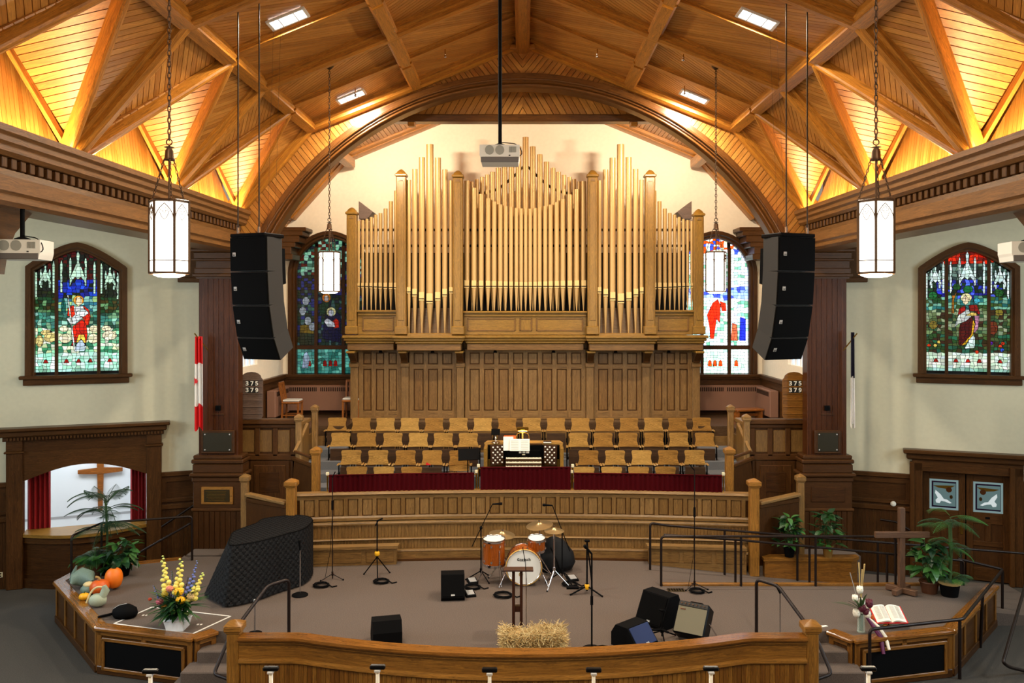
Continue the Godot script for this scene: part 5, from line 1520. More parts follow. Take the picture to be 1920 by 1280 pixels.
	part(fb, "frieze", mk.call([-0.08, 0, 0.0, 0, 0.0, 0.19, 0.03, 0.2, 0.03, 0.24, -0.08, 0.24], 0.9), M.front[1])
	part(fb, "moulding", mk.call([-0.08, 0, 0.01, 0, 0.035, 0.02, 0.03, 0.05, 0.0, 0.07, -0.08, 0.07], 0.84), M.front[0])
	part(fb, "core", mk.call([-0.08, 0, -0.035, 0, -0.035, 0.9, -0.08, 0.9], 0.0), M.front[3])
	var run := -3.6
	while run < 3.6:
		var x := run + 0.031
		var a := Vector3(run, 0, 10.9 - front_d(run)); var b := Vector3(run + 0.062, 0, 10.9 - front_d(run + 0.062))
		var dir := (b - a).normalized()
		part(fb, "board", sh().box((a + b) * 0.5 + Vector3(0, 0.43, -0.02), Vector3(0.0608, 0.82, 0.03), 0.0045, Basis(dir, Vector3.UP, dir.cross(Vector3.UP))), M.front[rng.randi() % 4])
		run += 0.062
	for s: float in [-1.0, 1.0]:
		var np := thing("newel_post", "square golden newel post at the %s end of the front barrier" % ("left" if s < 0 else "right"), "post", Vector3(s * 3.71, 0, -11.0), 0.0, "barrier newel posts")
		newel(np, 1.36, 0.165, M.front[0])

func newel(p: Node, h: float, w: float, m: Material) -> void:
	part(p, "shaft", sh().box(Vector3(0, (h - 0.14) / 2, 0), Vector3(w, h - 0.14, w), 0.012), m)
	part(p, "collar", sh().box(Vector3(0, h - 0.14, 0), Vector3(w * 1.15, 0.03, w * 1.15), 0.01), m)
	part(p, "head", sh().box(Vector3(0, h - 0.09, 0), Vector3(w * 1.4, 0.08, w * 1.4), 0.015), m)
	part(p, "cap", sh().lathe([Vector2(w * 0.98, h - 0.05), Vector2(w * 0.5, h - 0.015), Vector2(0.0, h + 0.01)], 4, Transform3D(Basis(Vector3.UP, PI / 4), Vector3.ZERO)), m)

# ---------------------------------------------------------------- choir: risers, parapet, tiers, seats
func choir_sweep(pr: Array, y: float, x0 := -4.2, x1 := 4.2) -> Sh:
	var pts := []
	for k in 33:
		var x := lerpf(x0, x1, k / 32.0)
		pts.append(Vector3(x, y, -choir_d(x)))
	return sh().sweep(pv(pr), pts, Vector3.UP)

func choir() -> void:
	var pa := struct("wall_choir_front", "curved panelled oak parapet and boarded risers in front of the choir", "parapet")
	part(pa, "top_rail", choir_sweep([-0.12, 0, 0.06, 0, 0.08, 0.02, 0.06, 0.06, -0.12, 0.06], 1.88), M.rail[0])
	part(pa, "upper_rail", choir_sweep([-0.1, 0, 0.03, 0, 0.03, 0.06, -0.1, 0.06], 1.81), M.rail[1])
	part(pa, "panel_back", choir_sweep([-0.1, 0, 0.0, 0, 0.0, 0.45, -0.1, 0.45], 1.42), M.dark[0])
	part(pa, "lower_rail", choir_sweep([-0.1, 0, 0.05, 0, 0.05, 0.05, 0.03, 0.08, -0.1, 0.08], 1.41), M.rail[1])
	part(pa, "ledge", choir_sweep([-0.1, 0, 0.10, 0, 0.11, 0.03, 0.10, 0.06, -0.1, 0.06], 1.33), M.rail[0])
	part(pa, "riser_back", choir_sweep([-0.2, 0, 0.03, 0, 0.03, 1.33, -0.2, 1.33], 0.0), M.rail[3])
	part(pa, "ledge", choir_sweep([-0.1, 0, 0.15, 0, 0.16, 0.015, 0.15, 0.03, -0.1, 0.03], 1.06), M.rail[0])
	part(pa, "ledge", choir_sweep([-0.1, 0, 0.20, 0, 0.21, 0.02, 0.20, 0.05, -0.1, 0.05], 0.84), M.rail[1])
	part(pa, "base", choir_sweep([-0.1, 0, 0.20, 0, 0.20, 0.18, -0.1, 0.18], STAGE - 0.02), M.rail[2])
	part(pa, "skirting", choir_sweep([0.0, 0, 0.23, 0, 0.23, 0.06, 0.0, 0.07], STAGE - 0.02), M.dark[0])
	# stiles between the parapet panels
	for k in 32:
		var x := lerpf(-4.1, 4.1, k / 31.0)
		var dx := atan2(choir_d(x + 0.05) - choir_d(x), 0.05)
		part(pa, "stile", sh().box(Vector3(x, 1.65, -choir_d(x) + 0.012), Vector3(0.075, 0.34, 0.036), 0.006, Basis(Vector3.UP, dx)), M.rail[k % 4])
		if k < 31:
			var xm := lerpf(-4.1, 4.1, (k + 0.5) / 31.0)
			part(pa, "panel", sh().box(Vector3(xm, 1.65, -choir_d(xm)), Vector3(0.165, 0.3, 0.022), 0.006, Basis(Vector3.UP, dx)), M.rail[(k * 7) % 4])
	# bead boards of the two risers: the largest of them singly, all alike
	for row in [[1.09, 1.33, 0.045], [0.89, 1.06, 0.10]]:
		var bd := sh()
		for k in 136:
			var x := lerpf(-4.18, 4.18, (k + 0.5) / 136.0)
			var dx := atan2(choir_d(x + 0.05) - choir_d(x), 0.05)
			bd.off = Vector2(rng.randf() * 7, rng.randf() * 7)
			bd.box(Vector3(x, (row[0] + row[1]) / 2, -choir_d(x) + row[2]), Vector3(0.0605, row[1] - row[0], 0.05), 0.0045, Basis(Vector3.UP, dx))
		stuff(part(pa, "bead_boards", bd, M.rail[2]))
	# low boxes at both ends of the riser
	for s: float in [-1.0, 1.0]:
		var bx := thing("step_box", "long panelled oak step box at the %s foot of the choir riser" % ("left" if s < 0 else "right"), "step", Vector3(s * 3.2, STAGE, -15.5), 0.0, "step boxes below the choir")
		var lay := Transform3D(Basis(Vector3(s, 0, 0), Vector3.BACK, Vector3.UP), Vector3.ZERO)
		part(bx, "body", sh().prism(pv([-0.88, -0.3, 0.86, -0.13, 0.86, 0.02, -0.88, -0.14]), 0.5, lay.translated_local(Vector3(0, 0, -0.2))), M.rail[1])
		part(bx, "tread", sh().prism(pv([-0.92, -0.3, 0.86, -0.13, 0.86, 0.06, -0.92, -0.10]), 0.05, lay.translated_local(Vector3(0, 0, 0.3))), M.rail[0])
		var fd := Vector3(s * 1.74, 0, 0.16).normalized()
		var fn := Vector3(-s * 0.16, 0, 1.74).normalized()
		for q in 3: part(bx, "front_panel", sh().box(Vector3(-s * 0.88, 0.15, -0.14).lerp(Vector3(s * 0.86, 0.15, 0.02), (q + 0.5) / 3.0) + fn * 0.004, Vector3(0.5, 0.2, 0.014), 0.005, Basis(fd, Vector3.UP, fd.cross(Vector3.UP))), M.rail[2])
		var nw := thing("newel_post", "tall golden newel post at the %s end of the choir parapet" % ("left" if s < 0 else "right"), "post", Vector3(s * 4.2, STAGE - (0.0 if s < 0 else 0.16), -15.5), 0.0, "choir newel posts")
		newel(nw, 1.60 if s < 0 else 1.76, 0.165, M.front[0])
		var n2 := thing("newel_post", "small newel post beside the %s pillar at the foot of the choir stair" % ("left" if s < 0 else "right"), "post", Vector3(s * 5.27, STAGE, -16.2), 0.0, "choir newel posts")
		newel(n2, 1.55, 0.13, M.rail[1])
		# slanting low wall between the two posts
		var lw := struct("wall_stair_left" if s < 0 else "wall_stair_right", "low panelled stair wall between the two newel posts on the %s" % ("left" if s < 0 else "right"), "wall")
		var a := Vector3(s * 4.3, 0, -15.58); var b := Vector3(s * 5.2, 0, -16.12)
		part(lw, "body", sh().bar(a + Vector3(0, 1.24, 0), b + Vector3(0, 1.24, 0), 0.06, 1.12, Vector3.UP), M.dark[2])
		part(lw, "hand_rail", sh().bar(a + Vector3(0, 1.82, 0), b + Vector3(0, 1.86, 0), 0.16, 0.06, Vector3.UP, 0.012), M.rail[0])
		part(lw, "moulding", sh().bar(a + Vector3(0, 1.76, 0), b + Vector3(0, 1.76, 0), 0.1, 0.08, Vector3.UP, 0.012), M.dark[1])
		choir_side(s)
	# stepped floor of the choir
	var ti := struct("floor_choir", "grey carpeted tiers of the choir", "floor")
	var lv := [[1.34, -16.2, -17.5], [1.54, -17.4, -18.25], [1.79, -18.15, -19.0], [2.02, -18.9, -19.85]]
	for t in lv:
		part(ti, "tier", sh().span(Vector3(-3.98, 0.6, t[1]), Vector3(3.98, t[0], t[2])), M.carpet_grey)
	var up := struct("floor_upper", "dark wooden upper floor around the organ", "floor")
	part(up, "boards", sh().span(Vector3(-6.0, 2.5, -19.85), Vector3(6.0, 2.72, -21.5)), M.floor_wood)
	part(up, "riser", sh().span(Vector3(-4.6, 1.9, -19.83), Vector3(4.6, 2.5, -19.87)), M.rail[1])
	for s: float in [-1.0, 1.0]:
		part(up, "boards", sh().span(Vector3(s * 4.7, 2.5, -17.4), Vector3(s * 6.0, 2.72, -19.85)), M.floor_wood)
		part(up, "boards", sh().span(Vector3(s * 3.95, 2.5, -19.2), Vector3(s * 4.7, 2.72, -19.85)), M.floor_wood)
		part(up, "riser", sh().span(Vector3(s * 3.95, 2.2, -19.17), Vector3(s * 4.7, 2.5, -19.2)), M.rail[1])
		for k in 6:
			part(ti, "aisle_step", sh().span(Vector3(s * 3.9, 0.6, -16.5 - k * 0.44), Vector3(s * 4.62, 1.36 + k * 0.185, -19.2), 0.01), M.carpet_grey)
	seats()
	velvet()
	console()

func choir_side(s: float) -> void:
	var side := "left" if s < 0 else "right"
	var w := struct("wall_choir_left" if s < 0 else "wall_choir_right", "dark panelled screen with a small door on the %s of the choir" % side, "wall")
	var z := -17.3
	part(w, "body", sh().span(Vector3(s * 4.6, STAGE, z - 0.08), Vector3(s * 5.75, 3.06, z)), M.dark[1])
	part(w, "top_rail", sh().span(Vector3(s * 4.56, 3.03, z - 0.14), Vector3(s * 5.78, 3.13, z + 0.1), 0.015), M.dark[0])
	part(w, "moulding", sh().span(Vector3(s * 4.58, 2.95, z), Vector3(s * 5.76, 3.03, z + 0.05), 0.012), M.dark[1])
	for k in 3:
		var x := 4.72 + k * 0.36
		part(w, "panel", sh().span(Vector3(s * (x), 2.46, z), Vector3(s * (x + 0.28), 2.9, z + 0.015), 0.008), M.rail[3])
	for k in 4:
		var x := 4.64 + k * 0.36
		part(w, "stile", sh().span(Vector3(s * (x - 0.04), 2.38, z), Vector3(s * (x + 0.06), 2.95, z + 0.035), 0.008), M.dark[0])
	part(w, "rail", sh().span(Vector3(s * 4.6, 2.3, z), Vector3(s * 5.74, 2.42, z + 0.035), 0.008), M.dark[0])
	var d := struct("door_2" if s < 0 else "door_3", "small dark panelled door under the choir screen on the %s" % side, "door")
	part(d, "frame", sh().span(Vector3(s * 4.72, STAGE, z + 0.0), Vector3(s * 5.52, 2.28, z + 0.03), 0.01), M.dark[2])
	part(d, "leaf", sh().span(Vector3(s * 4.8, STAGE, z + 0.02), Vector3(s * 5.44, 2.2, z + 0.05), 0.01), M.dark[1])
	for q in [[1.66, 2.06], [0.85, 1.5]]:
		part(d, "panel", sh().span(Vector3(s * 4.92, q[0], z + 0.05), Vector3(s * 5.32, q[1], z + 0.06), 0.01), M.dark[3])
	part(w, "stringer", sh().span(Vector3(s * 4.66, 0.3, z - 0.02), Vector3(s * 4.74, 2.6, -19.9)), M.rail[3])
	# side return beside the upper stair with two posts
	part(w, "return", sh().span(Vector3(s * 4.58, STAGE, z), Vector3(s * 4.66, 2.95, -18.3)), M.rail[3])
	part(w, "return_rail", sh().span(Vector3(s * 4.54, 2.95, z), Vector3(s * 4.70, 3.03, -18.3), 0.012), M.rail[1])
	var n1 := thing("newel_post", "upper newel post at the inner corner of the %s choir screen" % side, "post", Vector3(s * 4.51, 2.0, z + 0.1), 0.0, "upper stair newel posts")
	newel(n1, 1.24, 0.12, M.rail[0])
	var n2 := thing("newel_post", "rear upper newel post at the head of the %s choir stair" % side, "post", Vector3(s * 4.47, 2.0, -18.35), 0.0, "upper stair newel posts")
	newel(n2, 1.3, 0.12, M.rail[0])
	var n3 := thing("newel_post", "newel post at the %s end of the first choir row" % side, "post", Vector3(s * 4.02, 1.3, -16.6), 0.0, "upper stair newel posts")
	newel(n3, 1.38, 0.15, M.front[0])
	var hr := thing("stair_rail", "bent wooden handrail rising beside the %s choir stair" % side, "handrail", Vector3(s * 4.02, 1.3, -16.6), 0.0, "choir stair handrails")
	part(hr, "rail", sh().bar(Vector3(s * 0.08, 1.16, -0.05), Vector3(s * 0.5, 1.24, -0.3), 0.06, 0.05, Vector3.UP, 0.01), M.dark[0])
	part(hr, "rail", sh().bar(Vector3(s * 0.5, 1.22, -0.3), Vector3(s * 0.42, 1.7, -1.0), 0.06, 0.05, Vector3.UP, 0.01), M.rail[0])
	part(hr, "panel", sh().bar(Vector3(s * 0.08, 0.5, -0.05), Vector3(s * 0.56, 0.58, -0.42), 0.04, 0.95, Vector3.UP), M.dark[2])
	part(hr, "lower_rail", sh().bar(Vector3(s * 0.08, 1.0, -0.05), Vector3(s * 0.56, 1.08, -0.42), 0.08, 0.06, Vector3.UP, 0.01), M.dark[0])

# folding choir seat, standing on its tier, looking towards +z
func make_seat(open: bool) -> Node3D:
	var t := thing("choir_seat", "folding plywood choir seat", "chair")
	var o := PackedVector2Array()
	for q in [[-0.225, 0.0], [0.225, 0.0], [0.212, 0.05], [0.19, 0.12], [0.192, 0.18], [0.207, 0.24], [0.203, 0.272], [0.185, 0.285], [-0.185, 0.285], [-0.203, 0.272], [-0.207, 0.24], [-0.192, 0.18], [-0.19, 0.12], [-0.212, 0.05]]: o.append(Vector2(q[0], q[1]))
	var bk := sh()
	var strips := []
	for k in 10:                                   # cut in strips so that the board can be curved
		var x0 := -0.23 + k * 0.046
		for g in Geometry2D.intersect_polygons(o, PackedVector2Array([Vector2(x0, -0.1), Vector2(x0 + 0.046, -0.1), Vector2(x0 + 0.046, 0.4), Vector2(x0, 0.4)])): strips.append(g)
	for g in strips: bk.prism(g, 0.016)
	bk.bend(func(p: Vector3) -> Vector3: return Vector3(p.x, p.y + 0.60, p.z - 0.04 + p.x * p.x * 0.9 - p.y * 0.22))
	part(t, "backrest", bk, M.ply[0])
	if open:
		part(t, "seat", sh().box(Vector3(0, 0.44, 0.2), Vector3(0.44, 0.022, 0.4), 0.01), M.ply[0])
		part(t, "lower_back", sh().box(Vector3(0, 0.53, -0.04), Vector3(0.42, 0.14, 0.016), 0.006), M.ply[1])
	else:
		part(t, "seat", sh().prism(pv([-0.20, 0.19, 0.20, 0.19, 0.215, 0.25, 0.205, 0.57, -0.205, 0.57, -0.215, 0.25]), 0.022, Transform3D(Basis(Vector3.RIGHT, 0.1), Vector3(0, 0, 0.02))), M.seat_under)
	for s: float in [-1.0, 1.0]:
		var st := sh()
		st.tube(bent([Vector3(s * 0.25, 0.01, 0.12), Vector3(s * 0.25, 0.3, 0.03), Vector3(s * 0.25, 0.62, -0.02)], 0.08), 0.014, 6)
		st.box(Vector3(s * 0.25, 0.012, 0.06), Vector3(0.04, 0.024, 0.28), 0.006)
		st.box(Vector3(s * 0.24, 0.4, 0.03), Vector3(0.03, 0.1, 0.07), 0.008)
		part(t, "stanchion", st, M.black)
		part(t, "armrest", sh().box(Vector3(s * 0.249, 0.62, 0.06), Vector3(0.042, 0.022, 0.24), 0.008), M.ply[1])
		part(t, "arm_cap", sh().box(Vector3(s * 0.24, 0.615, 0.0), Vector3(0.03, 0.016, 0.05)), M.key_white)
	return t

func seats() -> void:
	var rows := []
	# [depth, tier height, first x positions]
	var r4 := []
	for k in 16: r4.append(-4.172 + k * 0.5465)
	rows.append([19.35, 2.02, r4, "back"])
	rows.append([18.6, 1.79, [-3.93, -3.37, -2.80, -2.25, -1.71, -1.17, 1.20, 1.73, 2.27, 2.83, 3.37, 3.93], "third"])
	rows.append([17.85, 1.54, [-3.55, -2.99, -2.42, -1.87, -1.31, 1.36, 1.91, 2.46, 3.01, 3.56], "second"])
	rows.append([17.1, 1.34, [-3.29, -2.75, -2.20, 1.215, 1.76, 2.295, 2.83], "front"])
	var closed: Node3D
	var opened: Node3D
	for r in rows:
		var xs: Array = r[2]
		for k in xs.size():
			var at := Vector3(xs[k], r[1], -r[0] + 0.25 - 0.004 * xs[k] * xs[k])
			var half := ""
			var lab := ""
			if r[3] == "back": lab = "%s folding plywood seat from the left in the back choir row" % ORD[k]
			else:
				var l: bool = xs[k] < 0
				var nl := 0
				for x in xs: if x < 0: nl += 1
				var idx := k if l else k - nl
				lab = "%s folding plywood seat from the left, %s half of the %s choir row" % [ORD[idx], "left" if l else "right", r[3]]
			var op: bool = r[3] == "second" and k == 4
			if op: lab = "choir seat folded down beside the black music stand, second row"
			var c: Node3D
			if op:
				c = make_seat(true)
				c.position = at
				c.set_meta("label", lab)
			elif closed == null:
				closed = make_seat(false)
				c = closed
				c.position = at
				c.set_meta("label", lab)
			else:
				c = copy(closed, lab, at)
			c.set_meta("group", "folding choir seats")
			c.rotation.y = -xs[k] * 0.015
			var bk: MeshInstance3D = c.get_node("backrest")
			bk.material_override = M.ply[rng.randi() % 4]

func velvet() -> void:
	for q in [[-3.62, -0.92, 0.31, "left"], [-0.80, 0.91, 0.42, "middle"], [0.97, 3.72, 0.31, "right"]]:
		var cu := thing("velvet_curtain", "pleated crimson velvet curtain on the %s part of the choir rail" % q[3], "curtain", Vector3(0, 1.94, 0), 0.0, "choir rail curtains")
		var n := int((q[1] - q[0]) * 60)
		var pts := []
		for k in n + 1:
			var x := lerpf(q[0], q[1], float(k) / n)
			pts.append(Vector3(x, 0, -choir_d(x) - 0.02 + 0.016 * sin(k * 1.15) + 0.008 * sin(k * 0.37)))
		var s := sh()
		for k in n:
			var a: Vector3 = pts[k]; var b: Vector3 = pts[k + 1]
			var na := _side(pts, k); var nb := _side(pts, k + 1)
			var up := Vector3(0, q[2], -0.01)
			var dn := Vector3(0, -0.03, 0.015)
			s.tri(a + dn, b + dn, b + up, na, nb, nb, Vector2.ZERO, Vector2.ZERO, Vector2.ZERO)
			s.tri(a + dn, b + up, a + up, na, nb, na, Vector2.ZERO, Vector2.ZERO, Vector2.ZERO)
		part(cu, "cloth", s, M.velvet)
		part(cu, "hem", sh().tube([pts[0] + Vector3(0, q[2], 0), pts[n / 2] + Vector3(0, q[2], 0), pts[n] + Vector3(0, q[2], 0)], 0.014, 6), M.velvet)
		var rl := thing("brass_rail", "brass rail on square topped posts behind the %s velvet curtain" % q[3], "rail", Vector3(0, 1.94, 0), 0.0, "choir brass rails")
		var bar := []
		for k in 9:
			var x := lerpf(q[0] - 0.04, q[1] + 0.04, k / 8.0)
			bar.append(Vector3(x, q[2] - 0.03, -choir_d(x) - 0.085))
		part(rl, "bar", sh().tube(bar, 0.012, 6), M.brass)
		for e in [bar[0], bar[8]]:
			part(rl, "post", sh().tube([Vector3(e.x, 0, e.z), Vector3(e.x, q[2], e.z)], 0.014, 8), M.brass)
			part(rl, "finial", sh().box(Vector3(e.x, q[2] + 0.02, e.z), Vector3(0.055, 0.06, 0.055), 0.008), M.outlet)

func _side(pts: Array, k: int) -> Vector3:
	var t: Vector3 = (pts[mini(k + 1, pts.size() - 1)] - pts[maxi(k - 1, 0)]).normalized()
	var n := Vector3(-t.z, 0, t.x)
	return n if n.z > 0 else -n

func console() -> void:
	var c := thing("organ_console", "oak organ console with three keyboards and white stop knobs", "organ console", Vector3(0.02, 1.60, -17.35))
	for s: float in [-1.0, 1.0]:
		part(c, "side_panel", sh().box(Vector3(s * 0.76, 0.5, 0.1), Vector3(0.07, 1.0, 0.6), 0.012), M.oak)
	part(c, "top", sh().prism(pv([-0.80, -0.32, -0.74, -0.62, 0.74, -0.62, 0.80, -0.32]), 0.04, Transform3D(Basis(Vector3.RIGHT, Vector3(0, 0, 1), Vector3(0, 1, 0)), Vector3(0, 1.0, 0.3))), M.ply[1])
	part(c, "back_panel", sh().box(Vector3(0, 0.5, -0.28), Vector3(1.5, 1.0, 0.04)), M.oak)
	part(c, "fall_board", sh().box(Vector3(0, 0.86, 0.05), Vector3(1.46, 0.28, 0.04)), M.black_gloss)
	part(c, "key_slip", sh().box(Vector3(0, 0.85, 0.1), Vector3(0.68, 0.12, 0.06), 0.01), M.black_gloss)
	for k in 3: part(c, "display", sh().box(Vector3(-0.07 + k * 0.075, 0.87, 0.134), Vector3([0.05, 0.06, 0.06][k], 0.04, 0.006)), M.paper_grey)
	part(c, "name_plate", sh().box(Vector3(0, 0.82, 0.134), Vector3(0.06, 0.014, 0.006)), M.outlet)
	for k in 3:
		var y := 0.76 - k * 0.07
		var z := 0.16 + k * 0.09
		var kb := part(c, "keyboard", sh().box(Vector3(0, y - 0.03, z), Vector3(0.72, 0.03, 0.12)), M.dark[2])
		var wk := sh(); var bl := sh()
		for q in 36:
			wk.box(Vector3(-0.345 + q * 0.0197, y, z + 0.01), Vector3(0.018, 0.018, 0.11))
			if q % 7 != 2 and q % 7 != 6: bl.box(Vector3(-0.335 + q * 0.0197, y + 0.012, z - 0.015), Vector3(0.01, 0.014, 0.065))
		stuff(part(kb, "white_keys", wk, M.key_white))
		stuff(part(kb, "black_keys", bl, M.black_gloss))
	for s: float in [-1.0, 1.0]:
		var jb := part(c, "stop_jamb", sh().box(Vector3(s * 0.54, 0.82, 0.16), Vector3(0.28, 0.4, 0.03), 0.0, Basis(Vector3.UP, -s * 0.45)), M.dark[3])
		for a in 5:
			for b in 7:
				if (a + b) % 2: continue
				var p := Vector3(s * 0.54, 0.82, 0.16) + Basis(Vector3.UP, -s * 0.45) * Vector3(-0.1 + a * 0.05, 0.16 - b * 0.052, 0.035)
				part(jb, "stop_knob", sh().ball(p, Vector3(0.018, 0.018, 0.014), 8, 6), M.paper)
	part(c, "plinth", sh().box(Vector3(0, -0.13, 0.0), Vector3(1.5, 0.26, 0.6)), M.dark[2])
	part(c, "pedal_case", sh().box(Vector3(0, 0.2, 0.0), Vector3(1.46, 0.4, 0.5)), M.dark[2])
	part(c, "music_rack", sh().box(Vector3(0, 1.0, -0.02), Vector3(0.75, 0.05, 0.04), 0.01), M.dark[2])
	var bk := thing("open_music", "open white music book on the organ console rack", "book", Vector3(-0.06, 2.50, -17.16))
	for s: float in [-1.0, 1.0]:
		var pg := part(bk, "page", sh().box(Vector3(s * 0.1, 0.12, -0.03), Vector3(0.2, 0.24, 0.01), 0.002, Basis(Vector3.RIGHT, -0.25)), M.paper)
		for k in 6: part(pg, "staff_line", sh().box(Vector3(s * 0.1, 0.2 - k * 0.032, -0.046 + (0.2 - k * 0.032) * 0.0), Vector3(0.15, 0.008, 0.002), 0.0, Basis(Vector3.RIGHT, -0.25)).bend(func(p: Vector3) -> Vector3: return p + Vector3(0, 0, 0.024 - (p.y - 0.12) * 0.25)), M.paper_grey)
	var b2 := thing("music_book", "white music sheets leaning left of the open music book", "book", Vector3(-0.29, 2.50, -17.2))
	part(b2, "sheets", sh().box(Vector3(0, 0.14, -0.03), Vector3(0.2, 0.28, 0.012), 0.003, Basis(Vector3.RIGHT, -0.22)), M.paper)
	part(b2, "folder", sh().box(Vector3(0.03, 0.15, -0.05), Vector3(0.24, 0.3, 0.012), 0.003, Basis(Vector3.RIGHT, -0.22)), M.pumpkin2)
	var lm := thing("desk_lamp", "brass console lamp glowing above the organ keyboards", "lamp", Vector3(0.0, 2.64, -17.46))
	part(lm, "base", sh().lathe([Vector2(0.09, 0.0), Vector2(0.08, 0.02), Vector2(0.02, 0.03), Vector2(0.015, 0.2)], 12), M.brass)
	part(lm, "arms", sh().tube(bent([Vector3(-0.13, 0.0, 0), Vector3(-0.13, 0.16, 0), Vector3(0, 0.2, 0), Vector3(0.13, 0.16, 0), Vector3(0.13, 0.0, 0)], 0.05), 0.008, 6), M.brass)
	part(lm, "shade", sh().box(Vector3(0, 0.27, 0.02), Vector3(0.24, 0.08, 0.09), 0.02), M.brass)
	part(lm, "bulb", sh().box(Vector3(0, 0.225, 0.03), Vector3(0.18, 0.01, 0.05)), glow(Color(1.0, 0.85, 0.55), 4.0))
	var ll := OmniLight3D.new(); ll.name = "desk_lamp_light"; ll.light_color = Color(1, 0.82, 0.5); ll.light_energy = 0.12; ll.light_size = 0.05; ll.omni_range = 20; ll.shadow_enabled = true
	ll.position = Vector3(0, 0.19, 0.05); lm.add_child(ll)
	var mr := thing("desk_mirror", "small framed mirror on a round base on the organ console", "mirror", Vector3(-0.55, 2.64, -17.4))
	part(mr, "base", sh().lathe([Vector2(0.09, 0), Vector2(0.08, 0.015), Vector2(0.012, 0.03), Vector2(0.012, 0.14)], 14), M.chrome)
	part(mr, "glass", sh().box(Vector3(0, 0.21, 0), Vector3(0.18, 0.13, 0.015), 0.006, Basis(Vector3.RIGHT, -0.2)), M.black_gloss)
	var sb := thing("hymn_book", "small white book lying on the organ console top", "book", Vector3(0.5, 2.64, -17.35))
	part(sb, "pages", sh().box(Vector3(0, 0.015, 0), Vector3(0.16, 0.03, 0.12), 0.004), M.paper)
	part(sb, "cover", sh().box(Vector3(0, 0.032, 0), Vector3(0.165, 0.006, 0.125)), M.dark[3])
	# black music stand beside it
	var ms := thing("music_stand", "black music stand tilted beside the open choir seat", "music stand", Vector3(-1.1, 1.34, -17.12), 0.3)
	part(ms, "desk", sh().prism(pv([-0.22, 0, 0.22, 0, 0.26, 0.3, -0.17, 0.3]), 0.015, Transform3D(Basis(Vector3.RIGHT, -0.9), Vector3(0, 1.0, 0.1))), M.black)
	part(ms, "pole", sh().tube([Vector3(0, 0.05, 0), Vector3(0, 1.05, 0)], 0.013, 8), M.black)
	for k in 3: part(ms, "leg", sh().tube([Vector3(0, 0.16, 0), Vector3(0.22 * sin(k * TAU / 3), 0.012, 0.22 * cos(k * TAU / 3))], 0.01, 6), M.black)

# ---------------------------------------------------------------- lamps
func slope_y(x: float) -> float:
	return RIDGE_Y - (RIDGE_Y - PUR_Y) * absf(x) / PUR_X

func ring(c: Vector3, r: float, tube_r: float, ax := Vector3.UP, seg := 14, ts := 6) -> Sh:
	var u := ax.cross(Vector3.RIGHT if absf(ax.x) < 0.9 else Vector3.UP).normalized()
	var w := ax.cross(u).normalized()
	var pts := []
	for k in seg: pts.append(c + (u * cos(TAU * k / seg) + w * sin(TAU * k / seg)) * r)
	return sh().tube(pts, tube_r, ts, true)

# a chain of links between two points
func chain(a: Vector3, b: Vector3, link: float, th: float) -> Sh:
	var s := sh()
	var n := maxi(2, int((b - a).length() / link))
	var dir := (b - a).normalized()
	var u := dir.cross(Vector3.RIGHT if absf(dir.x) < 0.8 else Vector3.BACK).normalized()
	var w := dir.cross(u)
	for k in n:
		var c := a.lerp(b, (k + 0.5) / n)
		var side := u if k % 2 == 0 else w
		var pts := []
		for q in 8:
			var t := TAU * q / 8
			pts.append(c + dir * cos(t) * link * 0.62 + side * sin(t) * link * 0.28)
		s.tube(pts, th, 4, true)
	return s

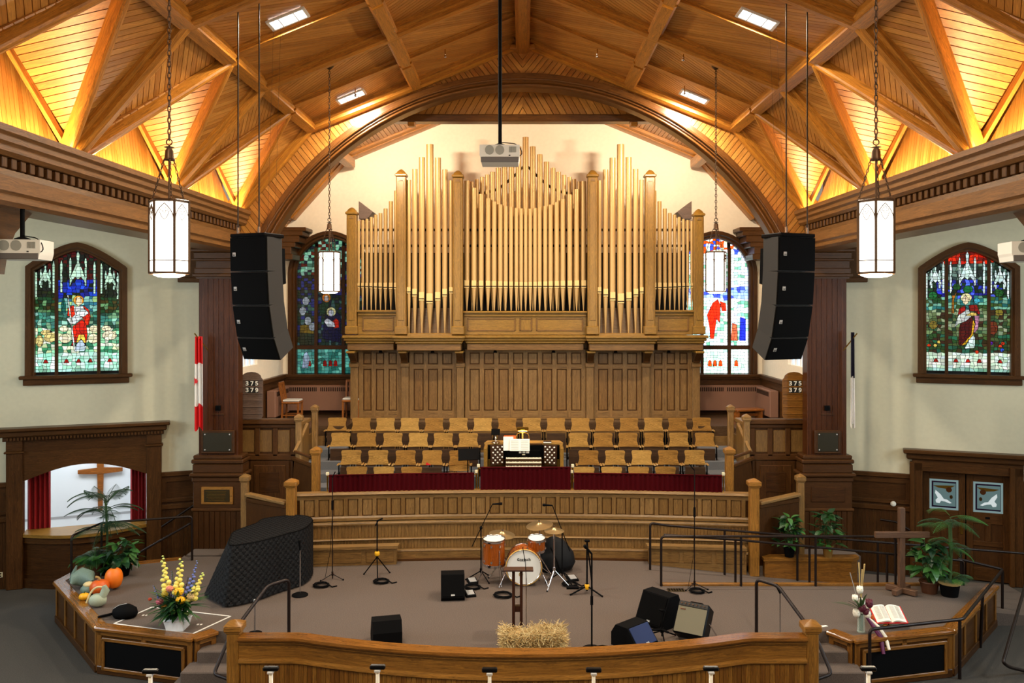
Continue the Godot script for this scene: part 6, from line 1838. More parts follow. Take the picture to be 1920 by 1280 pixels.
func make_pendant(drop: float) -> Node3D:
	var t := thing("pendant_lantern", "six sided white glass lantern", "lamp")
	var R := 0.17; var H := 0.64
	for k in 6:
		var a0 := TAU * (k + 0.5) / 6 + 0.12; var a1 := TAU * (k + 1.5) / 6 + 0.12
		var p0 := Vector3(sin(a0), 0, cos(a0)) * R; var p1 := Vector3(sin(a1), 0, cos(a1)) * R
		var mid := (p0 + p1) * 0.5
		var out := Vector3(mid.x, 0, mid.z).normalized()
		var ex := (p1 - p0).normalized()
		var g := part(t, "glass_panel", sh().box(mid * 0.97 + Vector3(0, H / 2, 0), Vector3((p1 - p0).length() * 0.94, H - 0.03, 0.006), 0.0, Basis(ex, Vector3.UP, ex.cross(Vector3.UP))), M.lamp_glass)
		# gothic tracery on the panel
		var tr := sh()
		var w := (p1 - p0).length() * 0.46
		var pt := func(x: float, y: float) -> Vector3: return mid + out * 0.004 + ex * x + Vector3(0, y, 0)
		for s in [-1.0, 1.0]:
			var c := []
			for q in 7:
				var tt := q / 6.0
				c.append(pt.call(s * w * (1.0 - tt * tt * 0.999), H - 0.17 + 0.14 * tt))
			tr.tube(c, 0.004, 4)
			var d := []
			for q in 7:
				var tt := q / 6.0
				d.append(pt.call(s * w * tt * 0.55, H - 0.17 + 0.075 * tt * tt))
			tr.tube(d, 0.003, 4)
		var qf := []
		for q in 16:
			var th := TAU * q / 16
			var rr := 0.026 + 0.010 * cos(4.0 * th)
			qf.append(pt.call(cos(th) * rr, H - 0.085 + sin(th) * rr))
		tr.tube(qf, 0.003, 4, true)
		tr.tube([pt.call(0, 0.12), pt.call(0, H - 0.17)], 0.002, 4)
		tr.tube([pt.call(-w, 0.11), pt.call(w, 0.11)], 0.004, 4)
		part(g, "tracery", tr, M.lamp_metal)
		part(t, "corner_bar", sh().bar(p0, p0 + Vector3(0, H + 0.01, 0), 0.018, 0.018), M.lamp_metal)
	for y in [0.0, H]:
		var rim := []
		for k in 7: rim.append(Vector3(sin(TAU * (k + 0.5) / 6 + 0.12), 0, cos(TAU * (k + 0.5) / 6 + 0.12)) * R + Vector3(0, y, 0))
		part(t, "rim", sh().tube(rim, 0.012, 5), M.lamp_metal)
	part(t, "bottom_bowl", sh().lathe([Vector2(0.0, -0.04), Vector2(0.09, -0.035), Vector2(0.13, -0.02), Vector2(0.14, 0.0)], 18), M.lamp_glass)
	part(t, "roof_plate", sh().lathe([Vector2(0.0, H + 0.012), Vector2(R * 0.9, H + 0.004)], 6), M.lamp_metal)
	part(t, "stem", sh().tube([Vector3(0, H, 0), Vector3(0, H + 0.40, 0)], 0.010, 8), M.lamp_metal)
	part(t, "bell", sh().lathe([Vector2(0.05, H + 0.37), Vector2(0.05, H + 0.375), Vector2(0.04, H + 0.39), Vector2(0.036, H + 0.45), Vector2(0.02, H + 0.48), Vector2(0.045, H + 0.485), Vector2(0.01, H + 0.495), Vector2(0.0, H + 0.5)], 14), M.lamp_metal)
	part(t, "ring", ring(Vector3(0, H + 0.53, 0), 0.026, 0.006, Vector3.BACK), M.lamp_metal)
	for k in 3:
		var a := TAU * k / 3 + 0.5
		part(t, "side_chain", chain(Vector3(sin(a) * 0.045, H + 0.38, cos(a) * 0.045), Vector3(sin(a) * R * 0.92, H + 0.01, cos(a) * R * 0.92), 0.03, 0.004), M.lamp_metal)
	part(t, "chain", chain(Vector3(0, H + 0.55, 0), Vector3(0, drop - 0.05, 0), 0.05, 0.006), M.lamp_metal)
	part(t, "canopy", sh().lathe([Vector2(0.03, drop - 0.07), Vector2(0.07, drop - 0.03), Vector2(0.075, drop)], 14), M.lamp_metal)
	var l := OmniLight3D.new()
	l.name = "lantern_light"
	l.light_color = Color(1.0, 0.93, 0.80)
	l.light_energy = 3.0
	l.light_size = 0.12
	l.omni_range = 30
	l.shadow_enabled = true
	l.position = Vector3(0, -0.14, 0)
	t.add_child(l)
	return t

func lamps() -> void:
	var src: Node3D
	for e in [[-1.0, 13.95, 5.65, "left lantern hanging nearest the organ window"], [1.0, 13.95, 5.65, "right lantern hanging nearest the organ window"], [-1.0, 7.63, 5.69, "large left lantern hanging near the camera"], [1.0, 7.63, 5.69, "large right lantern hanging near the camera"], [-1.0, 1.31, 5.69, "left lantern above the balcony"], [1.0, 1.31, 5.69, "right lantern above the balcony"]]:
		var at := Vector3(e[0] * 3.16, e[2], -e[1])
		var lab: String = "six sided white glass " + e[3]
		if src == null:
			src = make_pendant(slope_y(3.16) + 0.17 - 5.65)
			src.position = at
			src.set_meta("label", lab)
		if e[1] != 13.95 or e[0] > 0: copy(src, lab, at)
	for c in get_children():
		if String(c.name).begins_with("pendant_lantern"): c.set_meta("group", "hanging lanterns")
	# recessed ceiling lights
	for s: float in [-1.0, 1.0]:
		var k := 0
		for d in [15.98, 11.68, 7.45, 3.1, -1.15]:
			var up := Vector3(s * (RIDGE_Y - PUR_Y), PUR_X, 0).normalized()
			var t := thing("ceiling_light", "%s recessed white ceiling light from the arch, %s roof slope" % [ORD[k], "left" if s < 0 else "right"], "lamp", Vector3(s * 3.15, slope_y(3.15), -d) + up * 0.17, 0.0, "recessed ceiling lights")
			t.basis = Basis(up.cross(Vector3.BACK).normalized(), up, up.cross(Vector3.BACK).normalized().cross(up))
			k += 1
			for q in [[0, 0.26, 0.5, 0.04], [0, -0.26, 0.5, 0.04]]: part(t, "frame_bar", sh().box(Vector3(q[1], -0.01, 0), Vector3(q[3], 0.03, 0.34)), M.proj)
			for q in [-0.16, 0.16]: part(t, "frame_bar", sh().box(Vector3(0, -0.01, q), Vector3(0.5, 0.03, 0.03)), M.proj)
			part(t, "diffuser", sh().box(Vector3(0, -0.005, 0), Vector3(0.48, 0.015, 0.3)), glow(Color(0.95, 0.98, 1.0), 4.0))
			part(t, "louvre", sh().box(Vector3(0.11, -0.015, 0), Vector3(0.012, 0.03, 0.3)), M.proj)
			part(t, "louvre", sh().box(Vector3(-0.11, -0.015, 0), Vector3(0.012, 0.03, 0.3)), M.proj)
			var l := AreaLight3D.new()
			l.name = "ceiling_light_lamp"
			l.area_size = Vector2(0.44, 0.28)
			l.light_color = Color(1.0, 0.945, 0.85)
			l.light_energy = 30.0
			l.shadow_enabled = true
			l.position = Vector3(0, -0.05, 0)
			l.rotation.x = -PI / 2
			t.add_child(l)
	# fill lights added out of sight behind the arch to brighten chancel wall and pipes
	for s: float in [-1.0, 1.0]:
		var t := thing("added_fill_lamp", "added fill lamp behind the arch on the %s" % ("left" if s < 0 else "right"), "lamp", Vector3(s * 3.2, 9.12, ARCH_Z - 0.95), 0.0, "added fill lamps behind the arch")
		part(t, "housing", sh().box(Vector3(0, 0, 0), Vector3(0.5, 0.16, 0.14), 0.02), M.black)
		part(t, "lens", sh().box(Vector3(0, -0.02, -0.075), Vector3(0.44, 0.1, 0.01)), glow(Color(1.0, 0.9, 0.72), 3.0))
		part(t, "bracket", sh().box(Vector3(0, 0.13, 0), Vector3(0.05, 0.16, 0.05)), M.black)
		var l := AreaLight3D.new()
		l.name = "added_fill_light"
		l.area_size = Vector2(0.44, 0.1)
		l.light_color = Color(1.0, 0.92, 0.80)
		l.light_energy = 19.0
		l.shadow_enabled = true
		l.position = Vector3(0, -0.02, -0.1)
		t.add_child(l)
	# bare bulb and sprinkler heads
	var i := 0
	for q in [[-2.72, 10.95], [-2.0, 13.2], [2.62, 13.9], [-1.4, 15.4], [1.35, 15.45], [-3.05, 15.55], [2.95, 15.55]]:
		var b := thing("sprinkler_head", "small brass sprinkler head, " + ["left, by the second ceiling light", "left, between the two ceiling lights", "right, by the right far lantern chain", "left of the ridge near the arch", "right of the ridge near the arch", "left, beside the ceiling light nearest the arch", "right, beside the ceiling light nearest the arch"][i], "sprinkler", Vector3(q[0], slope_y(q[0]) + 0.16, -q[1]), 0.0, "ceiling sprinklers")
		part(b, "stem", sh().tube([Vector3(0, 0, 0), Vector3(0, -0.1, 0)], 0.01, 6), M.brass)
		part(b, "head", sh().lathe([Vector2(0.0, -0.16), Vector2(0.03, -0.15), Vector2(0.012, -0.12), Vector2(0.02, -0.1)], 8), M.chrome)
		i += 1

# ---------------------------------------------------------------- loudspeakers, projectors, boards, flags, rails
func line_array(s: float) -> void:
	var side := "left" if s < 0 else "right"
	var t := thing("line_array", "curved hanging stack of four black loudspeakers on the %s" % side, "loudspeaker", Vector3(s * 3.47, 6.28, -10.8), s * 0.42, "hanging loudspeaker stacks")
	var y := 0.0; var z := 0.0; var ang := 0.0
	var top := part(t, "fly_frame", sh().box(Vector3(0, 0.02, -0.16), Vector3(0.56, 0.05, 0.38), 0.01), M.black_gloss)
	for k in 4:
		ang = [0.02, 0.08, 0.2, 0.42][k]
		var h: float = [0.44, 0.43, 0.42, 0.32][k]
		var bas := Basis(Vector3.RIGHT, ang)
		var c := Node3D.new(); c.name = "cabinet"; t.add_child(c, true)
		c.transform = Transform3D(bas, Vector3(0, y, z))
		# trapezoid in plan, wide at the front
		var pl := pv([-0.30, 0.0, 0.30, 0.0, 0.23, -0.36, -0.23, -0.36])
		var xf := Transform3D(Basis(Vector3.RIGHT, Vector3.BACK, Vector3.UP), Vector3(0, -h + 0.006, 0))
		part(c, "shell", sh().prism(pl, h - 0.012, xf), M.speaker_side)
		part(c, "grille", sh().box(Vector3(0, -h / 2, 0.008), Vector3(0.585, h - 0.02, 0.02), 0.008), M.grille)
		part(c, "badge", sh().box(Vector3(-0.22 if s < 0 else -0.2, -h * 0.5, 0.021), Vector3(0.05, 0.05, 0.006), 0.004), M.grey_mark)
		part(c, "badge_print", text_mesh("EV", 0.028, M.black, Vector3(-0.22 if s < 0 else -0.2, -h * 0.5 - 0.01, 0.0245)), M.black)
		y -= h * cos(ang); z -= h * sin(ang)
	for k in 2:
		var x := -0.17 + k * 0.34
		var topy := slope_y(s * 3.47 + x) + 0.17 - 6.28
		part(t, "hanging_rod", sh().tube([Vector3(x, 0.1, 0), Vector3(x, topy, 0)], 0.009, 6), M.rod)
		part(t, "shackle", sh().tube([Vector3(x, 0.02, 0), Vector3(x, 0.12, 0)], 0.018, 8), M.chrome)
	for k in 2:
		var x := 0.0 + k * 0.12
		part(t, "cable", sh().tube([Vector3(x, 0.04, -0.35), Vector3(x - 0.02, slope_y(s * 3.47 + x) + 0.17 - 6.28, -0.5)], 0.0016, 4), M.rod)
	part(t, "rear_wedge", sh().prism(pv([0, 0, 0.14, 0.04, 0.12, 0.5, 0.03, 0.42]), 0.3, Transform3D(Basis(Vector3(-s, 0, 0), Vector3.UP, Vector3(0, 0, 1)), Vector3(0, -0.62, -0.55))), M.black)

func text_mesh(txt: String, size: float, m: Material, at: Vector3, bas := Basis(), depth := 0.002) -> Sh:
	var tm := TextMesh.new()
	var f := SystemFont.new()
	f.font_names = PackedStringArray(["Droid Sans"])
	f.font_weight = 700
	tm.font = f
	tm.text = txt
	tm.font_size = 32
	tm.pixel_size = size / 32.0
	tm.depth = depth
	tm.curve_step = 2.0
	var s := Sh.new()
	var a := tm.surface_get_arrays(0) if tm.get_surface_count() else []
	for si in tm.get_surface_count():
		a = tm.surface_get_arrays(si)
		var vs: PackedVector3Array = a[Mesh.ARRAY_VERTEX]
		var ns: PackedVector3Array = a[Mesh.ARRAY_NORMAL]
		var ix: PackedInt32Array = a[Mesh.ARRAY_INDEX] if a[Mesh.ARRAY_INDEX] != null else PackedInt32Array()
		if ix.is_empty():
			for k in vs.size(): ix.append(k)
		var xf := Transform3D(bas, at)
		for k in range(0, ix.size(), 3):
			s.tri(xf * vs[ix[k]], xf * vs[ix[k + 1]], xf * vs[ix[k + 2]], bas * ns[ix[k]], bas * ns[ix[k + 1]], bas * ns[ix[k + 2]], Vector2.ZERO, Vector2.ZERO, Vector2.ZERO)
	return s

func projector(label: String, at: Vector3, pole: float, turn: float) -> void:
	var t := thing("projector", label, "projector", at, turn, "white ceiling projectors")
	var body := sh()
	body.prism(pv([-0.245, -0.02, -0.235, -0.05, -0.225, -0.105, 0.225, -0.105, 0.24, -0.05, 0.245, -0.02, 0.245, 0.11, -0.245, 0.11]), 0.36, Transform3D(Basis(), Vector3(0, 0, -0.36)))
	part(t, "body", body, M.proj)
	part(t, "underside", sh().box(Vector3(0, -0.072, 0.004), Vector3(0.46, 0.066, 0.012), 0.004), M.proj_dark)
	for x in [-0.125, 0.0]:
		part(t, "vent", sh().prism(ell(0, 0, 0.055, 0.058, 16), 0.008, Transform3D(Basis(), Vector3(x, 0.045, 0.0))), M.proj_grey)
	var g := sh()
	for k in 7: g.box(Vector3(0.12 + k * 0.0125, 0.05, 0.004), Vector3(0.007, 0.07, 0.008))
	stuff(part(t, "side_grille", g, M.proj_grey))
	part(t, "port", sh().box(Vector3(0.12, -0.022, 0.004), Vector3(0.02, 0.012, 0.008)), M.black)
	part(t, "mount", sh().lathe([Vector2(0.09, 0.11), Vector2(0.08, 0.13), Vector2(0.03, 0.15)], 12, Transform3D(Basis(), Vector3(0, 0, -0.15))), M.black)
	part(t, "pole", sh().tube([Vector3(0, 0.12, -0.15), Vector3(0, pole, -0.15)], 0.024, 10), M.black)
	part(t, "cable", sh().tube(bent([Vector3(0.02, 0.16, -0.13), Vector3(0.2, 0.13, -0.05), Vector3(0.27, 0.05, -0.02), Vector3(0.27, -0.03, -0.02), Vector3(0.23, -0.03, -0.02)], 0.05), 0.006, 5), M.black)

func rail_pipe(called: String, label: String, runs: Array, r := 0.021, group := "") -> Node3D:
	var base: Vector3 = runs[0][0]
	var t := thing(called, label, "railing", Vector3(base.x, base.y, base.z), 0.0, group)
	for k in runs.size():
		var pts := []
		for p in runs[k]: pts.append(p - base)
		part(t, "post" if pts.size() == 2 and absf(pts[0].x - pts[1].x) < 0.01 and absf(pts[0].z - pts[1].z) < 0.01 else "rail", sh().tube(bent(pts, 0.07) if pts.size() > 2 else pts, r, 8), M.iron)
	return t

func fittings() -> void:
	for s: float in [-1.0, 1.0]: line_array(s)
	projector("white projector hanging in the middle on a long black pole", Vector3(-0.28, 7.26, -10.4), slope_y(0.28) + 0.1 - 7.26, 0.0)
	projector("white projector hanging under the cornice beam at the left edge", Vector3(-5.55, 6.02, -9.35), 0.46, 0.12)
	projector("white projector hanging under the cornice beam at the right edge", Vector3(5.62, 6.0, -9.35), 0.48, -0.12)
	# hymn boards
	for s: float in [-1.0, 1.0]:
		var t := thing("hymn_board", "%s wooden hymn board with two rows of numbers beside the %s pillar" % ["pale greyish" if s < 0 else "golden brown", "left" if s < 0 else "right"], "sign", Vector3(s * 5.47, 3.15, -17.22), 0.0, "hymn number boards")
		var m: Material = M.pale_board if s < 0 else M.front[2]
		var o := PackedVector2Array([Vector2(-0.2, 0), Vector2(0.2, 0), Vector2(0.235, 0.05), Vector2(0.235, 0.78)])
		for k in 9: o.append(Vector2(0.2 * cos(PI * k / 8), 0.82 + 0.12 * sin(PI * k / 8)))
		o.append(Vector2(-0.235, 0.78)); o.append(Vector2(-0.235, 0.05))
		part(t, "board", sh().prism(o, 0.03), m)
		for k in 6:
			part(t, "slat", sh().box(Vector3(0, 0.1 + k * 0.135, 0.036), Vector3(0.46, 0.016, 0.014), 0.003), m)
		part(t, "back_post", sh().box(Vector3(0, 0.42, -0.03), Vector3(0.06, 0.84, 0.05)), M.dark[1])
		for k in 2:
			var y := 0.71 - k * 0.135
			part(t, "number_card", sh().box(Vector3(0.02, y, 0.034), Vector3(0.25, 0.105, 0.008)), M.board_num)
			part(t, "number", text_mesh(["3 7 5", "3 7 9"][k], 0.12, M.paper, Vector3(0.02, y, 0.04)), M.paper)
	# flags on slanting staffs behind the pillars
	for s: float in [-1.0, 1.0]:
		var t := thing("flag", "red and white flag with a maple leaf hanging in folds by the left pillar" if s < 0 else "dark blue and white flag hanging in folds by the right pillar", "flag", Vector3(s * (6.24 if s < 0 else 6.36), 3.05, -16.46))
		part(t, "staff", sh().tube([Vector3(-s * 0.1, 1.5, -0.2), Vector3(s * 0.05, 1.84, 0.1)], 0.012, 6), M.brass)
		var cols: Array = [[0.0, 0.46, M.red], [0.46, 1.26, M.flag_white], [1.26, 1.78, M.red]] if s < 0 else [[0.05, 1.0, M.flag_white], [1.0, 1.86, M.navy]]
		for c in cols:
			var q := sh()
			var n := 16
			var rows := 6
			var f := func(u: float, y: float) -> Vector3:
				var wd := (0.18 if s < 0 else 0.08) * (1.0 - 0.25 * y / 1.8)
				return Vector3((u - 0.5) * wd * 1.0, y - 0.05 * sin(u * 9.0) * (1.0 - y / 1.8), 0.035 * sin(u * 14.0 + y * 0.8))
			for j in rows:
				for k in n:
					var y0 := lerpf(c[0], c[1], float(j) / rows); var y1 := lerpf(c[0], c[1], float(j + 1) / rows)
					var a: Vector3 = f.call(float(k) / n, y0); var b: Vector3 = f.call(float(k + 1) / n, y0)
					var d: Vector3 = f.call(float(k) / n, y1); var e: Vector3 = f.call(float(k + 1) / n, y1)
					var nn := (b - a).cross(d - a).normalized()
					if nn.z < 0: nn = -nn
					q.quad(a, b, e, d, nn, Vector2.ZERO, Vector2.ZERO, Vector2.ZERO, Vector2.ZERO)
			part(t, "cloth", q, c[2])
		if s < 0:
			part(t, "maple_leaf", sh().prism(pv([0.0, 0.12, 0.02, 0.08, 0.05, 0.09, 0.045, 0.05, 0.075, 0.055, 0.055, 0.02, 0.06, 0.0, 0.01, 0.0, 0.01, -0.04, 0.0, -0.04]), 0.004, Transform3D(Basis(), Vector3(-0.075, 0.88, 0.045))), M.red)
	# railings: left rear of the platform
	var p := STAGE
	rail_pipe("platform_railing", "brown pipe railing around the left rear corner of the platform", [[Vector3(-7.72, p, -14.6), Vector3(-7.72, 1.48, -14.6), Vector3(-7.6, 1.5, -15.4), Vector3(-6.16, 1.5, -15.9), Vector3(-6.16, p, -15.9)], [Vector3(-7.6, p, -15.4), Vector3(-7.6, 1.5, -15.4)], [Vector3(-6.2, 1.36, -15.93), Vector3(-7.1, 0.85, -15.72), Vector3(-7.1, p - 0.05, -15.72)]])
	rail_pipe("wall_handrail", "short dark handrail on the wainscot left of the left pillar", [[wall_xf(-1.0) * Vector3(0.42, 1.34, 0.14), wall_xf(-1.0) * Vector3(1.02, 0.96, 0.14)]])
	# right: level front rail, its sloping companion and the rear ramp rail
	var zf := -14.42
	rail_pipe("ramp_railing", "level brown pipe railing along the platform side of the ramp", [[Vector3(2.34, p, zf), Vector3(2.34, 1.52, zf), Vector3(6.3, 1.52, zf), Vector3(6.3, p, zf)], [Vector3(3.69, p, zf), Vector3(3.69, 1.52, zf)], [Vector3(4.95, p, zf), Vector3(4.95, 1.52, zf)]], 0.021, "ramp railings")
	rail_pipe("ramp_railing", "sloping brown pipe handrail just inside the level ramp railing", [[Vector3(2.40, 1.52, zf - 0.1), Vector3(3.6, 1.44, zf - 0.1), Vector3(7.5, 1.08, zf - 0.1), Vector3(7.5, 0.3, zf - 0.1)], [Vector3(3.62, 0.6, zf - 0.1), Vector3(3.62, 1.44, zf - 0.1)], [Vector3(4.88, 0.5, zf - 0.1), Vector3(4.88, 1.32, zf - 0.1)], [Vector3(6.2, 0.4, zf - 0.1), Vector3(6.2, 1.2, zf - 0.1)]], 0.021, "ramp railings")
	var zr := -15.38
	rail_pipe("ramp_railing", "sloping brown pipe railing on the far side of the ramp by the choir riser", [[Vector3(2.29, p, zr + 0.05), Vector3(2.29, 1.52, zr + 0.05), Vector3(2.6, 1.46, zr), Vector3(9.1, 0.95, zr)], [Vector3(3.64, 0.55, zr), Vector3(3.64, 1.37, zr)], [Vector3(4.95, 0.44, zr), Vector3(4.95, 1.26, zr)], [Vector3(6.4, 0.32, zr), Vector3(6.4, 1.16, zr)], [Vector3(7.9, 0.2, zr), Vector3(7.9, 1.04, zr)]], 0.021, "ramp railings")
	# floor railing that follows the right edge of the platform
	rail_pipe("floor_railing", "low brown pipe handrail along the right front edge of the platform", [[Vector3(4.86, 0, -11.95), Vector3(4.86, 0.88, -11.95), Vector3(6.4, 0.86, -12.4), Vector3(8.3, 0.86, -14.75), Vector3(7.6, 1.0, -14.9)], [Vector3(6.34, 0, -12.38), Vector3(6.34, 0.86, -12.38)], [Vector3(7.25, 0, -13.52), Vector3(7.25, 0.86, -13.45)], [Vector3(8.28, 0, -14.73), Vector3(8.28, 0.86, -14.73)]], 0.024)
	rail_pipe("floor_railing", "end of a dark pipe handrail at the lower right corner of the view", [[Vector3(7.5, 0.0, -12.6), Vector3(7.1, 0.14, -12.45), Vector3(6.95, 0.25, -12.35), Vector3(8.2, 0.9, -13.9)]], 0.024)
	rail_pipe("wall_handrail", "dark bracketed handrail on the wainscot left of the double doors", [[wall_xf(1.0) * Vector3(0.95, 1.1, 0.14), wall_xf(1.0) * Vector3(1.25, 1.08, 0.14), wall_xf(1.0) * Vector3(1.5, 0.94, 0.16)]])
	# hoop handrails at both barrier steps
	for s: float in [-1.0, 1.0]:
		rail_pipe("step_handrail", "arched pipe handrail over the steps at the %s end of the barrier" % ("left" if s < 0 else "right"), [[Vector3(s * 3.37, p, -12.3), Vector3(s * 3.37, 1.47, -12.3), Vector3(s * 3.62, 1.44, -12.1), Vector3(s * 3.92, 0.98, -11.4), Vector3(s * 4.02, 0.62, -11.1), Vector3(s * 3.8, 0.6, -11.0)]], 0.024, "step handrails")
	# vents and outlets
	var v := thing("floor_vent", "small dark grille lying on the platform carpet by the ramp kerb", "vent", Vector3(2.55, p, -14.2))
	part(v, "plate", sh().box(Vector3(0, 0.006, 0), Vector3(0.28, 0.012, 0.15), 0.003), M.bronze)
	for k in 6: part(v, "slot", sh().box(Vector3(-0.11 + k * 0.044, 0.013, 0), Vector3(0.02, 0.003, 0.12)), M.black)
	var o := thing("door_bell", "round white bell on the wainscot beside the double doors", "bell", wall_xf(1.0) * Vector3(1.2, 1.42, 0.06), atan2(wall_xf(1.0).basis.z.x, wall_xf(1.0).basis.z.z))
	part(o, "disc", sh().lathe([Vector2(0.055, 0.0), Vector2(0.05, 0.03), Vector2(0.03, 0.045), Vector2(0.0, 0.05)], 14, Transform3D(Basis(Vector3.RIGHT, PI / 2), Vector3.ZERO)), M.paper)
	var ou := thing("wall_socket", "cream socket plate low on the left wall at the frame edge", "socket", wall_xf(-1.0) * Vector3(3.86, 0.28, 0.03), atan2(wall_xf(-1.0).basis.z.x, wall_xf(-1.0).basis.z.z))
	part(ou, "plate", sh().box(Vector3.ZERO, Vector3(0.08, 0.1, 0.012), 0.003), M.outlet)
	for q in [-1, 1]: part(ou, "outlet", sh().box(Vector3(0, q * 0.022, 0.007), Vector3(0.03, 0.025, 0.004)), M.black)
	# balcony front, just below the frame, with its small clip lamps
	var bal := struct("wall_balcony", "wooden balcony front below the camera", "balcony")
	part(bal, "rail", sh().box(Vector3(0, 3.80, -3.2), Vector3(9.0, 0.08, 0.3), 0.02), M.front[0])
	part(bal, "front_board", sh().box(Vector3(0, 3.3, -3.25), Vector3(9.0, 0.95, 0.06)), M.front[1])
	part(bal, "slab", sh().box(Vector3(0, 2.75, 1.8), Vector3(23.8, 0.2, 9.6)), M.carpet_dark)
	var xs := [[-1.396, 4.01], [-0.944, 4.02], [-0.544, 4.026], [-0.124, 4.015], [0.266, 4.015], [0.706, 4.02], [1.296, 4.02]]
	for k in 7:
		var c := thing("rail_clip_lamp", "%s black T shaped clip on a white stem from the left, bottom edge" % ORD[k], "clip", Vector3(xs[k][0], 3.84, -3.2), 0.0, "clips on the balcony rail")
		var h: float = xs[k][1] - 3.84
		part(c, "stem", sh().box(Vector3(0, h / 2, 0), Vector3(0.013, h, 0.012), 0.002), M.paper)
		part(c, "bar", sh().box(Vector3(0, h + 0.008, 0.0), Vector3(0.058, 0.016, 0.022), 0.004), M.black_gloss)
		part(c, "clamp", sh().box(Vector3(0, h - 0.004, 0.004), Vector3(0.022, 0.01, 0.02), 0.002), M.grey_mark)

# ---------------------------------------------------------------- band
func tripod(t: Node, h: float, spread: float, m: Material, hub := 0.18, legs := 3, turn := 0.3, r := 0.011) -> void:
	part(t, "pole", sh().tube([Vector3(0, hub - 0.08, 0), Vector3(0, h, 0)], r, 8), m)
	part(t, "hub", sh().tube([Vector3(0, hub - 0.03, 0), Vector3(0, hub + 0.04, 0)], r * 2.0, 8), m)
	for k in legs:
		var a := turn + TAU * k / legs
		part(t, "leg", sh().tube([Vector3(0, hub, 0), Vector3(sin(a) * spread, 0.012, cos(a) * spread)], r * 0.9, 6), m)
		part(t, "foot", sh().ball(Vector3(sin(a) * spread, 0.014, cos(a) * spread), Vector3(0.016, 0.014, 0.016), 8, 5), M.black)

func coil(label: String, at: Vector3, r: float) -> void:
	var t := thing("cable_coil", label, "cable", at, 0.0, "coiled cables on the platform")
	var pts := []
	for k in 49:
		var a := TAU * k / 12.0
		pts.append(Vector3(cos(a) * r * (0.85 + 0.12 * sin(k * 0.9)), 0.014 + 0.0006 * k, sin(a) * r * (0.8 + 0.1 * cos(k * 0.7))))
	pts.append(Vector3(r * 1.4, 0.012, r * 0.4)); pts.append(Vector3(r * 1.9, 0.012, 0.0))
	part(t, "loops", sh().tube(pts, 0.011, 5), M.black)

func wedge(label: String, at: Vector3, turn: float, m: Material, w := 0.38, h := 0.38) -> void:
	var t := thing("floor_monitor", label, "loudspeaker", at, turn, "floor monitor loudspeakers")
	# side profile: x towards the listener, y up
	var pr := pv([-0.24, 0.0, 0.20, 0.0, 0.24, 0.06, 0.05, h, -0.16, h, -0.24, h * 0.6])
	part(t, "cabinet", sh().prism(pr, w, Transform3D(Basis(Vector3(0, 0, 1), Vector3.UP, Vector3(-1, 0, 0)), Vector3(w / 2, 0, 0))), M.black)
	var d := Vector3(0, h - 0.06, 0.05 - 0.24)
	var nn := Vector3(0, 0.19, h - 0.06).normalized()
	part(t, "grille", sh().box(Vector3(0, (h + 0.06) / 2, 0.145) + nn * 0.006, Vector3(w - 0.04, d.length() - 0.03, 0.016), 0.004, Basis(Vector3.RIGHT, d.normalized(), nn)), m)
	part(t, "badge", sh().box(Vector3(0, 0.1, 0.235), Vector3(0.06, 0.025, 0.006), 0.0, Basis(Vector3.RIGHT, d.normalized(), nn)), M.grey_mark)

func drum(label: String, called: String, at: Vector3, r: float, h: float, xf: Transform3D, lugs: int) -> Node3D:
	var t := thing(called, label, "drum", at)
	part(t, "shell", sh().lathe([Vector2(r, 0), Vector2(r, h)], 28, xf), M.drum_wood)
	for e in [0.0, h]:
		part(t, "hoop", sh().lathe([Vector2(r * 1.0, e - 0.022), Vector2(r * 1.04, e - 0.022), Vector2(r * 1.04, e + 0.022), Vector2(r * 1.0, e + 0.022), Vector2(r * 0.98, e + 0.01)], 28, xf), M.chrome)
		part(t, "head", sh().lathe([Vector2(0.0, e + (0.006 if e > 0 else -0.006)), Vector2(r * 0.99, e + (0.004 if e > 0 else -0.004))], 28, xf), M.head_white)
	for k in lugs:
		var a := TAU * k / lugs + 0.2
		for y in [h * 0.18, h * 0.82]:
			part(t, "lug", sh().box(xf * Vector3(cos(a) * r * 1.03, y, sin(a) * r * 1.03), Vector3(0.03, 0.045, 0.03), 0.008, xf.basis), M.chrome)
	return t

func cymbal(label: String, base: Vector3, top: float, r: float, tilt: Vector3, lean := Vector3.ZERO) -> void:
	var t := thing("cymbal_stand", label, "cymbal", base, 0.0, "cymbals of the drum kit")
	tripod(t, top, 0.26, M.chrome, 0.3, 3, base.x * 3.0, 0.012)
	var c := Transform3D(Basis.from_euler(tilt), Vector3(0, top, 0) + lean)
	part(t, "cymbal", sh().lathe([Vector2(r, 0.0), Vector2(r * 0.6, 0.018), Vector2(r * 0.26, 0.028), Vector2(r * 0.2, 0.05), Vector2(r * 0.08, 0.062), Vector2(0.0, 0.063)], 36, c), M.cymbal)
	part(t, "wing_nut", sh().box(c * Vector3(0, 0.08, 0), Vector3(0.03, 0.03, 0.02), 0.006), M.chrome)
	if lean.length() > 0.01:
		part(t, "boom_arm", sh().tube([Vector3(0, top - 0.25, 0), Vector3(0, top, 0) + lean], 0.009, 6), M.chrome)

func mic(t: Node, at: Vector3, dir: Vector3) -> void:
	dir = dir.normalized()
	part(t, "microphone", sh().tube([at, at + dir * 0.12, at + dir * 0.13, at + dir * 0.17], [0.012, 0.018, 0.026, 0.022], 8), M.black)

